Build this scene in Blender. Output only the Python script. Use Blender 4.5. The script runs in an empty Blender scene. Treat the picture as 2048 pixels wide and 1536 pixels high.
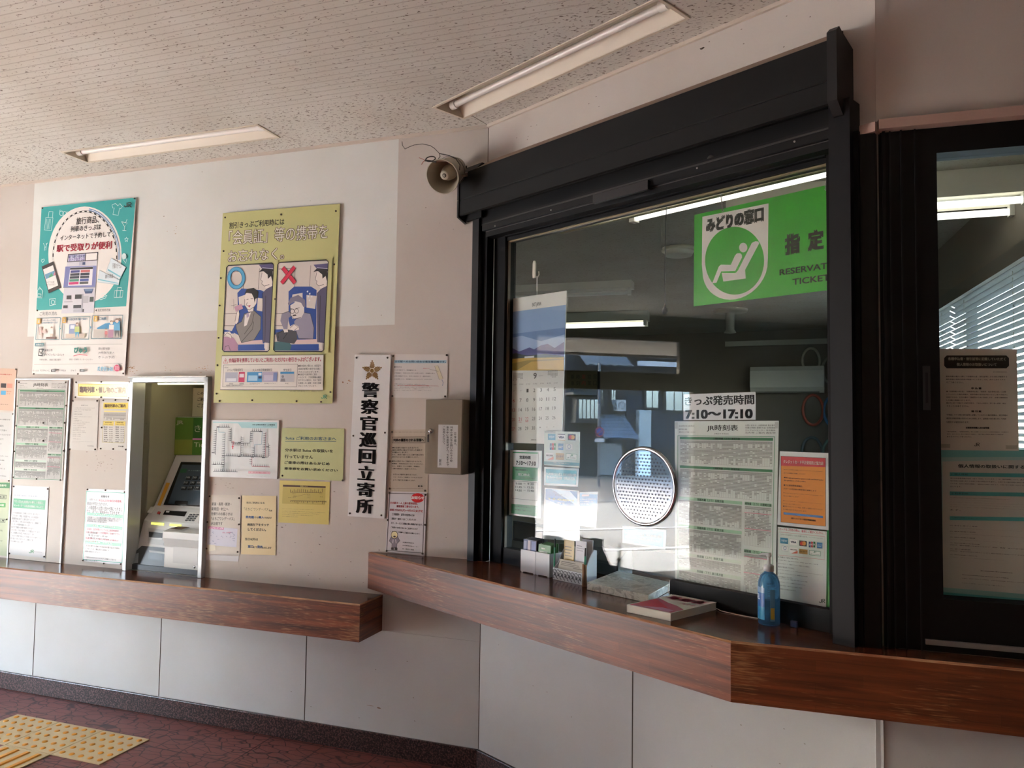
import bpy, math, random
from mathutils import Vector, Matrix
from mathutils.geometry import tessellate_polygon
random.seed(7)
SC = bpy.context.scene
COL = SC.collection
def rad(a): return math.radians(a)
# ------------------------------------------------------------------ camera
F = 1511.0; H = 1.6
CAMR = Matrix(((0.99990495, 0.0, -0.01378766), (-0.00071678, 0.99864774, -0.05198242), (0.01376902, 0.05198737, 0.99855282)))
cam_d = bpy.data.cameras.new('camera'); cam = bpy.data.objects.new('camera', cam_d); COL.objects.link(cam)
cam_d.sensor_width = 36; cam_d.lens = F / 2048 * 36; cam_d.clip_start = .02; cam_d.clip_end = 1500
r_, f_, u_ = CAMR.col[0], CAMR.col[1], CAMR.col[2]
mw = Matrix((r_, u_, -f_)).transposed().to_4x4(); mw.translation = (0, 0, H); cam.matrix_world = mw
SC.camera = cam
# ------------------------------------------------------------------ light
SC.view_settings.view_transform = 'Standard'; SC.view_settings.look = 'None'
SC.view_settings.gamma = 1; SC.view_settings.use_curve_mapping = False
SC.view_settings.exposure = 3.87
SUN, SKY, TUBE = 5.0, 0.72, 0.2
wd = bpy.data.worlds.new('sky'); SC.world = wd; wd.use_nodes = True
nt = wd.node_tree; bg = nt.nodes['Background']; sk = nt.nodes.new('ShaderNodeTexSky')
sk.sky_type = 'NISHITA'; sk.sun_disc = False; sk.sun_elevation = rad(36); sk.sun_rotation = rad(300); sk.air_density = 1.0; sk.dust_density = 3.0
nt.links.new(sk.outputs[0], bg.inputs[0]); bg.inputs[1].default_value = SKY
sd = bpy.data.lights.new('sun', 'SUN'); sd.energy = SUN; sd.angle = rad(.6); sd.color = (1, 1, 1)
so = bpy.data.objects.new('sun', sd); COL.objects.link(so)
so.rotation_euler = Vector((.80, .13, -.585)).to_track_quat('-Z', 'Y').to_euler()
SC.cycles.use_denoising = True
SC.cycles.max_bounces = 10; SC.cycles.diffuse_bounces = 6; SC.cycles.glossy_bounces = 4; SC.cycles.transparent_max_bounces = 16; SC.cycles.transmission_bounces = 8
SC.cycles.sample_clamp_indirect = 6
# ------------------------------------------------------------------ frames
class Pl:
    def __init__(s, o, deg):
        s.o = Vector((o[0], o[1], 0)); s.a = rad(deg); s.T = Vector((math.cos(s.a), math.sin(s.a), 0)); s.N = Vector((s.T.y, -s.T.x, 0))
    def w(s, u, q, z): return s.o + s.T * u + s.N * q + Vector((0, 0, z))
    def px(s, p, q=0):
        d = CAMR @ Vector(((p[0] - 1024) / F, 1, -(p[1] - 768) / F)); c = Vector((0, 0, H))
        t = (s.o + s.N * q - c).dot(s.N) / d.dot(s.N); h = c + d * t
        return ((h - s.o).dot(s.T), h.z)
A = Pl((-.131, 3.564), -19.05); B = Pl((-.131, 3.564), -46.9); Cw = Pl((1.10, 2.255), -17.6)
W = Pl((A.w(-5.458, 0, 0).x, A.w(-5.458, 0, 0).y), 70.95); W0 = W.o.copy()
PL = {'A': A, 'B': B, 'C': Cw, 'W': W}
# ------------------------------------------------------------------ materials
def lin(c): return c / 12.92 if c <= .04045 else ((c + .055) / 1.055) ** 2.4
def rgb(h):
    if len(h) == 4: h = '#' + ''.join(c * 2 for c in h[1:])
    return tuple(lin(int(h[i:i + 2], 16) / 255) for i in (1, 3, 5)) + (1,)
_m = {}
def C(h, rough=.6, metal=0.0, spec=.5):
    k = (h, rough, metal, spec)
    if k not in _m:
        m = bpy.data.materials.new('paint_' + h[1:]); m.use_nodes = True; b = m.node_tree.nodes['Principled BSDF']
        b.inputs['Base Color'].default_value = rgb(h); b.inputs['Roughness'].default_value = rough; b.inputs['Metallic'].default_value = metal
        b.inputs['Specular IOR Level'].default_value = spec; _m[k] = m
    return _m[k]
def newmat(n):
    m = bpy.data.materials.new(n); m.use_nodes = True; t = m.node_tree
    return m, t, t.nodes['Principled BSDF']
def nd(t, kind, **kw):
    n = t.nodes.new('ShaderNode' + kind)
    for k, v in kw.items():
        if k[0] == '_': n.inputs[int(k[1:])].default_value = v
        else: setattr(n, k, v)
    return n
def ramp(t, src, stops, const=False):
    n = nd(t, 'ValToRGB'); e = n.color_ramp.elements
    if const: n.color_ramp.interpolation = 'CONSTANT'
    while len(e) < len(stops): e.new(.5)
    for i, (p, c) in enumerate(stops): e[i].position = p; e[i].color = rgb(c) if isinstance(c, str) else (c, c, c, 1)
    t.links.new(src, n.inputs[0]); return n
def coords(t, scale, kind='Object', rot=0):
    c = nd(t, 'TexCoord'); m = nd(t, 'Mapping'); m.inputs['Scale'].default_value = scale; m.inputs['Rotation'].default_value = (0, 0, rot)
    t.links.new(c.outputs[kind], m.inputs[0]); return m.outputs[0]
def mixc(t, fac, a, b, mode='MIX'):
    n = nd(t, 'Mix', data_type='RGBA', blend_type=mode)
    for i, x in ((0, fac), (6, a), (7, b)):
        if hasattr(x, 'links'): t.links.new(x, n.inputs[i])
        else: n.inputs[i].default_value = rgb(x) if isinstance(x, str) else x
    return n.outputs[2]
def bump(t, b, src, strength, dist=.002):
    n = nd(t, 'Bump'); n.inputs['Strength'].default_value = strength; n.inputs['Distance'].default_value = dist
    t.links.new(src, n.inputs['Height']); t.links.new(n.outputs[0], b.inputs['Normal'])
def wall_paint(name, base, speck='#6b5a4e', th=.735, rough=.7):
    m, t, b = newmat(name); v = coords(t, (1, 1, 1))
    n1 = nd(t, 'TexNoise'); n1.inputs['Scale'].default_value = 38; n1.inputs['Detail'].default_value = 3; t.links.new(v, n1.inputs[0])
    n2 = nd(t, 'TexNoise'); n2.inputs['Scale'].default_value = 1.7; n2.inputs['Detail'].default_value = 5; t.links.new(v, n2.inputs[0])
    r2 = ramp(t, n2.outputs[0], [(.3, '#f3f0ec'), (.7, '#ffffff')])
    c = mixc(t, 1.0, base, r2.outputs[0], 'MULTIPLY')
    r1 = ramp(t, n1.outputs[0], [(th, 0.0), (th + .02, .55)])
    c = mixc(t, r1.outputs[0], c, speck)
    t.links.new(c, b.inputs['Base Color']); b.inputs['Roughness'].default_value = rough
    n3 = nd(t, 'TexNoise'); n3.inputs['Scale'].default_value = 220; t.links.new(v, n3.inputs[0]); bump(t, b, n3.outputs[0], .15, .001)
    return m
M_PINK = wall_paint('pinkish_beige_wall_paint', '#cec7c0')
M_CREAM = wall_paint('cream_wall_paint', '#e2e5e2', th=.75)
M_PANEL = wall_paint('grey_white_wall_panel', '#cdd0cf', th=.76, rough=.45)
def tile_mat(name, ribs, base='#d8d6cf', rot=0.0, th=.60):
    m, t, b = newmat(name); v = coords(t, (1, 1, 1), rot=rot)
    mp = nd(t, 'Mapping'); mp.inputs['Scale'].default_value = (52, 125, 1); t.links.new(v, mp.inputs[0])
    n1 = nd(t, 'TexNoise'); n1.inputs['Scale'].default_value = 1.0; n1.inputs['Detail'].default_value = 1.5; n1.inputs['Distortion'].default_value = .8; t.links.new(mp.outputs[0], n1.inputs[0])
    th2 = th + (.045 if ribs else 0)
    r1 = ramp(t, n1.outputs[0], [(th2, 0.0), (th2 + .05, .85)])
    n2 = nd(t, 'TexNoise'); n2.inputs['Scale'].default_value = 2.2; n2.inputs['Detail'].default_value = 4; t.links.new(v, n2.inputs[0])
    r2 = ramp(t, n2.outputs[0], [(.3, '#efebe6'), (.7, '#ffffff')])
    c = mixc(t, 1.0, base, r2.outputs[0], 'MULTIPLY')
    if ribs:
        sx = nd(t, 'SeparateXYZ'); t.links.new(v, sx.inputs[0])
        a = nd(t, 'Math', operation='MULTIPLY'); a.inputs[1].default_value = 1 / .04; t.links.new(sx.outputs[1], a.inputs[0])
        fr = nd(t, 'Math', operation='FRACT'); t.links.new(a.outputs[0], fr.inputs[0])
        rr = ramp(t, fr.outputs[0], [(0, .38), (.12, .38), (.16, 0.0), (1, 0.0)])
        c = mixc(t, rr.outputs[0], c, '#8d8276')
    c = mixc(t, r1.outputs[0], c, '#66584a')
    t.links.new(c, b.inputs['Base Color']); b.inputs['Roughness'].default_value = .85
    return m
M_TILE = tile_mat('fissured_ceiling_tile', False, rot=rad(19.05))
M_TILEB = tile_mat('fissured_ceiling_tile_turned', False, rot=rad(46.9))
M_RIB = tile_mat('ribbed_ceiling_tile', True, rot=rad(19.05))
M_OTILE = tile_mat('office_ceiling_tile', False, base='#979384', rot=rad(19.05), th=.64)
def floor_mat():
    m, t, b = newmat('red_brown_floor_tile'); v = coords(t, (1, 1, 1), rot=rad(19.05))
    n = nd(t, 'TexNoise'); n.inputs['Scale'].default_value = 9; t.links.new(v, n.inputs[0])
    w = mixc(t, .035, v, n.outputs[1])
    mp = nd(t, 'Mapping'); mp.inputs['Scale'].default_value = (11, 26, 1); t.links.new(w, mp.inputs[0])
    vo = nd(t, 'TexVoronoi', feature='DISTANCE_TO_EDGE'); vo.inputs['Scale'].default_value = 1; vo.inputs['Randomness'].default_value = .75; t.links.new(mp.outputs[0], vo.inputs[0])
    r = ramp(t, vo.outputs[0], [(.0, '#3c1f1c'), (.02, '#4a2723'), (.05, '#7d4741')])
    br = nd(t, 'TexBrick', offset=0.0); br.inputs['Scale'].default_value = 1; br.inputs['Brick Width'].default_value = .3; br.inputs['Row Height'].default_value = .3
    br.inputs['Mortar Size'].default_value = .004; br.inputs['Color1'].default_value = (1, 1, 1, 1); br.inputs['Color2'].default_value = (.86, .86, .86, 1); br.inputs['Mortar'].default_value = (.35, .3, .3, 1)
    t.links.new(v, br.inputs[0])
    c = mixc(t, 1.0, r.outputs[0], br.outputs[0], 'MULTIPLY')
    t.links.new(c, b.inputs['Base Color']); b.inputs['Roughness'].default_value = .5; bump(t, b, r.outputs[0], .35, .003)
    return m
M_FLOOR = floor_mat()
def granite():
    m, t, b = newmat('dark_red_granite'); v = coords(t, (1, 1, 1))
    n = nd(t, 'TexNoise'); n.inputs['Scale'].default_value = 130; n.inputs['Detail'].default_value = 3; t.links.new(v, n.inputs[0])
    r = ramp(t, n.outputs[0], [(.4, '#191111'), (.5, '#332322'), (.62, '#6a4e4a')]); t.links.new(r.outputs[0], b.inputs['Base Color']); b.inputs['Roughness'].default_value = .3
    return m
M_GRAN = granite()
def wood(name, dark, mid, worn, wear, rough):
    m, t, b = newmat(name); v = coords(t, (1, 1, 1), 'UV')
    mp = nd(t, 'Mapping'); mp.inputs['Scale'].default_value = (2.2, 46, 1); t.links.new(v, mp.inputs[0])
    n1 = nd(t, 'TexNoise'); n1.inputs['Scale'].default_value = 1; n1.inputs['Detail'].default_value = 6; n1.inputs['Distortion'].default_value = .6; t.links.new(mp.outputs[0], n1.inputs[0])
    r1 = ramp(t, n1.outputs[0], [(.3, dark), (.65, mid)])
    br = nd(t, 'TexBrick', offset=.37); br.inputs['Scale'].default_value = 1; br.inputs['Brick Width'].default_value = .34; br.inputs['Row Height'].default_value = .032
    br.inputs['Mortar Size'].default_value = .0006; br.inputs['Color1'].default_value = (1, 1, 1, 1); br.inputs['Color2'].default_value = (.72, .7, .68, 1); br.inputs['Mortar'].default_value = (.6, .55, .5, 1); t.links.new(v, br.inputs[0])
    c = mixc(t, .8, r1.outputs[0], br.outputs[0], 'MULTIPLY')
    mp2 = nd(t, 'Mapping'); mp2.inputs['Scale'].default_value = (16, 210, 1); t.links.new(v, mp2.inputs[0])
    n2 = nd(t, 'TexNoise'); n2.inputs['Scale'].default_value = 1; n2.inputs['Detail'].default_value = 4; t.links.new(mp2.outputs[0], n2.inputs[0])
    n3 = nd(t, 'TexNoise'); n3.inputs['Scale'].default_value = 2.6; n3.inputs['Detail'].default_value = 3; t.links.new(v, n3.inputs[0])
    ad = nd(t, 'Math', operation='ADD'); t.links.new(n2.outputs[0], ad.inputs[0]); t.links.new(n3.outputs[0], ad.inputs[1])
    r2 = ramp(t, ad.outputs[0], [(min(.99, wear), 0.0), (min(1, wear + .12), .75)])
    dv = nd(t, 'Math', operation='MULTIPLY'); dv.inputs[1].default_value = .5; t.links.new(ad.outputs[0], dv.inputs[0]); t.links.new(dv.outputs[0], r2.inputs[0])
    c = mixc(t, r2.outputs[0], c, worn)
    t.links.new(c, b.inputs['Base Color']); b.inputs['Roughness'].default_value = rough; b.inputs['Specular IOR Level'].default_value = .55; bump(t, b, n2.outputs[0], .25, .001)
    return m
M_WF = wood('worn_red_brown_wood', '#4c2413', '#8a4a28', '#b5855a', .55, .38)
M_WT = wood('varnished_dark_wood_top', '#4a281c', '#6e402c', '#8a5a40', .66, .16)
M_WE = C('#c49a72', .55)
def glass(name, r0=.045, tint=(1, 1, 1, 1), pw=5.0):
    m = bpy.data.materials.new(name); m.use_nodes = True; t = m.node_tree; t.nodes.clear()
    o = nd(t, 'OutputMaterial'); g = nd(t, 'NewGeometry'); d = nd(t, 'VectorMath', operation='DOT_PRODUCT')
    t.links.new(g.outputs['Incoming'], d.inputs[0]); t.links.new(g.outputs['Normal'], d.inputs[1])
    a = nd(t, 'Math', operation='ABSOLUTE'); t.links.new(d.outputs['Value'], a.inputs[0])
    s = nd(t, 'Math', operation='SUBTRACT'); s.inputs[0].default_value = 1; t.links.new(a.outputs[0], s.inputs[1])
    p = nd(t, 'Math', operation='POWER'); p.inputs[1].default_value = pw; t.links.new(s.outputs[0], p.inputs[0])
    q = nd(t, 'Math', operation='MULTIPLY_ADD'); q.inputs[1].default_value = 1 - r0; q.inputs[2].default_value = r0; t.links.new(p.outputs[0], q.inputs[0])
    tr = nd(t, 'BsdfTransparent'); tr.inputs[0].default_value = tint; gl = nd(t, 'BsdfGlossy'); gl.inputs['Roughness'].default_value = 0.0; gl.inputs[0].default_value = (1, 1, 1, 1)
    mx = nd(t, 'MixShader'); t.links.new(q.outputs[0], mx.inputs[0]); t.links.new(tr.outputs[0], mx.inputs[1]); t.links.new(gl.outputs[0], mx.inputs[2]); t.links.new(mx.outputs[0], o.inputs[0])
    return m
M_GLASS = glass('window_glass', .017, (.97, .985, .975, 1))
M_CLEAR = glass('clear_plastic', .05)
def emit(name, col, st):
    m, t, b = newmat(name); b.inputs['Base Color'].default_value = col; b.inputs['Emission Color'].default_value = col; b.inputs['Emission Strength'].default_value = st
    return m
M_TUBE = emit('lit_fluorescent_tube', (1, .97, .88, 1), TUBE)
K = C('#0c0c0d', .5, 0, .25); K2 = C('#08080a', .6, 0, .2); KM = C('#2a2a2c', .4); ALU = C('#b9bcc0', .38, .55); CHR = C('#c8c8cc', .12, 1.0)
WHT = C('#e8e6e0', .5); GRY = C('#a5a59c', .5)
# ------------------------------------------------------------------ mesh kit
class MB:
    def __init__(s): s.v = []; s.f = []; s.m = []; s.mats = []; s.uv = {}; s.sm = set()
    def mi(s, m):
        if m not in s.mats: s.mats.append(m)
        return s.mats.index(m)
    def add(s, vs, fs, m, smooth=False, uvs=None):
        k = len(s.v); i = s.mi(m); s.v += [tuple(p) for p in vs]
        for j, f in enumerate(fs):
            if smooth: s.sm.add(len(s.f))
            if uvs: s.uv[len(s.f)] = uvs[j]
            s.f.append([k + x for x in f]); s.m.append(i)
        return s
    def box(s, x0, x1, y0, y1, z0, z1, m):
        v = [(x, y, z) for z in (z0, z1) for y in (y0, y1) for x in (x0, x1)]
        return s.add(v, [(0, 2, 3, 1), (4, 5, 7, 6), (0, 1, 5, 4), (2, 6, 7, 3), (0, 4, 6, 2), (1, 3, 7, 5)], m)
    def hexa(s, b, t, m):
        return s.add(list(b) + list(t), [(3, 2, 1, 0), (4, 5, 6, 7), (0, 1, 5, 4), (1, 2, 6, 5), (2, 3, 7, 6), (3, 0, 4, 7)], m)
    def prism(s, pts, a0, a1, m, axis='z', smooth=False):
        n = len(pts)
        def w(p, h): return (p[0], p[1], h) if axis == 'z' else ((h, p[0], p[1]) if axis == 'x' else (p[0], h, p[1]))
        return s.add([w(p, a0) for p in pts] + [w(p, a1) for p in pts], [tuple(range(n))[::-1], tuple(range(n, 2 * n))] + [(i, (i + 1) % n, n + (i + 1) % n, n + i) for i in range(n)], m, smooth)
    def tube(s, pts, r, m, n=8, caps=True):
        P = [Vector(p) for p in pts]; R = r if isinstance(r, (list, tuple)) else [r] * len(P); vs = []; fs = []; up = None
        for i, p in enumerate(P):
            d = (P[min(i + 1, len(P) - 1)] - P[max(i - 1, 0)]).normalized()
            if up is None: up = Vector((0, 0, 1)) if abs(d.z) < .9 else Vector((1, 0, 0))
            x = d.cross(up).normalized(); y = x.cross(d).normalized(); up = y
            for k in range(n):
                a = 2 * math.pi * k / n; vs.append(p + (x * math.cos(a) + y * math.sin(a)) * R[i])
        for i in range(len(P) - 1):
            for k in range(n): fs.append((i * n + k, i * n + (k + 1) % n, (i + 1) * n + (k + 1) % n, (i + 1) * n + k))
        s.add(vs, fs, m, True)
        if caps: s.add(vs[:n], [tuple(range(n))], m); s.add(vs[-n:], [tuple(range(n))[::-1]], m)
        return s
    def lathe(s, prof, m, n=24, o=(0, 0, 0), q=None):
        vs = []; fs = []
        for r, z in prof:
            for k in range(n):
                a = 2 * math.pi * k / n; p = Vector((r * math.cos(a), r * math.sin(a), z))
                if q: p = q @ p
                vs.append(p + Vector(o))
        for i in range(len(prof) - 1):
            for k in range(n): fs.append((i * n + k, i * n + (k + 1) % n, (i + 1) * n + (k + 1) % n, (i + 1) * n + k))
        return s.add(vs, fs, m, True)
    def torus(s, R, r, m, o=(0, 0, 0), q=None, n=40, k=10, a0=0, a1=2 * math.pi, sy=1):
        pts = [Vector((R * math.cos(a0 + (a1 - a0) * i / n), R * sy * math.sin(a0 + (a1 - a0) * i / n), 0)) for i in range(n + 1)]
        if q: pts = [q @ p for p in pts]
        return s.tube([p + Vector(o) for p in pts], r, m, k, False)
    def build(s, name, parent=None, loc=(0, 0, 0), rz=0.0, bevel=0.0):
        me = bpy.data.meshes.new(name); me.from_pydata(s.v, [], s.f)
        for m in s.mats: me.materials.append(m)
        me.polygons.foreach_set('material_index', s.m)
        if s.uv:
            L = me.uv_layers.new(name='UVMap')
            for fi, u in s.uv.items():
                for li, c in zip(me.polygons[fi].loop_indices, u): L.data[li].uv = c
        for i in s.sm: me.polygons[i].use_smooth = True
        me.update(); o = bpy.data.objects.new(name, me); COL.objects.link(o); o.location = loc; o.rotation_euler = (0, 0, rz)
        if parent: o.parent = parent
        if bevel: b = o.modifiers.new('bevel', 'BEVEL'); b.width = bevel; b.segments = 2; b.limit_method = 'ANGLE'
        return o
def tag(o, label, cat, group=None, kind=None):
    o['label'] = label; o['category'] = cat
    if group: o['group'] = group
    if kind: o['kind'] = kind
    return o
def thing(name, label, cat, loc, rz=0.0, group=None):
    o = bpy.data.objects.new(name, None); COL.objects.link(o); o.location = loc; o.rotation_euler = (0, 0, rz); o.empty_display_size = .1
    return tag(o, label, cat, group)
def struct(mb, name, loc=(0, 0, 0), rz=0.0, parent=None, bevel=0):
    o = mb.build(name, parent, loc, rz, bevel)
    if not parent: o['kind'] = 'structure'
    return o
def dup(root, loc, rz=None, label=None):
    r = root.copy(); COL.objects.link(r); r.location = loc
    if rz is not None: r.rotation_euler = (0, 0, rz)
    if label: r['label'] = label
    for c in list(root.children):
        d = c.copy(); COL.objects.link(d); d.parent = r
        for g in list(c.children): e = g.copy(); COL.objects.link(e); e.parent = d
    return r
_tc = {}
def textmesh(txt, bold=0.0, res=2):
    k = (txt, bold, res)
    if k not in _tc:
        cu = bpy.data.curves.new('lettering', 'FONT'); cu.body = txt; cu.resolution_u = res; cu.fill_mode = 'FRONT'
        o = bpy.data.objects.new('lettering', cu); COL.objects.link(o)
        dg = bpy.context.evaluated_depsgraph_get(); me = bpy.data.meshes.new_from_object(o.evaluated_get(dg))
        v = [(p.co.x, p.co.y) for p in me.vertices]; f = [tuple(p.vertices) for p in me.polygons]
        bpy.data.objects.remove(o); bpy.data.curves.remove(cu); bpy.data.meshes.remove(me)
        if bold > .004 and v:
            d = bold * (1.7 if res > 1 else 1.4); sh = [(-d, 0), (d, 0)] if res < 2 else [(-d, -d * .6), (d, -d * .6), (-d, d * .6), (d, d * .6)] + ([(0, 0)] if d > .03 else [])
            n = len(v); f = [tuple(i + n * j for i in q) for j in range(len(sh)) for q in f]; v = [(x + a, y + b) for a, b in sh for x, y in v]
        xs = [p[0] for p in v] or [0, 1]; ys = [p[1] for p in v] or [0, 1]
        _tc[k] = (v, f, min(xs), max(xs), min(ys), max(ys))
    return _tc[k]
def pin_mesh():
    b = MB(); b.lathe([(0, -.0045), (.004, -.004), (.005, -.0015), (.0052, .0)], C('#5a5148', .35, .5), 10, q=Matrix.Rotation(rad(-90), 3, 'X')); return b
PINS = {}
class Sheet:
    """A printed sheet on a wall plane: base board plus ink, coordinates read in a view (ox, oy, scale) of the wall."""
    def __init__(s, name, label, cat, pl, quad, crop=(0, 0, 1), base='#e4e2dc', q=.002, th=.0006, rough=.55, group=None, back=None):
        s.pl = PL[pl]; s.q = q; s.crop = crop; s.mb = MB(); s.name = name; s.lab = (label, cat, group); s.lay = 0; s.rough = rough
        s.K = [s.pl.px(s.im(p), q) for p in quad]; s.ctr = (sum(k[0] for k in s.K) / 4, sum(k[1] for k in s.K) / 4); s.pl_pins = []; s.extra = []
        y0 = th; f = [(k[0] - s.ctr[0], 0, k[1] - s.ctr[1]) for k in s.K]; bk = [(a, y0, c) for a, b, c in f]
        s.mb.hexa([bk[3], bk[2], f[2], f[3]], [bk[0], bk[1], f[1], f[0]], s.ink(base) if isinstance(base, str) else base)
    def ink(s, h): return C(h, s.rough)
    def im(s, p): return (s.crop[0] + p[0] / s.crop[2], s.crop[1] + p[1] / s.crop[2])
    def ab(s, a, b):
        k = s.K; return tuple((k[0][i] * (1 - a) + k[1][i] * a) * (1 - b) + (k[3][i] * (1 - a) + k[2][i] * a) * b for i in (0, 1))
    def inv(s, p):
        u, z = s.pl.px(s.im(p), s.q); a = b = .5
        for _ in range(12):
            x = s.ab(a, b); ex, ez = u - x[0], z - x[1]; h = 1e-4; xa = s.ab(a + h, b); xb = s.ab(a, b + h)
            j = ((xa[0] - x[0]) / h, (xb[0] - x[0]) / h, (xa[1] - x[1]) / h, (xb[1] - x[1]) / h); D = j[0] * j[3] - j[1] * j[2]
            a += (j[3] * ex - j[1] * ez) / D; b += (-j[2] * ex + j[0] * ez) / D
        return a, b
    def put(s, ab, dy=None):
        u, z = s.ab(*ab); return (u - s.ctr[0], -(s.lay if dy is None else dy), z - s.ctr[1])
    def up(s): s.lay += .00006
    def P(s, col, pts): s.up(); q = [s.put(s.inv(p)) for p in pts]; s.mb.add(q, [tuple(range(len(q)))], s.ink(col)); return s
    def r(s, x0, y0, x1, y1, col):
        a0, b0 = s.inv((x0, y0)); a1, b1 = s.inv((x1, y1)); s.up()
        s.mb.add([s.put(p) for p in ((a0, b1), (a1, b1), (a1, b0), (a0, b0))], [(0, 1, 2, 3)], s.ink(col)); return s
    def fr(s, x0, y0, x1, y1, w, col):
        a0, b0 = s.inv((x0, y0)); a1, b1 = s.inv((x1, y1)); ww = abs(s.inv((x0 + w, y0))[0] - a0); hh = abs(s.inv((x0, y0 + w))[1] - b0); s.up()
        o = [(a0, b0), (a1, b0), (a1, b1), (a0, b1)]; i = [(a0 + ww, b0 + hh), (a1 - ww, b0 + hh), (a1 - ww, b1 - hh), (a0 + ww, b1 - hh)]
        s.mb.add([s.put(p) for p in o + i], [(k, (k + 1) % 4, 4 + (k + 1) % 4, 4 + k) for k in range(4)], s.ink(col)); return s
    def xyz(s, p): return Vector(s.put(s.inv(p)))
    def l(s, col, w, pts, closed=False):
        s.up(); q = [s.xyz(p) for p in pts]; h = (s.xyz((pts[0][0] + w, pts[0][1])) - q[0]).length / 2; n = len(q); vs = []
        for i in range(n):
            a = q[i - 1] if (i or closed) else q[i]; b = q[(i + 1) % n] if (i < n - 1 or closed) else q[i]
            d = b - a; d.normalize(); vs += [q[i] + Vector((-d.z, 0, d.x)) * h, q[i] - Vector((-d.z, 0, d.x)) * h]
        s.mb.add(vs, [(2 * i, 2 * i + 1, (2 * i + 3) % (2 * n), (2 * i + 2) % (2 * n)) for i in range(n if closed else n - 1)], s.ink(col)); return s
    def c(s, col, x, y, r, ry=None, n=28):
        return s.P(col, [(x + r * math.cos(2 * math.pi * i / n), y + (ry or r) * math.sin(2 * math.pi * i / n)) for i in range(n)])
    def o(s, col, x, y, r, w, ry=None, n=36):
        return s.l(col, w, [(x + r * math.cos(2 * math.pi * i / n), y + (ry or r) * math.sin(2 * math.pi * i / n)) for i in range(n)], True)
    def t(s, x0, y0, x1, y1, txt, col='#26241f', b=0.0, res=2, shift=None):
        v, f, ax, bx, ay, by = textmesh(txt, b, res); a0, b0 = s.inv((x0, y0)); a1, b1 = s.inv((x1, y1)); s.up()
        for d in (shift or (0,)):
            s.mb.add([s.put((a0 + (a1 - a0) * ((x - ax) / (bx - ax)) + d * (a1 - a0), b1 + (b0 - b1) * ((y - ay) / (by - ay)))) for x, y in v], f, s.ink(col))
        return s
    def vt(s, x0, y0, x1, y1, txt, col='#26241f', b=0.0, shift=None, full=False):
        n = len(txt); h = (y1 - y0) / n; g = .06 * h
        for i, ch in enumerate(txt):
            if ch in ' ': continue
            if full or ch not in '。、っゃゅょ': s.t(x0, y0 + i * h + g, x1, y0 + (i + 1) * h - g, ch, col, b, 3 if full else 1, shift)
            else: s.t((x0 + x1) / 2, y0 + i * h + g, x1, y0 + (i + .6) * h, ch, col, b, 1)
        return s
    def b(s, x0, y0, x1, y1, lines, col='#3a3731', bold=.0, gap=.35, dx=0, dy=None):
        """a block of small lines; dy is the slope of a line across the view"""
        n = len(lines); h = (y1 - y0) / (n - gap) if n > 1 else y1 - y0; m = max(len(q) for q in lines)
        for i, q in enumerate(lines):
            if q.strip():
                k = len(q) / m; ya = y0 + i * h; sl = (dy or 0) * (x1 - x0) * k
                s.t(x0 - dx * i, ya, x0 - dx * i + (x1 - x0) * k, ya + h * (1 - gap) + sl, q, col, bold, 1)
        return s
    def grid(s, x0, y0, x1, y1, rows, cols, col='#8a8a86', w=1, dense=.8, red=()):
        rnd = random.Random(int(x0 * 7 + y0 * 13)); a0, b0 = s.inv((x0, y0)); a1, b1 = s.inv((x1, y1)); s.up()
        wa = abs(s.inv((x0 + w, y0))[0] - a0); wb = abs(s.inv((x0, y0 + w))[1] - b0); V = []; Fc = []
        def q(A0, B0, A1, B1):
            k = len(V); V.extend(s.put(p) for p in ((A0, B1), (A1, B1), (A1, B0), (A0, B0))); Fc.append((k, k + 1, k + 2, k + 3))
        for i in range(cols + 1): x = a0 + (a1 - a0) * i / cols; q(x - wa / 2, b0, x + wa / 2, b1)
        for j in (0, 1, 2, rows): y = b0 + (b1 - b0) * j / rows; q(a0, y - wb / 2, a1, y + wb / 2)
        s.mb.add(V, Fc, s.ink(col)); V = []; Fc = []; s.up(); ca = (a1 - a0) / cols; rb = (b1 - b0) / rows
        for i in range(cols):
            st = rnd.randint(0, rows // 3); en = rows - rnd.randint(0, rows // 3)
            for j in range(rows):
                if j < 2 or (st <= j < en and rnd.random() < dense + .2):
                    x = a0 + ca * i; y = b0 + rb * j; q(x + ca * .12, y + rb * .25, x + ca * .42, y + rb * .75); q(x + ca * .52, y + rb * .25, x + ca * .88, y + rb * .75)
        s.mb.add(V, Fc, s.ink('#6d6c67')); return s
    def jr(s, x, y, h, col='#2f7a4f'):
        """railway emblem: joined J and R strokes"""
        w = h * 1.45; t = h * .17
        s.l(col, t, [(x, y + .62 * h), (x + .05 * w, y + .9 * h), (x + .25 * w, y + .92 * h), (x + .36 * w, y + .75 * h), (x + .36 * w, y + .06 * h)])
        s.l(col, t, [(x + .5 * w, y + h), (x + .5 * w, y + .08 * h), (x + .86 * w, y + .08 * h), (x + .96 * w, y + .25 * h), (x + .86 * w, y + .48 * h), (x + .56 * w, y + .52 * h)])
        s.l(col, t, [(x + .66 * w, y + .52 * h), (x + .98 * w, y + h)]); return s
    def pins(s, pts, kind='thumbtack'): s.pl_pins += pts; return s
    def done(s):
        o = s.mb.build(s.name, None, s.pl.w(s.ctr[0], s.q, s.ctr[1]), s.pl.a); tag(o, s.lab[0], s.lab[1], s.lab[2])
        for p in s.pl_pins:
            if 'm' not in PINS: e = pin_mesh().build('thumbtack'); PINS['m'] = e.data; bpy.data.objects.remove(e)
            c = bpy.data.objects.new('thumbtack', PINS['m']); COL.objects.link(c); c.parent = o; x = s.xyz(p); c.location = (x.x, -.0005, x.z)
        return o
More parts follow.
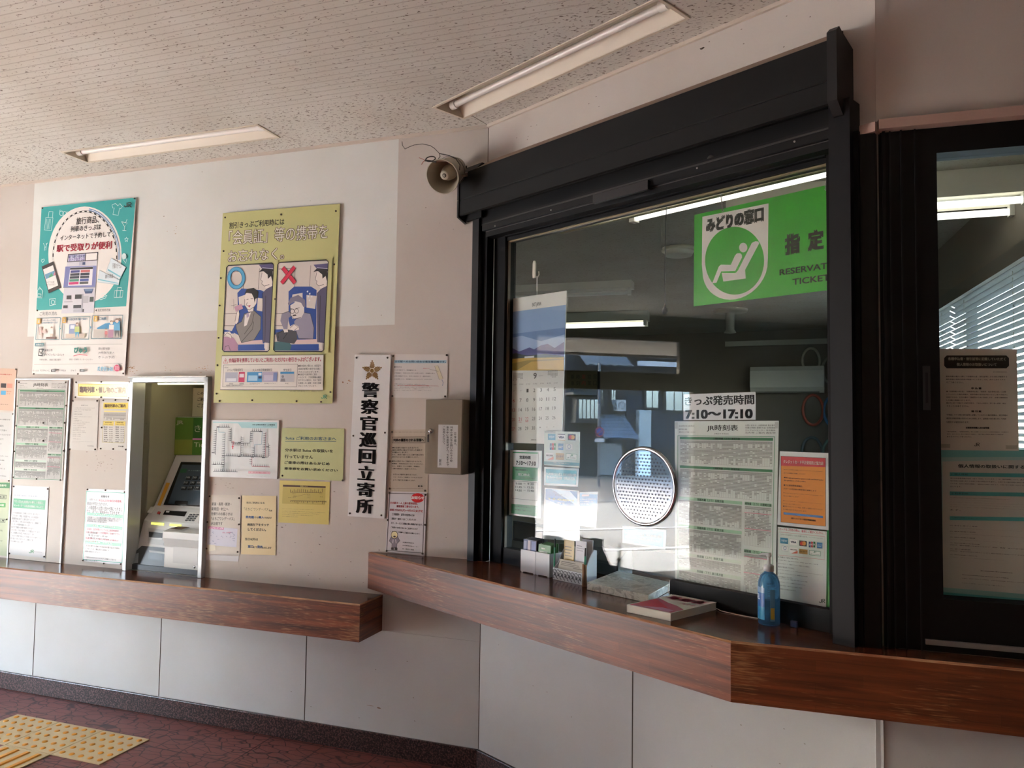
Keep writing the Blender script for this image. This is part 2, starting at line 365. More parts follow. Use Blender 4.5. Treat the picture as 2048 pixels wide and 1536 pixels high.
# ------------------------------------------------------------------ setting
CH = 3.03; CT_ = .9594
E1 = Cw.w(1.9, 0, 0); E2 = E1 + Cw.N * 6; W2 = W.w(-8, 0, 0)
def seam(mb, pl, p, z0, z1, w=.005):
    u = pl.px(p)[0]; mb.box(u - w / 2, u + w / 2, -.0008, .01, z0, z1, C('#4a3f36', .8))
# wall on the left, with the niche for the vending machine
NU0, NU1, NZ0, NZ1 = -2.108, -1.588, .757, 1.814
PU0, PU1, PZ = -2.95, -.48, 2.08
mb = MB(); G = .12
mb.box(-5.46, 0, 0, G, 0, .585, M_PANEL).box(-3.6, 0, .004, G, .585, .757, M_PANEL)
mb.box(-5.46, NU0, 0, G, .757, NZ1, M_PINK).box(NU1, 0, 0, G, .757, NZ1, M_PINK).box(-3.6, 0, 0, G, NZ1, PZ, M_PINK)
mb.box(-5.46, PU0, 0, G, PZ, CH, M_PINK).box(PU0, PU1, 0, G, PZ, CH, M_CREAM).box(PU1, 0, 0, G, PZ, CH, M_PINK)
for p in ((69, 1270), (320.5, 1310), (611, 1360)): seam(mb, A, p, .1, .585)
mb.box(-.0025, .0025, -.0008, .01, .1, .78, C('#4a3f36', .8))
def scuff(u, z, w, h, ang=0, c='#6f5d50'):
    pts = [(u + w * math.cos(a + ang) * random.uniform(.6, 1), z + h * math.sin(a + ang) * random.uniform(.6, 1)) for a in [i * math.pi / 5 for i in range(10)]]
    mb.add([(x, -.0006, y) for x, y in pts], [tuple(range(10))[::-1]], C(c, .9))
# rust and glue marks left by old notices
for cx, cy, n, sp, c in ((262, 738, 30, .03, '#a07a50'), (408, 738, 16, .02, '#b08a68'), (330, 741, 5, .02, '#a8845c'), (697, 762, 4, .008, '#a8703c'), (350, 462, 5, .02, '#b8a48c'), (690, 765, 3, .01, '#8a5a38'), (200, 925, 22, .05, '#9a8a80'), (455, 970, 8, .03, '#a89a90')):
    u, z = A.px((cx, cy))
    for i in range(n):
        x, y = u + random.gauss(0, sp), z + random.gauss(0, sp * .5)
        if not (NU0 - .02 < x < NU1 + .02 and .757 < y < NZ1 + .02): scuff(x, y, random.uniform(.003, .008), random.uniform(.001, .003), c=c)
for i in range(60): scuff(random.uniform(-1.5, -.1), random.uniform(.8, 1.25), random.uniform(.003, .009), random.uniform(.0008, .003), c=random.choice(('#8d8078', '#a2968c', '#7c6f68')))
for i in range(26): scuff(random.uniform(-2.9, -.1), random.uniform(1.9, 3.0), random.uniform(.002, .005), random.uniform(.001, .003), c='#85776c')
u, z = A.px((758, 1416)); scuff(u, z, .016, .004, c='#8a6f58'); scuff(u - .05, z + .005, .025, .0015, c='#a08a74')
for i in range(7): scuff(u + random.uniform(-.5, .4), random.uniform(.15, .5), .004, .0025, c='#8f877c')
struct(mb, 'wall_left', A.o, A.a)
mb = MB(); mb.box(-5.46, .006, -.014, .0, 0, .1, M_GRAN); struct(mb, 'baseboard_left', A.o, A.a, bevel=.004)
# wall that carries the ticket window
mb = MB()
mb.box(0, 1.797, 0, G, 0, .78, M_PANEL)
seam(mb, B, (1265, 1440), .1, .78); mb.box(1.7775, 1.7825, -.0008, .01, .1, .78, C('#6a6156', .8))
for i in range(12): scuff(random.uniform(.1, 1.7), random.uniform(.2, .7), .004, .002, c='#9a948a')
struct(mb, 'wall_front', B.o, B.a)
mb = MB(); mb.box(0, 1.797, 0, G, 2.5, CH, M_PINK).box(.0, .004, -.001, .01, 2.5, CH, C('#6b5c50', .8))
for i in range(14): scuff(random.uniform(.1, 1.7), random.uniform(2.86, 3.0), .004, .002, c='#7d6f64')
u, z = B.px((1404, 97)); scuff(u, z, .012, .005, c='#4a3c32')
struct(mb, 'wall_front_upper', B.o, B.a)
mb = MB(); mb.box(1.764, 1.797, 0, G, CT_ + .001, 2.4995, M_PINK); struct(mb, 'wall_front_side', B.o, B.a)
mb = MB(); mb.box(-.006, 1.8, -.014, 0, 0, .1, M_GRAN); struct(mb, 'baseboard_front', B.o, B.a, bevel=.004)
# wall over and under the glass door on the right
mb = MB()
mb.box(-.022, 1.9, 0, G, 0, .78, M_PANEL).box(0, 1.9, 0, G, 2.5, CH, M_PINK).box(.62, 1.9, 0, G, .78, 2.5, M_PINK)
mb.box(-.003, .03, -.003, .0, 2.53, CH, M_PINK)
struct(mb, 'wall_right', Cw.o, Cw.a)
mb = MB(); mb.box(-.004, 1.9, -.014, 0, 0, .1, M_GRAN); struct(mb, 'baseboard_right', Cw.o, Cw.a, bevel=.004)
# pink moulding over the door
mb = MB(); M_MOULD = C('#b89a8c', .5)
mb.prism([(0, 2.497), (-.035, 2.497), (-.035, 2.526), (0, 2.532)], .0, 1.9, M_MOULD, 'x'); struct(mb, 'trim_1', Cw.o, Cw.a)
mb = MB(); mb.prism([(0, 2.49), (-.035, 2.49), (-.035, 2.519), (0, 2.526)], 1.76, 1.806, M_MOULD, 'x'); struct(mb, 'trim_2', B.o, B.a)
mb = MB(); M_CM = C('#cfc3b6', .5); mb.box(-5.46, 0, -.012, 0, CH - .014, CH, M_CM); struct(mb, 'trim_3', A.o, A.a)
mb = MB(); mb.box(0, 1.797, -.012, 0, CH - .014, CH, M_CM); struct(mb, 'trim_4', B.o, B.a)
mb = MB(); mb.box(0, 1.9, -.012, 0, CH - .014, CH, M_CM); struct(mb, 'trim_5', Cw.o, Cw.a)
# entrance wall far left, out of view but mirrored in the glass: door opening and transom
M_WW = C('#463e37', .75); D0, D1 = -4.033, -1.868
mb = MB()
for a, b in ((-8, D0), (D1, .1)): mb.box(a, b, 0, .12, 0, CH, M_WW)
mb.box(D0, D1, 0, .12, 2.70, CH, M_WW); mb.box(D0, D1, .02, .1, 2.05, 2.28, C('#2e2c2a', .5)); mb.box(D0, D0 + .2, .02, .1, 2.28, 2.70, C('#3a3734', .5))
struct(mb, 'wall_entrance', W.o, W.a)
mb = MB()
def wallseg(mb, p, q, z0, z1, m, th=.1):
    d = (q - p).normalized(); n = Vector((d.y, -d.x, 0)) * th
    b = [Vector((v.x, v.y, z0)) for v in (p, q, q + n, p + n)]; mb.hexa(b, [v + Vector((0, 0, z1 - z0)) for v in b], m)
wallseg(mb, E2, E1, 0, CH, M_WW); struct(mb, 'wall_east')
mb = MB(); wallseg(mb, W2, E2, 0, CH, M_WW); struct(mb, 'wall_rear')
# floor, ceiling
mb = MB(); pf = [W0, A.w(-.003, 0, 0), Cw.w(0, 0, 0), E1, E2, W2]
n = len(pf); mb.add([(p.x, p.y, 0) for p in pf] + [(p.x, p.y, -.08) for p in pf], [tuple(range(n))[::-1], tuple(range(n, 2 * n))], M_FLOOR); struct(mb, 'floor')
FXA = (-2.33, -1.075, .176, .33); FXB = (-.012, 1.212, .146, .308)
def rect(pl, f, z=0): return [pl.w(f[0], f[2], z), pl.w(f[1], f[2], z), pl.w(f[1], f[3], z), pl.w(f[0], f[3], z)]
def tess(mb, loops, z, m):
    loops = [[Vector((p.x, p.y, 0)) for p in l] for l in loops]; flat = [p for l in loops for p in l]
    fs = [tuple(t) if (flat[t[1]] - flat[t[0]]).cross(flat[t[2]] - flat[t[0]]).z < 0 else tuple(t)[::-1] for t in tessellate_polygon(loops)]
    mb.add([(p.x, p.y, z) for p in flat], fs, m)
def isect(p, d, q, e):
    k = d.x * e.y - d.y * e.x; w = q - p; return p + d * ((w.x * e.y - w.y * e.x) / k)
bw = .45
a0 = A.w(-5.0, bw, 0); ab = isect(A.w(0, bw, 0), A.T, B.w(0, bw, 0), B.T); bc = isect(B.w(0, bw, 0), B.T, Cw.w(0, bw, 0), Cw.T); c1 = Cw.w(1.5, bw, 0)
inner = [a0, ab, bc, c1, E2 + Vector((-.4, .6, 0)), W2 + Vector((.6, .4, 0))]
O2 = [W0, A.w(0, 0, 0), Cw.w(0, 0, 0), E1, E2, W2]
mb = MB(); tess(mb, [inner], CH, M_RIB)
tess(mb, [[O2[0], O2[1], O2[2], inner[2], inner[1], inner[0]], rect(A, FXA), rect(B, FXB)], CH, M_TILE)
for i in range(2, 6): tess(mb, [[O2[i], O2[(i + 1) % 6], inner[(i + 1) % 6], inner[i]]], CH, M_TILE)
top = [(p.x, p.y, CH + .2) for p in O2]; mb.add(top, [tuple(range(6))], M_WW)
jl = MB()
j0, j1 = O2[1], O2[1].lerp(inner[1], .3); dj = (j1 - j0).normalized(); nj = Vector((dj.y, -dj.x, 0)) * .002
jm = C('#5c5046', .8); mb.add([(p.x, p.y, CH - .0008) for p in (j0 - nj, j0 + nj, j1 + nj, j1 - nj)], [(0, 1, 2, 3)], jm)
struct(mb, 'ceiling')
# ------------------------------------------------------------------ office behind the glass
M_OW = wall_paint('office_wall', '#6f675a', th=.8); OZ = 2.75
oL0 = A.w(-3.3, -.12, 0); oL1 = A.w(-3.3, -6.6, 0); oR0 = Cw.w(.78, -.12, 0); ob = Cw.w(.78, -6.9, 0)
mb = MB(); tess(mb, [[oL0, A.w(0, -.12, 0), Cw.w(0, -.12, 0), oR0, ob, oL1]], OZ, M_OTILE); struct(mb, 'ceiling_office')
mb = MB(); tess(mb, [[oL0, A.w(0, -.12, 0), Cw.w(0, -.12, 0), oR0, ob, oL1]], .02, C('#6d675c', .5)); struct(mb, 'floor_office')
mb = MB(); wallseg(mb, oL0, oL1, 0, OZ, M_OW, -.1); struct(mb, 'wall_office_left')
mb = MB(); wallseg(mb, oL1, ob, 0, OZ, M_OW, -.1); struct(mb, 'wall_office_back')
mb = MB()
R = Pl((oR0.x, oR0.y), math.degrees(Cw.a) - 90)           # office wall with the blinds; u runs towards the viewer
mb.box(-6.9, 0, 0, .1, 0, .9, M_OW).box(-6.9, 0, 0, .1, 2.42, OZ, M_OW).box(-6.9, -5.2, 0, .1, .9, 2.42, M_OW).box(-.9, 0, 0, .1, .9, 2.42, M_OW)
struct(mb, 'wall_office_right', R.o, R.a)
# ------------------------------------------------------------------ outside
M_ROAD = wall_paint('pale_asphalt', '#7f7c77', '#6a6762', .6)
mb = MB(); mb.box(-160, 160, .121, 400, -.12, -.02, M_ROAD)
mb.box(-30, 30, 1.95, 2.07, -.02, -.012, C('#d8d6d0', .7)); mb.box(-30, 30, 6.1, 6.2, -.02, -.012, C('#d8d6d0', .7))
struct(mb, 'ground', W.o, W.a)
def pave():
    m, t, b = newmat('pale_entrance_paving'); v = coords(t, (1, 1, 1)); br = nd(t, 'TexBrick', offset=.5); br.inputs['Scale'].default_value = 1; br.inputs['Brick Width'].default_value = .2; br.inputs['Row Height'].default_value = .1; br.inputs['Mortar Size'].default_value = .006
    br.inputs['Color1'].default_value = rgb('#9c9a96'); br.inputs['Color2'].default_value = rgb('#8e8c88'); br.inputs['Mortar'].default_value = rgb('#6c655e'); t.links.new(v, br.inputs[0]); t.links.new(br.outputs[0], b.inputs['Base Color']); b.inputs['Roughness'].default_value = .6; return m
mb = MB(); mb.box(D0 - .9, D1 + .4, -2.3, -.02, .0005, .006, pave()); mb.box(D0, D1, -.02, .13, .0005, .012, C('#d8d6d0', .5)); struct(mb, 'floor_entrance', W.o, W.a)
mb = MB(); mb.box(-9, 3, .0, .12, 3.03, 3.1, C('#dcd8d0', .6))
mb.box(-9, 3, .121, 1.85, 2.70, 2.8, C('#f0ece4', .6)); mb.box(-9, 3, 1.85, 1.9, 2.66, 2.82, C('#57534e', .5))
for i in range(11): mb.box(-9, 3, .2 + i * .15, .22 + i * .15, 2.688, 2.70, C('#f0ece4', .6))
struct(mb, 'ceiling_canopy', W.o, W.a)
mb = MB(); rr = random.Random(3); v = []
for i in range(41): x = -150 + 300 * i / 40; v += [(x, 330, -1), (x, 330, 5.5 + 3 * math.sin(i * .7) + 2.2 * math.sin(i * 1.9 + 1)), (x, 380, -1)]
mb.add(v, [(3 * i, 3 * i + 3, 3 * i + 4, 3 * i + 1) for i in range(40)] + [(3 * i + 1, 3 * i + 4, 3 * i + 5, 3 * i + 2) for i in range(40)], C('#8fa3bb', .9)); struct(mb, 'hills', W.o, W.a)
# ------------------------------------------------------------------ counters
SH = .7575; CT = .9594
def counter(name, label, cat, pts, fronts, z0, z1, ch=.006):
    mb = MB(); n = len(pts); P = [Vector((p.x, p.y, 0)) for p in pts]; ins = []
    for i in range(n):
        a, b, c = P[i - 1], P[i], P[(i + 1) % n]; d1 = (b - a).normalized(); d2 = (c - b).normalized(); f1 = (i - 1) % n in fronts; f2 = i in fronts
        n1 = Vector((-d1.y, d1.x, 0)) * (ch if f1 else 0); n2 = Vector((-d2.y, d2.x, 0)) * (ch if f2 else 0)
        ins.append(isect(a + n1, d1, b + n2, d2) if abs(d1.x * d2.y - d1.y * d2.x) > 1e-4 else b + n2)
    e = (P[fronts[0] + 1] - P[fronts[0]]).normalized(); m_ = Vector((-e.y, e.x, 0))
    mb.add([(p.x, p.y, z1) for p in ins], [tuple(range(n))], M_WT, uvs=[[(p.dot(e), p.dot(m_)) for p in ins]])
    mb.add([(p.x, p.y, z0) for p in P], [tuple(range(n))[::-1]], M_WT, uvs=[[(p.dot(e), p.dot(m_)) for p in P][::-1]])
    L = 0
    for i in range(n):
        a, b = P[i], P[(i + 1) % n]; ia, ib = ins[i], ins[(i + 1) % n]; w = (b - a).length; zz = z1 - (ch if i in fronts else 0)
        m = M_WF if i in fronts else M_WT
        mb.add([(a.x, a.y, z0), (b.x, b.y, z0), (b.x, b.y, zz), (a.x, a.y, zz)], [(0, 1, 2, 3)], m, uvs=[[(L, z0), (L + w, z0), (L + w, zz), (L, zz)]])
        if i in fronts: mb.add([(a.x, a.y, zz), (b.x, b.y, zz), (ib.x, ib.y, z1), (ia.x, ia.y, z1)], [(0, 1, 2, 3)], M_WCH, uvs=[[(L, z0), (L + w, z0), (L + w, z0 + .01), (L, z0 + .01)]])
        L += w + .7
    o = mb.build(name); return tag(o, label, cat)
M_WCH = wood('worn_counter_edge', '#7a4a34', '#a8734f', '#cfa880', .47, .4)
counter('wooden_shelf', 'lower worn brown wooden shelf counter under the notices and the vending machine', 'counter', [A.w(-5.44, .215, 0), A.w(-.513, .215, 0), A.w(-.513, .0, 0), A.w(-5.44, .0, 0)], [0, 1], .585, SH)
Kp = Vector((.6635, 2.2925, 0))
counter('wooden_counter', 'upper wooden ticket counter with angled corner below the black framed window', 'counter', [A.w(-.597, 0, 0), Kp, Kp + Cw.T * 1.6, Cw.w(1.18, -.0, 0), Cw.w(.0, .0, 0), B.w(1.715, 0, 0), B.w(1.715, -.35, 0), B.w(.035, -.35, 0), B.w(.035, 0, 0), B.w(0, 0, 0)], [0, 1], .781, CT)
# ------------------------------------------------------------------ service window
win = thing('window_1', 'black framed ticket window', 'window', B.w(0, 0, 0), B.a)
for k in ('label', 'category'): del win[k]
win['kind'] = 'structure'
GQ = -.05
mb = MB()
mb.box(.035, .111, .02, .09, CT + .0006, 2.5, K2).box(1.632, 1.715, .02, .09, CT + .0006, 2.5, K2)
mb.box(.111, 1.632, .03, .09, 2.455, 2.5, K).box(.111, 1.632, .012, .03, 2.47, 2.5, K2)
for a, b in ((.111, .60), (1.03, 1.632)): mb.box(a, b, .03, .08, CT + .0006, 1.03, K)
mb.box(.113, .118, .035, .05, 1.03, 2.455, C('#5a4a3a', .4)); mb.box(.111, 1.632, .04, .052, 2.449, 2.455, C('#8a8060', .35))
mb.build('frame', win)
mb = MB(); mb.box(.112, 1.631, -GQ, -GQ + .006, .995, 2.4545, M_GLASS); mb.build('pane', win)
# talk-through ring in the glass
rq = [B.px(p, GQ + .004) for p in ((1288, 893), (1288, 1053), (1228, 974), (1349, 974))]
ru, rz_ = (rq[2][0] + rq[3][0]) / 2, (rq[0][1] + rq[1][1]) / 2; RR = (rq[0][1] - rq[1][1]) / 2
ring = thing('speech_ring', 'round chrome rimmed speech grille set in the ticket window glass', 'grille', B.w(ru, GQ, rz_), B.a)
q90 = Matrix.Rotation(rad(90), 3, 'X')
mb = MB(); mb.torus(RR - .008, .0085, CHR, q=q90, n=64, k=12); mb.torus(RR - .018, .004, KM, q=q90, n=64, k=8); mb.build('rim', ring)
mb = MB(); mb.prism([((RR - .014) * math.cos(i * math.pi / 24), (RR - .014) * math.sin(i * math.pi / 24)) for i in range(48)], -.008, -.004, M_CLEAR, 'y'); mb.build('perforated_disc', ring)
mb = MB(); k = 0; st = .0155
for j in range(-12, 13):
    for i in range(-12, 13):
        x = (i + (j % 2) * .5) * st; z = j * st * .866
        if x * x + z * z < (RR - .022) ** 2: mb.add([(x + .0036 * math.cos(a * math.pi / 4), -.0088, z + .0036 * math.sin(a * math.pi / 4)) for a in range(8)], [tuple(range(8))], C('#4c4a48', .5))
mb.build('speech_holes', ring)['kind'] = 'stuff'
# ------------------------------------------------------------------ roller shutter housing over the window
sh = thing('shutter_box', 'long black roller shutter housing with guide rails around the ticket window', 'shutter', B.w(.8, 0, 0), B.a)
X0, X1 = -.085, 1.70; dx = -.8
mb = MB()
pr = [(-.045, 2.87), (-.001, 2.845), (-.1, 2.787), (-.1, 2.66), (-.097, 2.655), (-.1, 2.65), (-.1, 2.586), (-.03, 2.56), (-.001, 2.56)]
pr = [(-.0015, 2.852), (-.1, 2.786), (-.1, 2.664), (-.096, 2.66), (-.1, 2.656), (-.1, 2.588), (-.092, 2.584), (-.05, 2.60), (-.0015, 2.60)]
mb.prism(pr, .03 + dx, X1 + dx, C('#0d0d0d', .55, 0, .3), 'x'); mb.add([(.03 + dx, -.0016, 2.8525), (X1 + dx, -.0016, 2.8525), (X1 + dx, -.0995, 2.7872), (.03 + dx, -.0995, 2.7872)], [(0, 1, 2, 3)], C('#a08a78', .85))
# the left end runs past the wall corner
mb.prism([(-.06, 2.826), (-.1, 2.786), (-.1, 2.664), (-.096, 2.66), (-.1, 2.656), (-.1, 2.588), (-.092, 2.584), (-.06, 2.60)], X0 + dx, .03 + dx, C('#0d0d0d', .55, 0, .3), 'x')
mb.box(X0 + dx, .03 + dx, -.0615, -.0465, 2.565, 2.826, C('#0d0d0d', .55, 0, .3))
mb.build('housing', sh)
mb = MB(); mb.prism([(-.058, 2.84), (-.106, 2.792), (-.106, 2.662), (-.103, 2.66), (-.106, 2.656), (-.106, 2.578), (-.056, 2.553)], X0 - .012 + dx, X0 + dx, C('#161616', .4), 'x'); mb.build('end_cap', sh)
mb = MB(); mb.prism([(-.0015, 2.78), (-.075, 2.806), (-.1, 2.818), (-.12, 2.80), (-.12, 2.585), (-.08, 2.55), (-.0015, 2.52)], X1 + dx, X1 + .03 + dx, C('#141414', .5), 'x'); mb.build('end_cap', sh)
mb = MB()
mb.box(.0 + dx, 1.69 + dx, -.035, -.001, 2.535, 2.60, K).box(.02 + dx, 1.69 + dx, -.045, -.0005, 2.502, 2.545, C('#0f0f10', .45, 0, .3)).box(.02 + dx, 1.69 + dx, -.048, -.044, 2.53, 2.536, C('#3a3836', .35)).box(.03 + dx, 1.69 + dx, -.03, .028, 2.475, 2.503, K).box(.03 + dx, 1.69 + dx, -.0305, -.029, 2.499, 2.503, C('#4a4846', .3))
u, z = B.px((1190, 398), .048); u2 = B.px((1300, 372), .048)[0]
mb.box(u + dx, u2 + dx, -.062, -.045, 2.487, 2.522, C('#2a2a2c', .3))
mb.build('shutter_slats', sh)
mb = MB(); mb.box(-.045 + dx, .0 + dx, -.05, -.024, CT + .0006, 2.60, C('#17171a', .4, 0, .35)).box(-.004 + dx, .031 + dx, -.022, .02, CT + .0006, 2.55, K2); mb.build('guide_rail', sh)
mb = MB(); mb.box(1.683 + dx, 1.748 + dx, -.075, -.001, CT + .0006, 2.60, C('#0f1014', .45, 0, .3)).box(1.748 + dx, 1.762 + dx, -.05, -.001, CT + .0006, 2.5, K2); mb.build('guide_rail', sh)
u, z = B.px((1421, 318), .036)
mb = MB(); mb.lathe([(0, -.006), (.007, -.006), (.009, -.003), (.0135, -.002), (.014, 0)], C('#8d8d8a', .3, .8), 20, (u + dx, -.036, z), Matrix.Rotation(rad(-90), 3, 'X')); mb.build('lock_cylinder', sh)
for p in ((990, 452), (1102, 420), (1236, 381), (1394, 336), (1589, 283)):
    u, z = B.px(p, .046); mb = MB(); mb.lathe([(0, -.003), (.003, -.002), (.0038, 0)], C('#c8c8c4', .3, .6), 10, (u + dx, -.0455, z), Matrix.Rotation(rad(-90), 3, 'X')); mb.build('screw', sh)
# ------------------------------------------------------------------ glass door on the right
dr = bpy.data.objects.new('door_1', None); COL.objects.link(dr); dr.location = Cw.w(0, 0, 0); dr.rotation_euler = (0, 0, Cw.a); dr['kind'] = 'structure'
mb = MB(); gu, gt, gb = .16, 2.42, 1.111
mb.box(.004, gu, .0, .08, CT + .0006, 2.4965, C('#09090b', .55, 0, .25)).box(gu, .62, .0, .08, gt, 2.4965, C('#09090b', .55, 0, .25)).box(gu, .62, .0, .08, CT + .0006, gb, C('#09090b', .55, 0, .25)).box(.56, .62, .0, .08, gb, gt, K)
for a, b, d in ((.012, .02, .012), (.032, .036, .008), (.062, .066, .01), (.1, .104, .006)): mb.box(a, b, -d, .0, CT + .0006, 2.4965, C('#101216', .5, 0, .3))
mb.build('frame', dr)
mb = MB(); mb.box(gu, .56, .05, .056, gb, gt, M_GLASS); mb.build('pane', dr)
u0, z0 = Cw.px((1845, 732)); u1, z1 = Cw.px((1861, 820))
mb = MB(); mb.box(u0, u1, -.004, .0, z1, z0, KM).box(u0 + .006, u1 - .006, -.0045, -.004, z1 + .02, z0 - .02, C('#08080a', .6)); mb.build('door_handle', dr)
u0, z0 = Cw.px((1850, 1277)); z1 = Cw.px((1850, 1287))[1]
mb = MB(); mb.box(u0, .62, -.01, .0, z1, z0, C('#8a8480', .4, .3)); mb.build('door_rail', dr)
# frame of steel between window and door
mb = MB(); mb.prism([(1.763, -.0), (1.763, -.04), (1.80, -.02), (1.797, 0)], CT + .0006, 2.49, C('#0a0a0c', .5, 0, .3)); struct(mb, 'trim_6', B.o, B.a)
# ------------------------------------------------------------------ ceiling lights
def trough(name, label, pl, f, group=None):
    cu, cq = (f[0] + f[1]) / 2, (f[2] + f[3]) / 2; L = f[1] - f[0]; w = f[3] - f[2]; t = thing(name, label, 'ceiling light', pl.w(cu, cq, CH), pl.a, group)
    M = C('#d9cfbd', .45); x = L / 2; y = w / 2; b = MB()
    b.add([(-x, -y, 0), (x, -y, 0), (x, y, 0), (-x, y, 0), (-x + .01, -y + .01, .085), (x - .01, -y + .01, .085), (x - .01, y - .07, .085), (-x + .01, y - .07, .085)], [(0, 1, 5, 4), (1, 2, 6, 5), (2, 3, 7, 6), (3, 0, 4, 7), (4, 5, 6, 7)], M)
    b.build('housing', t)
    b = MB(); e = .012
    b.box(-x - e, x + e, -y - e, -y, -.004, .0, M).box(-x - e, x + e, y, y + e, -.004, 0, M).box(-x - e, -x, -y, y, -.004, 0, M).box(x, x + e, -y, y, -.004, 0, M); b.build('trim_frame', t)
    b = MB(); b.tube([(-x + .05, -.0, .024), (x - .05, -.0, .024)], .0145, C('#ece8e2', .25), 16); b.build('tube', t)
    for s in (-1, 1):
        b = MB(); b.tube([(s * (x - .05), -.0, .024), (s * (x - .018), -.0, .024)], .019, WHT, 14); b.box(s * (x - .03) - .012, s * (x - .03) + .012, -.008, .008, .040, .085, M); b.build('lamp_socket', t)
    return t
trough('ceiling_light', 'unlit recessed tube light in the ceiling above the two big posters', A, FXA)
trough('ceiling_light', 'unlit recessed tube light in the ceiling above the roller shutter box', B, FXB)
def batten(label, c, ang, L, lit=True, n=2, gap=.045):
    t = thing('ceiling_light', label, 'ceiling light', c, ang); b = MB(); h = OZ - c[2]
    b.box(-L / 2 - .04, L / 2 + .04, -gap - .025, gap + .025, .03, h - .001, C('#c9c6b6', .5)); b.build('housing', t)
    for s in ((-gap, gap) if n == 2 else (0,)):
        b = MB(); b.tube([(-L / 2, s, 0), (L / 2, s, 0)], .0155, M_TUBE if lit else C('#d8d5cc', .3), 14); b.build('tube', t)
        for e in (-1, 1): b = MB(); b.box(e * (L / 2 + .012) - .014, e * (L / 2 + .012) + .014, s - .02, s + .02, -.02, .032, C('#cfccc0', .5)); b.build('lamp_socket', t)
    return t
# ------------------------------------------------------------------ printed sheets on the left wall
DK = '#2b2824'
c1 = (0, 350, 3.572)
s = Sheet('travel_poster', 'big white and teal poster with a drawn ticket machine in a white circle', 'poster', 'A', [(295, 230), (972, 160), (890, 1435), (228, 1420)], c1, '#e9e4de', .012, .001, .4)
TE = '#35a9a6'
s.P(TE, [(296, 231), (971, 161), (901, 938), (259, 968)])
s.c('#ece7e1', 607, 570, 262, 345, 48)
s.l('#e9e4de', 3, [(380, 620), (380, 560)])
pts = [(607 + 228 * math.cos(a), 590 - 330 * math.sin(a)) for a in [math.pi * (1.02 - 1.08 * i / 44) for i in range(45)]]
s.l('#2c2a28', 9, pts)
for i in range(0, 44, 2): s.l('#f2efe9', 6, pts[i:i + 2])
pts = [(607 + 246 * math.cos(a), 590 - 345 * math.sin(a)) for a in [1.45 - 1.5 * i / 24 for i in range(25)]]
s.l('#4a7fb0', 12, pts); s.l('#e8eef2', 4, pts)
s.t(548, 305, 706, 342, '旅行商品、', DK, .005); s.t(508, 367, 722, 391, '列車のきっぷは', DK, .005); s.t(432, 432, 790, 442, 'インターネットで予約して', DK, .005)
s.t(408, 499, 800, 526, '駅で受取りが便利', '#c8304a', .02)
# drawn machine
s.P('#2d2b33', [(488, 566), (703, 550), (698, 610), (482, 624)]); s.P('#c9cbe2', [(493, 572), (612, 563), (608, 610), (488, 619)]); s.P('#ece9e6', [(618, 563), (697, 556), (693, 605), (614, 610)])
s.t(494, 574, 610, 588, '駅で旅行 指定券', '#4a4a8a', .02); s.t(496, 594, 608, 610, 'おトクなきっぷ', '#6a4a9a', .02)
s.P('#d3d2da', [(482, 624), (698, 610), (672, 985), (440, 990)]); s.P('#7f86bd', [(470, 655), (692, 648), (683, 800), (455, 803)])
s.P('#e6e4ea', [(505, 662), (668, 655), (658, 788), (488, 792)]); s.P('#2d2b33', [(505, 664), (667, 657), (666, 672), (503, 677)])
for j, (ca, cb) in enumerate((('#4a4f8a', '#c86a6a'), ('#3a3f4a', '#3a3f4a'), ('#3a3f4a', '#3a3f4a'), ('#4a8f78', '#4a5aa0'), ('#d0407a', '#5a5a5a'))):
    y = 683 + 21 * j; s.r(508 - j * 3, y, 572 - j * 2, y + 14, ca); s.r(580 - j * 2, y - 3, 645 - j * 3, y + 11, cb)
s.l('#8c8c9a', 3, [(455, 806), (683, 803)]); s.P('#3d5078', [(601, 815), (672, 812), (660, 846), (612, 848)]); s.P('#6f86ad', [(605, 815), (668, 813), (660, 830), (612, 832)])
for x, y, w, h, c in ((480, 862, 32, 26, '#2c2c30'), (540, 855, 46, 30, '#2c2c30'), (456, 932, 30, 20, '#2c2c30'), (528, 930, 54, 22, '#3a3a42'), (645, 872, 26, 34, '#3d4a46'), (600, 865, 34, 50, '#b5b6be'), (588, 958, 14, 22, '#2c2c30'), (528, 960, 54, 20, '#b9b9c4'), (462, 905, 60, 3, '#9a9aa4'), (590, 850, 3, 130, '#a5a5b0')): s.r(x, y, x + w, y + h, c)
s.r(570, 620, 616, 645, '#b9bccc'); s.r(594, 624, 612, 642, '#3d5078')
# phone
s.P('#3a3432', [(302, 655), (385, 618), (440, 806), (352, 846)]); s.P('#ebe9e6', [(312, 676), (383, 645), (420, 790), (350, 820)]); s.P('#6fa0c0', [(324, 712), (392, 684), (400, 716), (333, 745)]); s.P('#58a878', [(350, 735), (372, 700), (385, 722)]); s.P('#d88a9a', [(384, 718), (398, 690), (401, 716)])
s.t(335, 760, 392, 772, 'みどりの旅', '#777', .0); s.t(342, 778, 400, 790, '駅でお受取り', '#999')
# two tickets
for q in ([(715, 682), (858, 752), (852, 786), (700, 765)], [(800, 595), (904, 660), (858, 748), (762, 690)]):
    s.P('#d9e6ea', q); s.l('#9fb6bf', 2, q, True)
s.P('#7fc8d4', [(778, 672), (872, 728), (868, 736), (774, 682)]); s.P('#7fc8d4', [(704, 742), (850, 772), (850, 778), (703, 750)])
s.t(810, 632, 872, 668, '列車のきっぷ', '#555'); s.t(757, 712, 812, 738, '旅行商品', '#555')
WL = '#d9efec'
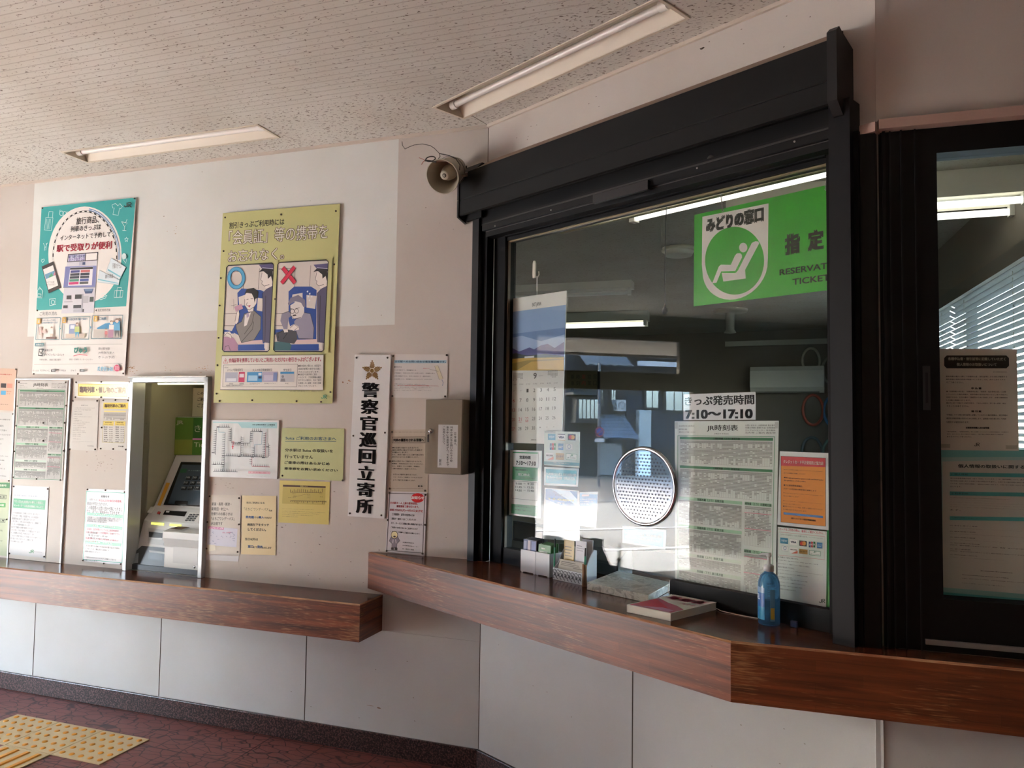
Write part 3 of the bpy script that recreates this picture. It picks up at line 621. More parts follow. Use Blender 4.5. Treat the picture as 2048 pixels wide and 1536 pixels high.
# white line icons
s.l(WL, 3, [(333, 305), (384, 308), (372, 398), (322, 394)], True); s.l(WL, 3, [(350, 304), (356, 262), (384, 264), (380, 306)]); [s.l(WL, 2, [(340 + 9 * i, 315), (333 + 9 * i, 390)]) for i in range(4)]
s.o(WL, 445, 275, 14, 3, 16); s.o(WL, 467, 277, 13, 3, 14); s.l(WL, 3, [(432, 262), (436, 250)]); s.l(WL, 3, [(480, 268), (488, 262)])
s.l(WL, 3, [(830, 205), (848, 222), (862, 206), (880, 228), (866, 244), (860, 238), (850, 290), (812, 284), (822, 236), (812, 238), (806, 216)], True)
s.l(WL, 3, [(874, 335), (915, 345), (896, 372), (874, 335)]); s.l(WL, 3, [(896, 370), (893, 398), (880, 396), (908, 400)]); s.l(WL, 3, [(902, 345), (914, 318)])
s.l(WL, 3, [(909 + (14 if k % 2 == 0 else 7) * math.sin(k * math.pi / 5), 463 - (18 if k % 2 == 0 else 8) * math.cos(k * math.pi / 5)) for k in range(10)], True)
s.l(WL, 3, [(316, 488), (330, 520), (345, 486)]); s.l(WL, 3, [(326, 515), (324, 542)]); s.l(WL, 3, [(338, 488), (334, 540)])
s.l(WL, 3, [(311, 628), (301, 612), (306, 602), (312, 608), (320, 600), (326, 608), (311, 628)])
s.c(WL, 893, 582, 16, 22); s.l(WL, 3, [(880, 598), (906, 632), (910, 598)])
s.l(WL, 3, [(274, 830), (282, 815), (302, 815), (312, 832), (306, 880), (272, 876)], True); s.l(WL, 3, [(278, 850), (300, 852), (298, 872), (276, 870)], True); s.l(WL, 3, [(284, 815), (290, 800), (298, 815)])
s.l(WL, 3, [(360, 888), (404, 884), (406, 926), (362, 934)], True); s.o(WL, 385, 910, 12, 3, 15)
s.l(WL, 3, [(712, 886), (740, 876), (772, 862), (760, 880), (726, 892)], True); s.l(WL, 3, [(722, 880), (734, 848), (758, 848), (764, 866)])
s.l(WL, 3, [(826, 828), (886, 826), (880, 874), (822, 876)], True); s.l(WL, 3, [(842, 826), (846, 806), (874, 806), (872, 826)]); s.l(WL, 3, [(842, 828), (838, 874)]); s.l(WL, 3, [(868, 828), (864, 874)])
s.jr(895, 197, 36, '#2c3a34')
s.t(293, 978, 415, 1004, 'ご利用の流れ', '#4a5a58', .0); s.t(688, 958, 795, 975, '◀ 指定席券売機', DK)
for x0, y0, x1, y1 in ((270, 1022, 432, 1178), (456, 1015, 643, 1176), (670, 1005, 875, 1172)): s.fr(x0, y0, x1, y1, 4, '#4f7f86')
for n, x, y in (('1', 275, 1036), ('2', 458, 1028), ('3', 682, 1018)): s.P('#e0b04a', [(x - 4, y - 10), (x + 22, y - 10), (x + 20, y + 30), (x - 6, y + 30)]); s.t(x + 4, y, x + 14, y + 22, n, '#f5f2ea', .03)
s.b(305, 1034, 420, 1062, ['インターネットで予約し', '指定席券売機受取りを選択'], '#4a7a94', .01); s.t(488, 1024, 632, 1038, '駅の指定席券売機で受取り', '#4a7a94', .01); s.t(716, 1018, 768, 1036, 'ご出発', '#3a7aa0', .02)
s.P('#3aa0a0', [(434, 1088), (444, 1098), (434, 1110)]); s.P('#3a90c0', [(652, 1078), (662, 1088), (652, 1102)])
# little figures on the poster
def fig(x, y, h, top, leg, hair='#8a6a58'):
    s.c('#f0d8c8', x, y + .13 * h, .09 * h, .11 * h, 14); s.P(hair, [(x - .1 * h, y + .12 * h), (x - .06 * h, y), (x + .07 * h, y), (x + .1 * h, y + .14 * h), (x + .02 * h, y + .07 * h)])
    s.P(top, [(x - .14 * h, y + .26 * h), (x + .14 * h, y + .26 * h), (x + .17 * h, y + .62 * h), (x - .17 * h, y + .62 * h)]); s.P(leg, [(x - .13 * h, y + .62 * h), (x + .13 * h, y + .62 * h), (x + .1 * h, y + h), (x + .01 * h, y + .7 * h), (x - .1 * h, y + h)])
fig(378, 1085, 80, '#e8e4e0', '#d8c8b8'); s.P('#7a5a4a', [(340, 1158), (408, 1156), (402, 1172), (336, 1172)]); s.P('#e8c8c0', [(286, 1090), (302, 1085), (312, 1120), (300, 1165), (292, 1165)]); s.P('#e8c8c0', [(318, 1095), (338, 1120), (326, 1136), (312, 1125)]); s.l('#8a6a5a', 2, [(286, 1088), (300, 1083), (308, 1140), (292, 1142)], True)
s.r(505, 1068, 545, 1135, '#8a98b8'); s.r(512, 1074, 540, 1100, '#e0e4ec'); s.r(478, 1135, 612, 1164, '#cdbfae'); fig(560, 1055, 110, '#b8c87a', '#4a9fc0')
s.P('#3a90c0', [(700, 1095), (760, 1062), (868, 1045), (866, 1100), (705, 1102)]); s.r(682, 1104, 866, 1160, '#c4bdb4'); fig(806, 1040, 120, '#e8e0d8', '#d8d0c8'); fig(845, 1025, 140, '#5aa8d0', '#5a5a5a'); fig(768, 1098, 68, '#d88080', '#a87070'); s.r(784, 1106, 818, 1162, '#b08098')
s.r(262, 1202, 322, 1225, '#2f7f8a'); s.t(268, 1206, 316, 1221, '対象商品', '#eef4f2', .02)
for y in (1212, 1350): s.l('#b8b4ae', 2, [(255, y + 5), (885, y - 3)])
s.l('#2c2a28', 7, [(320, 1246), (292, 1246), (286, 1290), (314, 1292), (318, 1272)]); s.l('#2c2a28', 7, [(295, 1262), (304, 1278), (324, 1244)])
s.b(328, 1244, 468, 1296, ['JR東日本', 'ダイナミックレールパック'], DK, .005); s.t(294, 1314, 446, 1328, '列車も宿も、自由に選ぶ旅行', DK)
s.t(540, 1230, 632, 1274, 'びゅう', '#2f8a78', .05, 3); s.l('#d05a6a', 4, [(536, 1294), (580, 1282), (635, 1290)]); s.t(506, 1312, 674, 1326, '宿泊・日帰りパッケージツアー', DK)
s.b(714, 1232, 828, 1312, ['  新幹線', 'JR特急列車の', '  きっぷ予約'], '#4a4742', 0)
s.t(706, 1368, 818, 1402, 'えきねっと', '#2f8fb0', .06, 3); s.t(706, 1368, 818, 1402, 'えきねっと', '#d8ecf4', .0, 3); s.c('#d0406a', 846, 1380, 21, 24); s.t(833, 1368, 860, 1378, '乗換', '#f4e0e6'); s.t(833, 1382, 860, 1392, '無料', '#f4e0e6')
s.t(246, 1392, 288, 1404, 'きっぷは', DK); s.t(300, 1390, 366, 1404, 'えきねっと', DK); s.r(377, 1390, 409, 1408, '#3c3a36'); s.t(384, 1393, 402, 1404, '検索', '#eee'); s.t(428, 1390, 484, 1404, '旅行商品は', DK); s.t(518, 1390, 554, 1404, 'びゅう', DK); s.r(582, 1388, 614, 1406, '#3c3a36'); s.t(589, 1391, 608, 1403, '検索', '#eee')
s.pins([(305, 237), (962, 168), (268, 968), (243, 1421), (558, 1421), (882, 1418)]); s.done()

c4 = (410, 390, 3.573)
YG = '#c9c98a'
s = Sheet('fare_poster', 'big yellow green poster of train passengers under a blue ring and red cross', 'poster', 'A', [(128, 130), (965, 62), (910, 1490), (60, 1485)], c4, YG, .012, .001, .4)
s.t(175, 196, 566, 213, '割引きっぷご利用時には', DK, .012)
for tx, x0, y0, x1, y1 in (('「会員証」等の携帯を', 170, 254, 880, 314), ('お忘れなく。', 166, 394, 566, 460)): s.t(x0, y0, x1, y1, tx, '#6f5f50', .03, 3); s.t(x0 + 3, y0 + 3, x1 - 3, y1 - 3, tx, '#ece8dc', .002, 3)
def rr_(x0, y0, x1, y1, sl, r=14):
    return [(x0, y0 + r), (x0 + r, y0), (x1 - r, y0 + sl), (x1, y0 + sl + r), (x1 - 32, y1 - r), (x1 - 32 - r, y1), (x0 - 30 + r, y1), (x0 - 30, y1 - r)]
for k, (x0, x1, y0) in enumerate(((156, 494, 505), (524, 886, 484))):
    q = rr_(x0, y0, x1, 1120, -18); s.P('#dcd3cb', q)
    ox = x0 - 156
    # window frames, seat, guard
    s.l('#6a625c', 3, [(x0 + 6, y0 + 46), (x0 + 110, y0 + 40), (x0 + 122, y0 + 60), (x0 + 112, y0 + 350)]); s.l('#6a625c', 3, [(x0 - 18, 850), (x0 + 70, 846)]); s.l('#6a625c', 3, [(x0 - 20, 934), (x0 + 70, 934)]); s.l('#6a625c', 3, [(x0 + 235, y0 + 20), (x0 + 225, y0 + 170)])
    BL_ = '#2a4fa0'
    if k == 0:
        s.P(BL_, [(232, 700), (262, 668), (400, 680), (440, 700), (430, 1060), (350, 1060), (190, 975), (240, 880)]); s.P('#e0d8d0', [(240, 730), (290, 712), (300, 790), (245, 790)]); s.P('#e0d8d0', [(378, 735), (414, 740), (410, 832), (370, 825)])
        s.P(BL_, [(236, 1070), (432, 1066), (428, 1110), (236, 1112)]); s.P('#e3c8c4', [(240, 1046), (410, 1036), (414, 1062), (238, 1068)]); s.P('#2a4fa0', [(132, 960), (200, 975), (210, 990), (132, 990)])
        s.P('#b58aa4', [(134, 1012), (206, 1020), (238, 1070), (234, 1115), (128, 1112)]); s.l('#3a3634', 3, [(140, 1112), (146, 1082), (170, 1076), (182, 1112)])
        s.P('#8b8682', [(222, 928), (262, 905), (282, 850), (352, 826), (400, 870), (398, 960), (352, 1035), (262, 1056), (226, 960)]); s.l('#3a3634', 3, [(222, 928), (262, 905), (282, 850), (352, 826), (400, 870), (398, 960), (352, 1035), (262, 1056), (226, 960)], True)
        s.P('#efe9e4', [(286, 858), (330, 838), (300, 930), (280, 940)]); s.P('#b8a8c0', [(296, 848), (312, 840), (318, 865), (300, 880)]); s.l('#3a3634', 3, [(352, 846), (336, 920), (282, 995)]); s.l('#3a3634', 3, [(262, 1050), (340, 960), (350, 905)])
        s.P('#efe6df', [(286, 745), (292, 700), (350, 690), (372, 735), (368, 775), (352, 800), (346, 830), (312, 836), (296, 800), (286, 790)]); s.l('#3a3634', 3, [(286, 745), (284, 785), (298, 812), (318, 822), (350, 800)]); s.P('#1e1b1c', [(282, 712), (300, 672), (350, 664), (384, 690), (380, 735), (362, 742), (356, 772), (350, 735), (335, 705), (300, 700)])
        s.l('#3a3634', 3, [(298, 748), (312, 744)]); s.l('#3a3634', 3, [(328, 742), (346, 742)]); s.l('#3a3634', 3, [(304, 768), (296, 786), (306, 790)]); s.P('#b85a6a', [(306, 792), (328, 786), (320, 804)])
        s.P('#c89ab0', [(212, 800), (262, 778), (274, 812), (222, 836)]); s.P('#efe6df', [(216, 900), (226, 850), (240, 815), (248, 850), (240, 905), (224, 925)]); s.l('#3a3634', 3, [(216, 905), (226, 850), (240, 815), (248, 850), (238, 925)]); s.P('#efe6df', [(138, 980), (180, 975), (198, 1010), (186, 1025), (150, 1000)]); s.l('#3a3634', 3, [(140, 1005), (160, 985), (186, 1000), (196, 1022)])
        s.l('#7a7470', 2, [(206, 745), (208, 820)]); s.l('#7a7470', 2, [(188, 792), (226, 784)])
    else:
        s.P(BL_, [(600, 690), (640, 655), (760, 655), (800, 680), (798, 1040), (640, 1040), (600, 900)]); s.P('#e0d8d0', [(628, 712), (700, 700), (700, 760), (620, 770)]); s.P('#e0d8d0', [(728, 715), (800, 722), (790, 815), (728, 805)])
        s.P(BL_, [(616, 1068), (820, 1066), (816, 1112), (612, 1112)]); s.P('#e3c8c4', [(612, 1036), (810, 1030), (812, 1062), (630, 1068)]); s.P(BL_, [(496, 962), (560, 960), (566, 985), (496, 1000)]); s.P('#3f6a70', [(500, 1050), (600, 1048), (622, 1075), (612, 1112), (494, 1112)])
        s.P('#4a4a50', [(508, 985), (600, 962), (655, 975), (664, 1030), (640, 1064), (520, 1046)]); s.l('#26262a', 6, [(528, 1024), (524, 990), (560, 970), (590, 990), (562, 1030)])
        s.P('#8f8a9c', [(552, 850), (600, 832), (640, 850), (600, 880), (592, 960), (566, 960), (542, 900)]); s.P('#9d98ac', [(640, 905), (700, 838), (756, 850), (782, 950), (776, 1030), (672, 1026), (650, 960)]); s.l('#3a3634', 3, [(552, 850), (600, 832), (622, 850)]); s.l('#3a3634', 3, [(700, 838), (756, 850), (782, 950), (776, 1030), (672, 1026), (650, 960)])
        s.P('#e6e0dc', [(612, 790), (660, 760), (712, 780), (712, 840), (690, 880), (630, 886), (614, 850)]); s.l('#3a3634', 3, [(612, 790), (616, 860), (640, 886), (690, 876)]); s.P('#7f7c92', [(596, 775), (616, 735), (670, 715), (718, 750), (722, 800), (706, 800), (690, 770), (650, 760), (612, 780), (602, 796)])
        s.o('#3a3634', 628, 832, 14, 3, 16); s.o('#3a3634', 658, 830, 14, 3, 16); s.P('#3a3634', [(630, 858), (652, 854), (658, 864), (630, 868)]); s.l('#3a3634', 3, [(612, 812), (640, 818)]); s.l('#3a3634', 3, [(650, 814), (680, 806)])
        s.P('#efe6df', [(612, 940), (640, 922), (672, 940), (676, 962), (640, 972), (616, 962)]); s.l('#3a3634', 3, [(614, 950), (640, 925), (670, 945), (640, 970)]); s.P('#efe6df', [(566, 962), (594, 962), (598, 980), (570, 984)])
        for x, y in ((736, 690), (752, 706), (766, 726), (742, 726), (750, 754)): s.P('#eef4f8', [(x - 6, y), (x + 4, y - 8), (x + 6, y + 4), (x - 2, y + 8)])
    gx = x1 - 494
    s.P('#5a5672', [(414 + gx, 700), (440 + gx, 672), (484 + gx, 650), (470 + gx, 1060), (416 + gx, 1052)]); s.l('#2c2a30', 3, [(414 + gx, 700), (416 + gx, 1052), (428 + gx, 1052)]); s.l('#2c2a30', 3, [(436 + gx, 720), (430 + gx, 1050)]); s.P('#efe6df', [(426 + gx, 1056), (452 + gx, 1056), (450 + gx, 1108), (426 + gx, 1096)])
    s.P('#efe6df', [(402 + gx, 560), (420 + gx, 545), (470 + gx, 560), (486 + gx, 600), (484 + gx, 650), (440 + gx, 672), (424 + gx, 650), (408 + gx, 640), (412 + gx, 620), (398 + gx, 610)]); s.l('#3a3634', 3, [(410 + gx, 556), (400 + gx, 608), (412 + gx, 616), (408 + gx, 636), (428 + gx, 652), (462 + gx, 640)]); s.P('#1e1b1c', [(420 + gx, 545), (486 + gx, 540), (488 + gx, 635), (474 + gx, 580), (452 + gx, 600), (450 + gx, 570)])
    s.P('#5a5480', [(388 + gx, 500), (492 + gx, 490), (490 + gx, 535), (412 + gx, 530)]); s.P('#262228', [(386 + gx, 552), (412 + gx, 526), (490 + gx, 532), (490 + gx, 546), (410 + gx, 546)]); s.l('#d8d4e0', 3, [(412 + gx, 520), (490 + gx, 528)])
    s.l('#211f20', 6, q, True)
    s.P(YG, [(x1 + 4, y0 - 40), (x1 + 30, y0 - 40), (x1, 1130), (x1 - 29, 1130)])
    if k == 0: s.o('#2a7fb0', 226, 594, 52, 24, 66); s.o('#5ab4dc', 226, 594, 52, 16, 66)
    else:
        for a, b in (((560, 520), (648, 630)), ((646, 515), (552, 632))): s.l('#7a2a3a', 28, [a, b]); s.l('#dc2f50', 22, [a, b])
s.P('#e6e1d8', [(126, 1150), (852, 1142), (848, 1395), (114, 1392)]); s.l('#5a564e', 3, [(126, 1150), (852, 1142), (848, 1395), (114, 1392)], True)
s.l('#c8505a', 4, [(152, 1168), (136, 1202), (170, 1202)], True); s.t(151, 1178, 155, 1196, '!', '#c8505a', .04)
s.t(176, 1166, 834, 1190, '会員証等を携帯していないとご利用いただけない割引きっぷがございます。', '#c0405a', .018)
s.fr(138, 1214, 662, 1372, 3, '#8a867e'); s.t(146, 1228, 180, 1238, '例えば…', DK)
for x0, x1, tx in ((164, 276, 'ジパング倶楽部割引'), (346, 484, '大人の休日倶楽部割引'), (566, 622, '学生割引')): s.t(x0, 1242, x1, 1260, tx, DK)
s.r(152, 1268, 238, 1338, '#b4b6c4'); s.r(160, 1310, 228, 1332, '#dfe0e6'); s.r(248, 1266, 288, 1338, '#d03060'); s.r(252, 1278, 284, 1304, '#f0dfe4'); s.r(308, 1266, 412, 1338, '#4a9ad0'); s.r(316, 1290, 380, 1328, '#a8d4ea'); s.r(388, 1272, 410, 1290, '#e8f0f4'); s.r(388, 1296, 410, 1312, '#1c3a6a'); s.r(420, 1264, 522, 1336, '#b9b0c4'); s.r(428, 1288, 490, 1326, '#cfc8d6'); s.r(496, 1270, 520, 1328, '#7f94c4'); s.r(545, 1264, 642, 1336, '#c4c4c6'); s.r(545, 1264, 642, 1278, '#3a90c8'); s.c('#8a8a90', 562, 1298, 9, 10, 14); s.P('#8a8a90', [(546, 1334), (550, 1312), (576, 1312), (580, 1334)])
s.t(180, 1344, 208, 1354, '会員証', DK); s.t(252, 1344, 282, 1354, '会員手帳', DK); s.t(326, 1344, 400, 1354, '大人の休日ミドルカード', DK); s.t(430, 1342, 510, 1352, '大人の休日ジパングカード', DK); s.t(580, 1342, 602, 1352, '学生証', DK); s.t(158, 1358, 278, 1366, '※会員証・会員手帳の見本です。', DK)
s.b(674, 1214, 834, 1272, ['●車内改札の際には、会員証や', '  会員手帳等の提示をお願い', '  することがございます。'], DK); s.b(674, 1276, 836, 1372, ['●会員証や会員手帳をご提示', '  いただけず、ご利用資格の確認', '  ができない場合は、改めて割引', '  を使用しない運賃・料金を頂戴', '  することがございます。'], DK)
s.t(612, 1398, 846, 1408, '※お持ちの会員証により割引の条件が異なります。詳しくは駅係員におたずねください。', '#6a675e'); s.jr(838, 1428, 28, '#2a8a6a')
s.pins([(145, 161), (545, 139), (936, 115), (134, 401), (114, 594), (106, 790), (98, 1021), (90, 1216), (83, 1420), (105, 1472), (338, 1466), (655, 1473), (830, 1478), (897, 1408), (924, 495), (502, 744)]); s.done()

c2 = (0, 720, 3.657)
# framed pin board left of the vending machine
bq = [A.px(p, .01) for p in ((32, 757), (141, 757), (121, 1123), (15.5, 1114))]
bc_ = (sum(q[0] for q in bq) / 4, sum(q[1] for q in bq) / 4)
brd = thing('pin_board', 'tall aluminium edged pin board holding the train timetable at the left edge', 'notice board', A.w(bc_[0], 0, bc_[1]), A.a)
L_ = [(q[0] - bc_[0], q[1] - bc_[1]) for q in bq]; L_[3] = (L_[3][0], SH + .002 - bc_[1]); L_[2] = (L_[2][0], SH + .002 - bc_[1])
mb = MB(); mb.hexa([(L_[3][0], -.0005, L_[3][1]), (L_[2][0], -.0005, L_[2][1]), (L_[2][0], -.007, L_[2][1]), (L_[3][0], -.007, L_[3][1])], [(L_[0][0], -.0005, L_[0][1]), (L_[1][0], -.0005, L_[1][1]), (L_[1][0], -.007, L_[1][1]), (L_[0][0], -.007, L_[0][1])], C('#cfc8c0', .7)); mb.build('board', brd)
mb = MB(); e = .008
for a, b in ((0, 3), (1, 2), (0, 1)):
    (xa, za), (xb, zb) = L_[a], L_[b]
    if a == 0 and b == 1: mb.hexa([(xa, 0, za - e), (xb, 0, zb - e), (xb, -.013, zb - e), (xa, -.013, za - e)], [(xa, 0, za), (xb, 0, zb), (xb, -.013, zb), (xa, -.013, za)], ALU)
    else: mb.hexa([(xb - e / 2, 0, zb), (xb + e / 2, 0, zb), (xb + e / 2, -.013, zb), (xb - e / 2, -.013, zb)], [(xa - e / 2, 0, za), (xa + e / 2, 0, za), (xa + e / 2, -.013, za), (xa - e / 2, -.013, za)], ALU)
mb.build('edge_frame', brd)
GN = '#3f7f56'
def timetable(s, f, rows, left=True):
    """f maps percent of the sheet to view coordinates"""
    def R(x0, y0, x1, y1, c): s.r(*f(x0, y0), *f(x1, y1), c)
    def T(x0, y0, x1, y1, t, c=DK, b=.0): s.t(*f(x0, y0), *f(x1, y1), t, c, b)
    def GR(x0, y0, x1, y1, r, c, d=.8): s.grid(*f(x0, y0), *f(x1, y1), r, c, '#9a9a96', rows, d)
    T(31, 2.2, 61, 6.2, 'JR時刻表', DK, .01); T(38, 7, 52, 8, 'JR東日本 新潟支社', DK)
    T(4, 2.4, 19, 3.4, '2020年3月14日改正', DK); T(4, 4.5, 12, 5.3, '臨時列車の運転', DK); T(4, 6.2, 20, 7, '運転日にご注意ください', DK)
    for k in range(4): T(68, 2 + k * 1.4, 97, 3 + k * 1.4, ('お問い合わせ 上越新幹線 電話番号', '列車の時刻 運賃 料金 空席情報', 'テレフォンセンター 年中無休', '忘れ物 ご案内 遺失物')[k], DK)
    for (y0, y1, x0, x1, t, n, dark) in ((9.5, 26, 5, 95, '上越新幹線（上り）東京方面', 40, 1), (27, 45, 5, 95, '上越新幹線（下り）新潟方面', 40, 1), (46, 62, 4, 66, '信越本線（上り）長岡方面', 28, 0), (63, 79, 4, 66, '信越本線（下り）新津方面', 28, 0), (80, 88, 4, 66, '弥彦線（上り）弥彦方面', 24, 0), (89, 98.5, 4, 66, '弥彦線（下り）東三条方面', 24, 0), (46, 71, 68.5, 95, '越後線（上り）出雲崎方面', 16, 0), (73, 98.5, 68.5, 95, '越後線（下り）吉田方面', 16, 0)):
        hd = 1.6 if dark else 1.9; c = GN if dark else ('#9cc4a4' if y0 < 80 else '#c4d4c4')
        R(x0, y0, x1, y0 + hd, c); m = (x0 + x1) / 2; T(m - 13, y0 + .15, m + 13, y0 + hd - .15, t, '#22402c' if not dark else '#10301c', .02)
        GR(x0 + .5, y0 + hd + .5, x1 - .5, y1 - .4, max(6, int((y1 - y0) * 1.1)), n, .72)
    for y in (52, 61, 77, 86): R(68.5, y, 95, y + .35, '#d87a90')
    s.fr(*f(3, 8.7), *f(97, 99.3), 3, '#4f8f66')
s = Sheet('timetable_poster', 'train timetable with green headings pinned on the aluminium edged board left of the niche', 'timetable', 'A', [(132, 150), (495, 155), (455, 885), (92, 870)], c2, '#cccac6', .0105)
def f2(x, y): a = x / 100; b = y / 100; return ((132 * (1 - a) + 495 * a) * (1 - b) + (92 * (1 - a) + 455 * a) * b, (150 * (1 - a) + 155 * a) * (1 - b) + (870 * (1 - a) + 885 * a) * b)
timetable(s, f2, 1); s.pins([(140, 163), (482, 163), (127, 337), (484, 333), (120, 481), (473, 460), (318, 460), (108, 668), (466, 664), (318, 590), (100, 857), (269, 870), (443, 878)]); s.done()
s = Sheet('elevator_notice', 'white notice with a green band pinned under the timetable on the aluminium edged board', 'notice', 'A', [(97, 915), (357, 928), (330, 1450), (65, 1420)], c2, '#c6c6c6', .0105, rough=.35)
s.t(106, 982, 330, 1008, '新潟駅2番線の昇降設備について', '#6a7f96', .0); s.P('#3f9a6c', [(100, 1012), (334, 1026), (328, 1096), (96, 1080)]); s.t(104, 1024, 318, 1058, '7月15日(水)始発から新しい階段と', '#e6efe8', .015); s.t(102, 1054, 318, 1084, 'エレベーターの利用を開始いたします', '#e6efe8', .015)
s.b(90, 1108, 314, 1330, [' いつもJR東日本をご利用いただき、ありがとう', 'ございます。現在、新潟駅では、2021年度末の', '高架駅完成に向けた工事を進めております。', ' これに伴い、7月15日(水)始発から、2番線にエレ', 'ベーターの利用を開始いたします。', ' あわせて階段の位置が変更となります。', ' これに伴い、今まで使用していた階段はございませ', 'ん。お客様には大変ご不便をおかけします。', ' これからも安全で安心してご利用いただける駅づくりに', '取り組んでまいりますので、ご理解とご協', '力をお願いいたします。'], '#4a4a48', 0, .4, 1.2, .1)
s.jr(214, 1388, 24, '#3a8a5a'); s.t(247, 1398, 308, 1410, '東日本旅客鉄道', '#777'); s.pins([(102, 925), (350, 943), (70, 1414), (324, 1438)]); s.done()
s = Sheet('orange_notice', 'pale orange notice cut by the left frame edge beside the timetable board', 'notice', 'A', [(-120, 55), (122, 65), (100, 372), (-140, 358)], c2, '#cfae98', .003)
s.t(-40, 98, 88, 112, 'ご利用のお客さまへ', '#b03a30', .03); s.b(-100, 118, 96, 140, ['券売機でのお買い求め方法について', 'ご案内いたします。係員にお声がけください。'], DK)
s.r(8, 170, 44, 204, '#34262a'); s.r(52, 172, 90, 206, '#e0907c'); s.r(8, 224, 42, 256, '#4aa0cc'); s.b(50, 226, 88, 252, ['電子マネー', 'カード'], '#b0503a', .02); s.r(-100, 170, -10, 256, '#d0d8e0'); s.b(-100, 290, 60, 330, ['きっぷうりば', '領収書が必要なお客さまは'], DK); s.pins([(118, 68)]); s.done()
s = Sheet('lost_property_notice', 'white text notice below the pale orange one at the left frame edge', 'notice', 'A', [(-120, 378), (103, 385), (72, 880), (-140, 860)], c2, '#c4c3c0', .003)
s.t(-20, 428, 74, 442, 'INFO お知らせ', DK, .01); s.b(-90, 470, 76, 620, ['お客さまへのご案内', 'スマートフォンで列車の', '運行情報をご覧いただけます', '詳しくは駅係員まで', 'おたずねください'], DK); s.b(-100, 690, 60, 800, ['運転見合わせ', '遅延証明書', '運休情報', 'ご案内窓口'], '#4a4742'); s.t(-10, 842, 45, 854, '東日本旅客鉄道', DK); s.pins([(96, 395), (66, 884)]); s.done()
s = Sheet('phone_number_notice', 'pale green notice with a dark green heading at the lower left frame edge', 'notice', 'A', [(-130, 890), (72, 893), (50, 1435), (-150, 1410)], c2, '#b6be9e', .003)
s.P('#3f7f4a', [(-128, 896), (72, 898), (70, 938), (-128, 930)]); s.t(-30, 908, 48, 926, '電話番号', '#e8ecd8', .02); s.fr(-40, 984, 46, 1018, 3, DK); s.t(-30, 990, 38, 1010, 'お忘れ物のご案内', DK, .02); s.P('#4a9a50', [(-128, 1044), (42, 1046), (40, 1078), (-128, 1074)]); s.t(-30, 1052, 30, 1070, '分水駅', '#e8ecd8', .02); s.fr(-40, 1158, 38, 1190, 3, DK); s.t(-30, 1164, 30, 1184, '落とし物', DK, .02); s.b(-110, 1230, 20, 1330, ['お客さまのご利用を', '心より', 'お待ちしております'], DK); s.pins([(50, 1166)]); s.done()
s = Sheet('laminated_heading', 'shiny laminated strip with a yellow heading left of the vending machine niche', 'notice', 'A', [(545, 155), (960, 160), (950, 285), (548, 275)], c2, '#d0cdc4', .004, .0008, .12)
s.P('#e6cf62', [(572, 172), (934, 180), (928, 272), (568, 264)]); s.fr(572, 172, 930, 270, 5, '#b49a30'); s.t(582, 192, 918, 246, '臨時列車・催し物のご案内', '#6a3a2a', .045, 2); s.pins([(558, 163), (742, 160), (950, 162), (553, 272), (740, 272), (945, 276)]); s.done()
s = Sheet('letter_notice', 'plain white typed letter pinned below the yellow laminated strip', 'notice', 'A', [(530, 295), (722, 295), (708, 665), (500, 655)], c2, '#cdc9c2', .003)
s.t(592, 327, 642, 336, 'お知らせ', DK); s.b(542, 348, 696, 382, [' いつも列車をご利用いただきましてありがとうございます', 'このたび、下記のとおり列車の運転時刻を変更し', 'ご案内申し上げます。'], DK, 0, .5); s.t(540, 392, 602, 400, 'お客さま各位', DK); s.b(540, 412, 670, 560, ['1 変更日  2020年9月12日から13日まで', '2 時 刻', '   (1)越後線上り', '     分水 7時12分 吉田 7時30分', '     分水 9時44分 吉田', '     分水 13時22分', '     分水 15時05分 新潟', '   (2)越後線下り', '     吉田 8時05分 柏崎', '     吉田 10時20分 出雲崎', '     吉田 14時', '     吉田 16時'], DK, 0, .5, .8); s.b(536, 566, 690, 580, ['ご理解とご協力をお願いいたします。', 'お問い合わせ'], DK); s.b(528, 594, 684, 606, ['列車の時刻等の詳細は駅係員にお問い合わせください', 'くわしくは窓口まで'], DK, 0, .5); s.t(640, 624, 686, 634, '分水駅長', DK); s.pins([(534, 300), (712, 299), (511, 652), (697, 654)]); s.done()
s = Sheet('extra_train_notice', 'white sheet with yellow headings and a calendar table next to the niche', 'notice', 'A', [(742, 290), (950, 290), (925, 665), (725, 655)], c2, '#cdcac2', .003)
s.r(757, 312, 934, 358, '#ead45a'); s.t(766, 322, 918, 348, '臨時列車のご案内', '#6a4a2a', .03); s.r(762, 370, 920, 382, '#ead98a'); s.grid(760, 384, 918, 440, 6, 16, '#b4ae9a', 1, .8)
for x in (757, 842): s.r(x, 448, x + 74, 480, '#e6cf62'); s.t(x + 12, 452, x + 60, 463, '吉田発 時刻', '#5a4a2a', .02); s.t(x + 6, 467, x + 66, 477, '列車名 発時刻', '#5a4a2a'); s.b(x + 4, 486, x + 68, 604, ['新潟   10:12', '弥彦   10:25', '分水   11:02', '寺泊   11:20', '柏崎   12:44', '長岡   13:05', '東三条 14:20', '内野   15:38'], DK, .02)
s.fr(755, 446, 910, 608, 2, '#c4b45a'); s.t(866, 626, 906, 637, '分水駅', DK, .02); s.pins([(757, 295), (845, 293), (938, 296), (745, 494), (738, 648), (829, 651), (921, 655)]); s.done()
s = Sheet('closure_notice', 'green bordered announcement with red lines standing on the shelf left of the niche', 'notice', 'A', [(635, 940), (918, 951), (893, 1500), (603, 1470)], c2, '#c8c9c8', .004, rough=.25)
s.l('#3f9a80', 6, [(634, 960), (914, 974), (892, 1484), (608, 1458)], True); s.t(740, 988, 800, 1008, 'お知らせ', DK, .04)
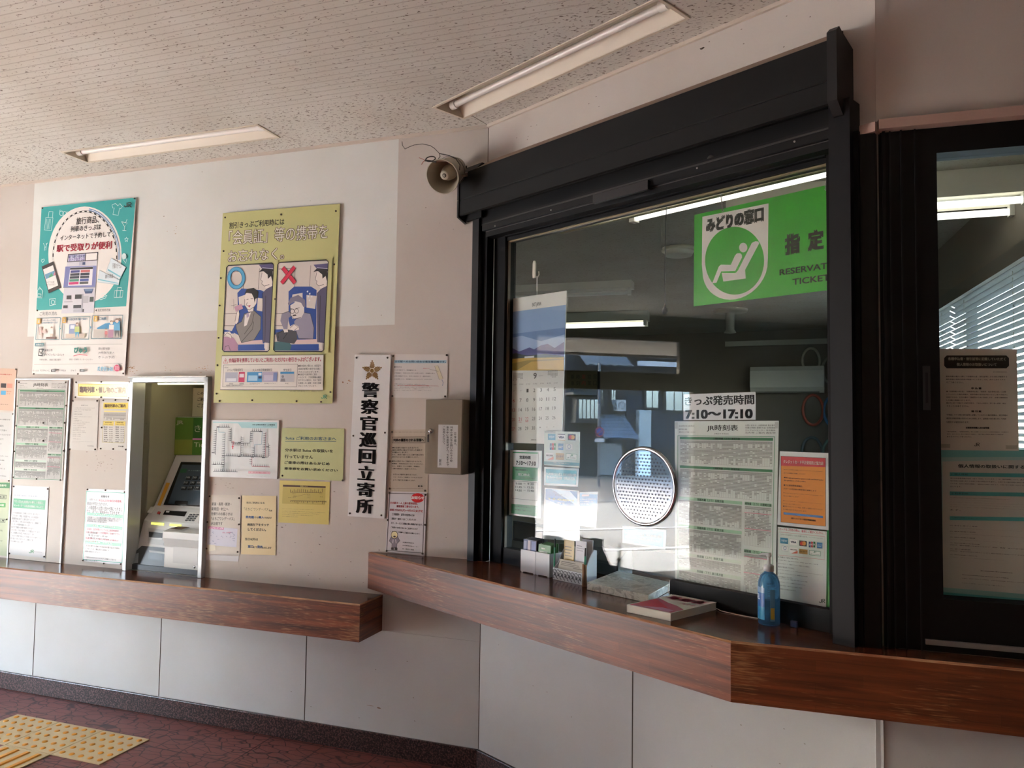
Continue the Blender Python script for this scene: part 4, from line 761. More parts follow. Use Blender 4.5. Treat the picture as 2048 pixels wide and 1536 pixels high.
RD = '#d0405a'
s.t(654, 1012, 716, 1030, '当駅では、', DK); s.t(722, 1018, 892, 1044, '平日および土休日の時間帯、', RD, .015); s.b(638, 1036, 896, 1112, ['係員が不在となります。', ' この時間帯のお問い合わせ等につきまし', 'ては、以下のご案内を行っております。'], DK, .01, .35, 2, .1)
for y in (1114, 1198, 1320): s.P('#4aa880', [(636 - (y - 1114) * .06, y), (900 - (y - 1114) * .06, y + 22), (898 - (y - 1114) * .06, y + 44), (634 - (y - 1114) * .06, y + 22)])
s.t(690, 1122, 840, 1142, 'きっぷのお求めについて', '#e4f0ea', .01); s.t(680, 1206, 840, 1228, '乗車券・特急券のお取扱い', '#e4f0ea', .01); s.t(700, 1328, 820, 1346, 'お問い合わせ先', '#e4f0ea', .01)
s.b(634, 1142, 890, 1180, ['・近距離きっぷは自動券売機でお買い求めください', '・領収書の発行は自動券売機をご利用ください', '・特急券等は窓口営業時間内に'], DK, .005, .4, 2, .09); s.b(632, 1226, 880, 1262, ['・定期券、指定券等については窓口営業時間内に', '  お買い求めいただくか近隣駅をご利用ください'], RD, .005, .4, 2, .09); s.b(634, 1254, 800, 1304, ['・窓口営業時間', '・平日 7:10～17:10', '・土休日 7:10～17:10'], DK, .02, .4, 2, .09); s.b(628, 1296, 870, 1326, ['時間帯により窓口を閉める場合が', 'ございます'], RD, .005, .4, 2, .09); s.b(626, 1350, 880, 1468, ['・お忘れ物やお身体の不自由なお客さまのご利用に', 'つきましては、備え付けの電話にて', 'お問い合わせください', '', 'ご不便をおかけいたしますがご理解とご協力を', 'お願いいたします。'], DK, .005, .4, 2, .09); s.pins([(641, 947), (772, 952), (912, 966), (884, 1492), (760, 1488), (608, 1466)]); s.done()

c5 = (400, 820, 4.8)
s = Sheet('fare_map', 'white framed railway route map hanging right of the vending machine niche', 'map', 'A', [(108, 95), (757, 100), (740, 662), (87, 640)], c5, C('#dfe2e4', .35), .012, .011, .35)
s.P('#dfe4e4', [(124, 112), (742, 118), (726, 644), (104, 624)]); s.P('#a9d6da', [(124, 112), (742, 118), (740, 176), (400, 172), (366, 128), (124, 122)]); s.t(502, 136, 720, 150, '分水 JR線近距離きっぷ運賃表', '#2a4a50', .04); s.t(604, 153, 702, 161, '2019年10月1日 現在', '#5a7a80')
LN = '#3c4a50'; rn = random.Random(5)
def line(pts, c=LN, ticks=0, side=1, tl=16):
    s.l(c, 4, pts)
    for i in range(len(pts) - 1):
        (xa, ya), (xb, yb) = pts[i], pts[i + 1]; d = math.hypot(xb - xa, yb - ya); n = int(d / 17)
        for k in range(1, n):
            x = xa + (xb - xa) * k / n; y = ya + (yb - ya) * k / n; nx, ny = -(yb - ya) / d * side, (xb - xa) / d * side
            s.l(LN, 5, [(x, y), (x + nx * tl, y + ny * tl)]); s.l(LN, 2.5, [(x + nx * tl * 1.1, y + ny * tl * 1.1), (x + nx * tl * 1.7, y + ny * tl * 1.7)])
line([(160, 180), (148, 430)]); line([(160, 180), (170, 165), (290, 165)], side=-1); line([(304, 170), (304, 310)]); line([(304, 312), (400, 318)], side=1); line([(400, 318), (484, 318)], side=1); line([(484, 318), (490, 205)], side=1); line([(490, 205), (606, 205)], side=-1); line([(640, 210), (632, 450)], '#b04a5a'); s.l('#4a8fa8', 4, [(606, 205), (600, 328), (532, 332), (528, 450)]); line([(532, 345), (528, 445)]); line([(404, 250), (400, 445)], side=-1); line([(250, 438), (640, 452)], side=-1); line([(672, 320), (672, 450), (640, 455)], side=-1, tl=10); line([(258, 215), (246, 590)]); s.l('#4a8fa8', 4, [(198, 165), (200, 212), (258, 216)]); line([(130, 520), (246, 522)], side=-1); line([(246, 522), (240, 590)]); line([(146, 586), (380, 592)], side=-1); line([(520, 455), (520, 535)], '#b04a5a'); line([(520, 540), (692, 545)], '#b04a5a', side=-1)
s.fr(330, 302, 350, 330, 4, '#c8303c'); s.P('#d03048', [(338, 334), (350, 354), (342, 354), (343, 374), (333, 374), (334, 354), (326, 354)])
for x, y in ((198, 162), (404, 312), (606, 205), (250, 438), (400, 445), (528, 450), (632, 455), (672, 352), (152, 408), (246, 522), (240, 585), (165, 520)): s.r(x - 14, y - 4, x + 14, y + 5, '#2a3034')
s.r(490, 585, 696, 612, '#f0d4dc'); s.fr(490, 585, 696, 613, 3, '#d06a80'); s.t(500, 592, 686, 606, 'きっぷは当日限り有効です', '#c03a58', .03); s.t(472, 628, 700, 637, '小学生のお客さまはこども運賃、端数は切上げ', DK); s.done()
s = Sheet('green_card_notice', 'pale green laminated notice with an underlined blue heading left of the police board', 'notice', 'A', [(785, 172), (1385, 178), (1372, 682), (768, 655)], c5, '#c5cb96', .006, .0015, .28)
s.t(822, 252, 1308, 294, 'Suica ご利用のお客さまへ', '#3a6080', .012, 3); s.l('#3a6080', 4, [(818, 300), (1306, 304)])
for k, tx in enumerate(('分水駅は Suica の取扱いを', '行っていません', 'ご乗車の際はあらかじめ', '乗車券をお買い求めください')): s.t(816 - 2 * k, 368 + k * 60, (1278, 1084, 1244, 1322)[k], 410 + k * 61, tx, '#2b2a26', .018, 3)
s.pins([(792, 630), (1370, 676)]); s.done()
s = Sheet('area_map_notice', 'yellow sheet with a brown railway map below the pale green card notice', 'notice', 'A', [(765, 675), (1248, 690), (1235, 1100), (752, 1080)], c5, '#d8c873', .004, rough=.3)
s.P('#4a3020', [(797, 718), (1207, 732), (1206, 748), (796, 736)]); s.t(962, 726, 1034, 738, '利用エリア', '#d8c873', .03); s.P('#c4b35c', [(796, 740), (1206, 752), (1200, 912), (788, 898)])
for x0, n, y0, st in ((868, 18, 795, 18), (870, 20, 876, 18)):
    s.l('#5a4a24', 3, [(x0, y0 - 5), (x0 + n * st - 20, y0)])
    for i in range(n): h = rn.randint(8, 36); s.l('#5a4a24', 4, [(x0 + i * st, y0 - 4), (x0 + i * st, y0 - 4 - h if y0 < 800 else y0 + h - 8)])
s.l('#8a7a44', 2, [(890, 840), (1030, 805)]); [s.t(x, y, x + 30, y + 8, '駅名', '#5a4a24') for x, y in ((890, 800), (900, 820), (894, 830), (1030, 805), (1034, 820), (1034, 838), (850, 835), (1150, 800), (1154, 830))]
s.t(792, 944, 1096, 960, 'Suicaエリア外でSuicaをご利用のお客さまへ', '#6a5524'); s.b(792, 966, 1208, 1026, ['Suicaは新潟エリア内の駅相互間でご利用になれます。エリアをまたがってのご利用はできません', '  Suicaエリア外の駅では自動改札機やきっぷうりばでのチャージができません', 'エリア外まで乗車される場合は、あらかじめ乗車券をお買い求めください', 'くわしくは駅係員におたずねください'], '#6a5a30', 0, .4, 0, .03); s.done()
s = Sheet('day_pass_notice', 'greyish laminated notice with a small purple ticket picture right of the niche', 'notice', 'A', [(90, 815), (392, 820), (380, 1385), (65, 1385)], c5, '#c9c1b4', .004, rough=.3)
for k, (tx, x1) in enumerate((('新潟・長岡・新津・', 300), ('新発田・村上へ', 272), ('日帰りのお客さまは', 312), ('「えちごワンデーパス」', 332), ('がお得です', 216))): s.t(114 - 2 * k, 886 + 47 * k, x1, 920 + 47 * k, tx, DK, .01)
s.P('#c8c8d8', [(80, 1115), (362, 1140), (350, 1318), (68, 1296)]); s.P('#c880a8', [(80, 1116), (232, 1128), (228, 1150), (78, 1140)]); s.t(84, 1124, 224, 1144, 'えちごワンデーパス', '#f0e4ee', .02); s.t(215, 1170, 298, 1184, '大人 1,570円', '#c05080', .02)
for i in range(26): x = rn.uniform(84, 330); y = rn.uniform(1175, 1285); s.l('#7a86a8', 3, [(x, y), (x + rn.uniform(4, 22), y + rn.uniform(-8, 8))])
s.P('#dcd6c2', [(75, 1290), (148, 1296), (152, 1345), (72, 1360)]); s.pins([(94, 828), (376, 845), (72, 1075), (375, 1098), (65, 1330), (362, 1362)]); s.done()
s = Sheet('paper_strip', 'blank pale paper strip taped under the greyish laminated notice', 'paper', 'A', [(62, 1387), (372, 1402), (368, 1455), (60, 1440)], c5, '#d4d3d4', .002); s.done()
s = Sheet('same_day_notice', 'cream coloured notice with bold black lines between the greyish notice and the yellow map', 'notice', 'A', [(405, 820), (732, 825), (725, 1395), (395, 1385)], c5, '#dcc896', .004, rough=.4)
s.t(446, 880, 620, 902, '当日ご利用になる', DK, .02); s.t(424, 936, 668, 968, '「えちご ワンデーパス」', DK, .0); s.t(668, 958, 694, 974, 'は', DK, .02); s.t(438, 1014, 518, 1042, '券売機', '#3a5a90', .03); s.t(518, 1022, 560, 1040, 'でも', DK, .02); s.t(562, 1018, 614, 1042, '購入', '#3a5a90', .03); s.t(616, 1026, 690, 1046, 'できます', DK, .02); s.t(456, 1086, 664, 1116, '画面左下をタッチ', DK, .025); s.t(460, 1132, 634, 1164, 'してください。', DK, .025); s.t(432, 1226, 558, 1254, '当日以外は', DK, .02); s.t(460, 1296, 512, 1324, '窓口', '#3a5a90', .03); s.t(512, 1306, 548, 1326, 'にて', DK, .02); s.t(550, 1300, 602, 1328, '発売', '#3a5a90', .03); s.t(602, 1312, 688, 1334, 'いたします', DK, .02); s.done()

c6 = (680, 690, 3.571)
s = Sheet('police_board', 'tall white enamel board with bold vertical black characters under a golden emblem', 'sign', 'A', [(105, 68), (362, 70), (318, 1240), (55, 1222)], c6, C('#e2e2e0', .22), .016, .014, .3)
GO = '#8a6a34'
for k in range(5):
    a0 = -math.pi / 2 + k * 2 * math.pi / 5
    for j, rr in ((-3, 42), (-2, 52), (-1, 64), (0, 78), (1, 64), (2, 52), (3, 42)):
        a = a0 + j * .155; w = .066; s.P(GO, [(230 + 14 * math.cos(a - w), 184 + 14 * math.sin(a - w)), (230 + rr * .93 * math.cos(a - w), 184 + rr * .97 * math.sin(a - w)), (230 + rr * .93 * math.cos(a + w), 184 + rr * .97 * math.sin(a + w)), (230 + 14 * math.cos(a + w), 184 + 14 * math.sin(a + w))])
s.c('#f0ece0', 230, 184, 18, 19); s.c(GO, 230, 184, 14, 15)
MIN = [i * .0105 for i in range(-4, 5)]
for k, ch in enumerate('警察官巡回立寄所'):
    xa = 162 - 5.6 * k; y = 268 + k * 118.5; s.t(xa, y, xa + 114 - (4 if ch in '回立所' else 0), y + 108, ch, '#1c1a1a', .008, 4, MIN)
s.pins([(119, 91), (340, 91), (96, 648), (322, 626), (71, 1202), (296, 1216)]); s.done()
s = Sheet('telephone_notice', 'white notice with a drawn telephone handset pinned above the grey metal box', 'notice', 'A', [(370, 65), (770, 68), (765, 380), (365, 375)], c6, '#d8d3ce', .004, rough=.3)
s.P('#a9c8d8', [(386, 108), (760, 108), (760, 130), (386, 130)]); s.t(392, 110, 756, 128, '吉田駅へのお問い合わせ専用電話機です。', '#3a5a78', .02); s.t(388, 152, 440, 162, '■使用方法', DK)
s.b(388, 174, 680, 250, ['1 ふたをあけて、受話器をとる。', '2 受話器の、中央にあるボタンを押しながら、吉田駅と呼ぶ。', '3 駅の係員がでたら、ボタンをはなして、用件を話す。', '4 話が終ったら、受話器をもとにもどして、ふたをする。'], DK, .01, .5)
s.b(384, 276, 706, 328, ['※列車の遅れるような場合は、放送いたします。', '  混み合って放送が遅れる場合は受話器を取り連絡してください。', '  ほかに、携帯を御利用のお客さまへもお知らせします', '  お待たせいたしますが、ご理解ください。', '  皆さまの、お問い合わせよろしくお願いいたします。'], DK, .01, .35); s.t(412, 287, 704, 295, '混み合って放送が遅れる場合は受話器を取り連絡してください。', '#c03a40', .02)
s.P('#d8d0b4', [(676, 150), (700, 146), (736, 240), (710, 248)]); s.l('#8a8270', 2, [(676, 150), (700, 146), (736, 240), (710, 248)], True); s.l('#9aa4b4', 5, [(728, 248), (738, 268), (732, 292)]); s.t(594, 164, 644, 171, '通話用ボタン', '#c03a40'); s.l('#8a8270', 2, [(640, 174), (704, 188)]); s.pins([(381, 80), (762, 72), (375, 365), (751, 367)]); s.done()
s = Sheet('photography_notice', 'beige plastic covered typed notice partly behind the grey metal box', 'notice', 'A', [(362, 605), (632, 602), (626, 1052), (350, 1042)], c6, '#c4b8a6', .003, rough=.25)
for k in range(40): s.c('#5a5048', 374 - k * .3, 622 + k * 10, 2.4, 2.4, 6)
for k in range(24): s.c('#5a5048', 362 + k * 10, 1025, 2.4, 2.4, 6); s.c('#5a5048', 376 + k * 10, 622, 2.4, 2.4, 6)
s.fr(376, 656, 612, 700, 3, '#5a5048'); s.t(384, 668, 602, 690, '列車の撮影をされる皆様へ', DK, .03)
s.b(378, 728, 604, 806, ['●安全運行の妨げとなりますので、', '  撮影は黄色い線より下がった場所で', '  お願いします！', '  また、黄色い線の上に三脚や脚立等を', '  置かないようにお願いします。'], DK, .03, .3, .5); s.b(374, 824, 600, 890, ['●他のお客さまのご迷惑となりますので、', '  駅構内・列車内は走らないでください。', '  また、混雑している場所・時間は、', '  三脚の使用はご遠慮ください。'], DK, .03, .3, .5); s.b(384, 918, 594, 972, ['お互いに場所を譲り合うなど、', 'マナーを守って撮影していただきます', 'ようご協力をお願いします。'], DK, .03, .3, .5); s.t(560, 1002, 594, 1014, '駅 長', DK, .02)
s.pins([(373, 621), (357, 830), (356, 1025), (608, 1040)]); s.done()
s = Sheet('painting_work_notice', 'black bordered white notice with a red oval and a bowing worker above the upper counter', 'notice', 'A', [(346, 1048), (620, 1052), (602, 1508), (325, 1476)], c6, '#d6d3d6', .006, .001, .28)
s.l('#3a3636', 6, [(356, 1058), (606, 1064), (590, 1486), (334, 1466)], True); s.c('#d8282c', 555, 1092, 47, 34); s.t(510, 1078, 602, 1104, 'お知らせ', '#f2e8e4', .04, 3)
s.t(358, 1118, 556, 1142, '分水駅ホーム上屋の鉄骨塗装、', '#c03038', .02); s.t(404, 1142, 564, 1166, '屋根塗替工事を行います。', '#c03038', .02); s.t(356, 1168, 592, 1198, '期間 7月20日(月)～9月25日(金)予定', '#c03038', .015)
s.b(372, 1200, 596, 1342, ['工事期間中、音等の防音等のため', '通路が一部狭くなることがあります。', 'また、ホーム上に風通の無い時間があります。', ' ご利用のお客さまにはご迷惑をおかけ', 'しますが、ご理解とご協力をお願いします。'], DK, .02, .5, 3, .06)
s.P('#8f8a96', [(366, 1370), (352, 1400), (372, 1418), (370, 1446), (406, 1446), (408, 1418), (428, 1398), (412, 1368)]); s.l('#4a4644', 3, [(366, 1370), (352, 1400), (372, 1418), (370, 1446), (406, 1446), (408, 1418), (428, 1398), (412, 1368)], True); s.c('#eee6b4', 389, 1356, 23, 26); s.o('#4a4644', 389, 1356, 23, 3, 26); s.c('#4a4644', 390, 1368, 9, 6); s.r(366, 1446, 384, 1464, '#3a3636'); s.r(392, 1446, 410, 1466, '#3a3636'); s.l('#e8e4e8', 5, [(380, 1388), (378, 1416)]); s.l('#e8e4e8', 5, [(398, 1388), (402, 1416)])
s.b(448, 1404, 566, 1464, ['JR燕三条駅長', '新潟建築技術センター', '第一建設工業㈱'], DK, .02, .4, 1, .04); s.pins([(354, 1056), (610, 1070), (342, 1250), (608, 1284), (334, 1470), (590, 1490)]); s.done()
# ------------------------------------------------------------------ sheets on the ticket window and the glass door
GI = -.061
d3 = (1330, 780, 3.2)
s = Sheet('timetable_poster', 'large train timetable with green headings taped inside the ticket window beside the chrome ring', 'timetable', 'B', [(62, 200), (728, 197), (705, 1357), (65, 1240)], d3, '#d3d9d4', GI)
def f3(x, y): a = x / 100; b = y / 100; return ((62 * (1 - a) + 728 * a) * (1 - b) + (65 * (1 - a) + 705 * a) * b, (200 * (1 - a) + 197 * a) * (1 - b) + (1240 * (1 - a) + 1357 * a) * b)
timetable(s, f3, 1)
for x, y in ((64, 206), (706, 204)): s.r(x, y, x + 20, y + 42, '#b9bdb8')
s.done()
s = Sheet('hours_sign', 'white plate with big black sales hours above the timetable in the ticket window', 'sign', 'B', [(118, 28), (578, 12), (578, 190), (118, 193)], d3, '#d5d4d6', GI + .002, .002, .3)
s.t(126, 42, 572, 92, 'きっぷ発売時間', '#1c1a1c', .02, 3); s.t(130, 128, 562, 182, '7:10～17:10', '#1c1a1c', .03, 3); s.done()
s = Sheet('card_fraud_notice', 'orange notice with a red heading in a clear sleeve inside the ticket window', 'notice', 'B', [(736, 392), (1050, 404), (1046, 898), (718, 862)], d3, '#cfd0cf', GI)
s.P('#d8862c', [(742, 423), (1028, 436), (1028, 872), (742, 845)]); s.P('#c23a40', [(742, 423), (1028, 436), (1028, 494), (742, 484)]); s.t(758, 446, 1014, 482, 'クレジットカード不正使用防止協力店', '#ecdcd0', .02); s.l('#3c3226', 3, [(742, 423), (1028, 436), (1028, 872), (742, 845)], True)
OK_ = '#3c2a14'
s.b(760, 506, 1012, 540, ['●当店では警察の指導によりクレジットカードの不正使用に', '  対する対策を実施しています'], OK_, .02, .35, 0, .02); s.b(762, 556, 1014, 584, ['●We take precautions against credit card fraud under', '  the guidance of the police.'], OK_, .03, .35, 0, .06); s.b(760, 602, 970, 642, ['●不正使用警察通報店。', '  万が一の不正者は警察署に通報します'], OK_, .02, .35, 0, .04); s.b(758, 656, 1014, 684, ['●法律的根拠 使用者 詐欺罪で処罰 正規使用者に請求', '  協力お願いします'], OK_, .0, .35, 0, .05); s.b(758, 706, 1010, 734, ['●カードのご利用に際し、ご本人確認をさせていただくことがあります。', '  あらかじめご了承ください。'], OK_, .0, .35, 0, .06); s.b(756, 738, 1008, 770, ['●使用できないカードの場合、警察への通報をさせていただき', '  その場で取引を中止いたします。'], OK_, .0, .35, 0, .08)
s.P('#5a86c0', [(760, 782), (1012, 806), (1012, 820), (760, 796)]); s.t(806, 814, 966, 842, '全国クレジットカード防犯対策連絡協議会', OK_, .02); s.done()
def cards(s, items):
    for x0, y0, x1, y1, k in items:
        w, h = x1 - x0, y1 - y0
        if k == 'view': s.r(x0, y0, x1, y1, '#3d86a8'); s.t(x0 + .12 * w, y0 + .3 * h, x1 - .12 * w, y1 - .3 * h, 'VIEW', '#d8e6ec', .0)
        elif k == 'visa': s.r(x0, y0, x1, y1, '#e0e0de'); s.r(x0, y0, x1, y0 + .14 * h, '#3a3c50'); s.r(x0, y1 - .12 * h, x1, y1, '#c08a4a'); s.t(x0 + .1 * w, y0 + .32 * h, x1 - .1 * w, y1 - .3 * h, 'VISA', '#2a3050', .04)
        elif k == 'mc': s.r(x0, y0, x1, y1, '#3a3238'); s.c('#c83c30', x0 + .36 * w, y0 + .5 * h, .26 * w, .34 * h, 18); s.c('#d8923c', x0 + .64 * w, y0 + .5 * h, .26 * w, .34 * h, 18); s.P('#d0642c', [(x0 + .5 * w, y0 + .24 * h), (x0 + .59 * w, y0 + .5 * h), (x0 + .5 * w, y0 + .76 * h), (x0 + .41 * w, y0 + .5 * h)])
        elif k == 'jcb':
            for i, c in enumerate(('#2c4a7a', '#b03a40', '#3a7a4a')): s.r(x0 + w * (.02 + .33 * i), y0, x0 + w * (.3 + .33 * i), y1, c); s.t(x0 + w * (.07 + .33 * i), y0 + .35 * h, x0 + w * (.25 + .33 * i), y1 - .35 * h, 'JCB'[i], '#e8e8e6', .03)
        elif k == 'amex': s.r(x0, y0, x1, y1, '#3a78b0'); s.b(x0 + .1 * w, y0 + .35 * h, x1 - .1 * w, y1 - .3 * h, ['AMERICAN', 'EXPRESS'], '#dfe8ee', .04)
        elif k == 'din': s.r(x0, y0, x1, y1, '#d6d8d4'); s.fr(x0, y0, x1, y1, 1.5, '#9aa0a0'); s.o('#5a7aa0', x0 + w / 2, y0 + h * .42, w * .2, 3, h * .28); s.t(x0 + .1 * w, y1 - .22 * h, x1 - .1 * w, y1 - .08 * h, 'Diners Club', '#5a7aa0')
        elif k == 'disc': s.r(x0, y0, x1, y1, '#dcdcda'); s.t(x0 + .06 * w, y0 + .25 * h, x1 - .06 * w, y0 + .55 * h, 'DISCOVER', '#4a4238', .03); s.P('#d06a50', [(x0 + .2 * w, y1), (x1, y1), (x1, y0 + .55 * h)])
        elif k == 'gold': s.r(x0, y0, x1, y1, '#a8803a'); s.t(x0 + .08 * w, y0 + .28 * h, x1 - .08 * w, y0 + .68 * h, 'ビューカード', '#4a3414', .03)
        else: s.r(x0, y0, x1, y1, '#d6dcd6'); s.fr(x0, y0, x1, y1, 3, '#4a8a70'); s.jr(x0 + .38 * w, y0 + .14 * h, .3 * h, '#3a7a5a'); s.t(x0 + .12 * w, y0 + .55 * h, x1 - .12 * w, y1 - .18 * h, 'JR CARD', '#5a6a64', .02)
s = Sheet('card_notice', 'white notice with nine payment card logos and small print below the orange one', 'notice', 'B', [(722, 876), (1036, 906), (1031, 1392), (720, 1345)], d3, '#ccd3cf', GI)
s.t(728, 880, 1026, 926, '［カードをご利用の際は、最初にご提示ください。］', '#b84050', .015); s.P('#c8d2cc', [(728, 908), (1022, 938), (1020, 1086), (726, 1056)]); s.l('#c06a70', 2, [(728, 908), (1022, 938), (1020, 1086), (726, 1056)], True); s.t(738, 918, 912, 946, 'このマークのあるカードがご利用できます。', DK); s.t(920, 940, 1012, 954, 'We accept credit cards.', DK)
cards(s, [(738, 944, 788, 986, 'view'), (800, 952, 846, 994, 'visa'), (860, 962, 908, 1002, 'mc'), (920, 970, 964, 1008, 'jcb'), (974, 974, 1008, 1014, 'amex'), (748, 996, 790, 1034, 'din'), (800, 1006, 850, 1046, 'disc'), (860, 1016, 914, 1052, 'gold'), (924, 1024, 998, 1064, 'jr')])
s.b(726, 1062, 1014, 1200, ['★ご本人様のカード以外はご利用できません。', '   Only the card holder may use the card.', '★サインのないカード、ご利用のサインとカード裏面のサインが異なる', '   場合はお取り扱いできません。', '   Cards without a signature are not accepted.', '★一部のICチップ入りカードについては、暗証番号の入力が必要', '   になる場合がございます。'], DK, .01, .4, 0, .1); s.b(726, 1200, 1012, 1300, ['★カードによりましては、分割払い等がご利用いただけない場合', '   がございます。くわしくは係員におたずねください。', '★お支払い方法は、お客さまとカード会社との契約に', '   より変更となる場合があります。', '   Payment terms are set by the card issuer.'], DK, .01, .4, 0, .1); s.jr(990, 1336, 26, '#2c4a3c'); s.done()
s = Sheet('green_strip', 'narrow upright green sign strip at the right end of the ticket window glass', 'sign', 'B', [(1042, 530), (1100, 536), (1100, 1420), (1028, 1405)], d3, '#23964a', GI - .004, rough=.4)
s.vt(1054, 1100, 1074, 1400, 'きっぷは出発駅窓口へ', '#c8e0cc', .02); s.done()
d1 = (1000, 850, 4.654)
s = Sheet('opening_hours_board', 'white board with green bands and opening hours at the left edge of the window glass', 'sign', 'B', [(95, 232), (385, 240), (375, 870), (82, 835)], d1, '#c9cdcb', GI - .006, .004, .25)
GB = '#3d8a5c'
s.fr(118, 248, 356, 402, 3, '#4a5a54'); s.r(120, 250, 352, 268, GB); s.t(182, 284, 284, 320, '営業時間', '#26262a', .03); s.t(150, 332, 334, 380, '7:10～17:10', '#26262a', .02)
s.P(GB, [(118, 388), (352, 400), (350, 524), (114, 508)]); s.t(132, 406, 262, 430, '下記の時間帯は', '#16382a', .02); s.t(168, 446, 280, 478, '窓口休止', '#cfe0d6', .02); s.t(186, 484, 324, 508, 'とさせていただきます', '#16382a', .01); s.fr(114, 518, 346, 706, 3, '#4a5a54')
for k, (a, b_) in enumerate((('9:00', '9:20'), ('11:45', '12:35'), ('14:50', '15:40'))): y = 534 + k * 31; s.t(146, y, 204, y + 24, a, '#26262a', .01); s.t(218, y + 8, 240, y + 16, '～', '#26262a', .01); s.t(256, y + 4, 316, y + 28, b_, '#26262a', .01)
s.P(GB, [(108, 734), (350, 752), (346, 852), (106, 822)]); s.b(140, 748, 300, 800, ['窓口休止中のお客さま', '券売機をご利用ください'], '#16382a', .02, .4, 0, .06); s.done()
s = Sheet('card_logo_board', 'pale board with rows of small payment card logos in the window beside the opening hours', 'sign', 'B', [(412, 55), (742, 64), (738, 400), (410, 372)], d1, '#c4cfc8', GI - .002, .002, .25)
cards(s, [(446, 82, 516, 142, 'view'), (538, 84, 606, 144, 'visa'), (632, 84, 704, 144, 'mc'), (464, 170, 522, 232, 'jcb'), (544, 172, 590, 234, 'amex'), (612, 174, 680, 238, 'din'), (428, 258, 500, 322, 'disc'), (522, 260, 596, 326, 'gold'), (616, 264, 720, 328, 'jr')])
s.P('#3a7a88', [(412, 338), (742, 352), (740, 382), (412, 366)]); s.t(500, 346, 650, 366, 'このカードがご利用になれます', '#cfe0e0', .01); s.r(420, 58, 520, 78, '#a9aea9'); s.done()
s = Sheet('payment_plaque', 'small white rimmed turquoise plaque right under the board of card logos', 'sign', 'B', [(412, 390), (728, 405), (722, 575), (410, 560)], d1, '#c9d6da', GI, .003, .3)
s.P('#2f9db8', [(426, 408), (714, 424), (708, 556), (424, 540)]); s.t(432, 440, 706, 482, 'きっぷをお求めになりたい際には、あらかじめお支払い方法を', '#dcecee', .02); s.t(436, 472, 700, 516, '（クレジットカード又は現金）をお申し出ください。', '#dcecee', .02); s.done()
d2 = (1160, 860, 3.84)
s = Sheet('payment_plaque', 'small white rimmed light blue plaque right below the chrome ring', 'sign', 'B', [(325, 735), (660, 770), (656, 918), (325, 866)], d2, '#b9bfc6', GI + .001, .003, .3)
s.P('#5fa8cc', [(334, 745), (642, 782), (640, 900), (336, 856)]); s.t(344, 778, 628, 832, 'きっぷをお求めになりたい際には、あらかじめお支払い方法を', '#dcecf2', .02); s.t(350, 812, 610, 864, '（クレジットカード又は現金）をお申し出ください。', '#dcecf2', .02); s.done()
s = Sheet('travel_flyer', 'large blue and white flyer in a clear sleeve under the turquoise plaque', 'flyer', 'B', [(415, 582), (735, 612), (742, 1082), (400, 1062)], d1, '#c9ccd0', GI, rough=.3)
s.P('#2f6fb8', [(424, 594), (722, 620), (716, 752), (424, 744)]); s.P('#b4cfe8', [(470, 596), (650, 616), (716, 690), (716, 752), (520, 620)]); s.P('#c4d6ea', [(424, 690), (560, 744), (424, 744)]); s.t(510, 640, 580, 664, 'えちご', '#2a4a8a', .02); s.t(450, 676, 690, 716, 'ツーデーパス 発売中です', '#d8d87a', .03); s.t(528, 716, 600, 742, '２日間 乗り放題', '#e4ecf4'); s.o('#b4c0d0', 600, 880, 90, 3, 60); s.b(470, 840, 680, 900, ['自由に乗り降り', 'ご家族で お得に'], '#8a9ab8', .02); s.c('#d89a9a', 640, 830, 20); s.done()
s = Sheet('small_flyer', 'small blue topped flyer hanging right of the large blue and white flyer', 'flyer', 'B', [(740, 625), (912, 620), (895, 957), (738, 940)], d1, '#cfd8de', GI, rough=.3)
s.P('#3a8acc', [(742, 636), (908, 648), (904, 756), (742, 752)]); s.r(762, 646, 830, 664, '#d8c8d0'); s.b(748, 684, 896, 742, ['えきねっとで予約すると', 'きっぷが割引になり', 'おトクです。'], '#dcebf5', .02); s.b(750, 780, 850, 800, ['このきっぷは、', '乗車券と特急券'], '#c8707a', .01); s.r(836, 770, 880, 806, '#e0d4cc'); s.b(750, 812, 890, 890, ['ご利用の方法 お申込みはインターネットで', '駅の指定席券売機で受け取り', 'ご利用期間 通年'], '#7a8a98'); s.t(750, 906, 780, 920, 'JR東日本', '#4a6a9a'); s.t(820, 922, 866, 936, 'えきねっと', '#4a6a9a'); s.done()
c8 = (1000, 480, 3.657)
s = Sheet('wall_calendar', 'hanging calendar with a mountain and yellow field photo inside the left of the window', 'calendar', 'B', [(75, 432), (487, 370), (449, 1496), (49, 1482)], c8, '#cfcfca', GI - .015, .004, .5)
s.t(236, 460, 300, 486, 'EAST JAPAN', '#5a5a56', .02); s.P('#5f7fae', [(74, 528), (482, 474), (470, 955), (58, 955)]); s.P('#7f9cc4', [(74, 528), (482, 474), (478, 640), (70, 690)])
s.P('#8fa6cc', [(68, 720), (160, 700), (300, 740), (474, 690), (472, 800), (66, 820)])
s.P('#4a4a86', [(64, 800), (90, 790), (140, 816), (215, 786), (250, 800), (300, 770), (350, 760), (400, 790), (470, 744), (469, 850), (62, 850)]); s.P('#2f3a3c', [(62, 836), (120, 828), (200, 846), (330, 832), (469, 850), (468, 880), (61, 880)]); s.P('#b8953a', [(61, 872), (180, 862), (468, 858), (467, 955), (58, 955)]); s.P('#8f7a30', [(59, 910), (200, 880), (467, 868), (467, 875), (230, 890), (120, 955), (58, 955)])
s.r(180, 852, 250, 860, '#c4c6c8')
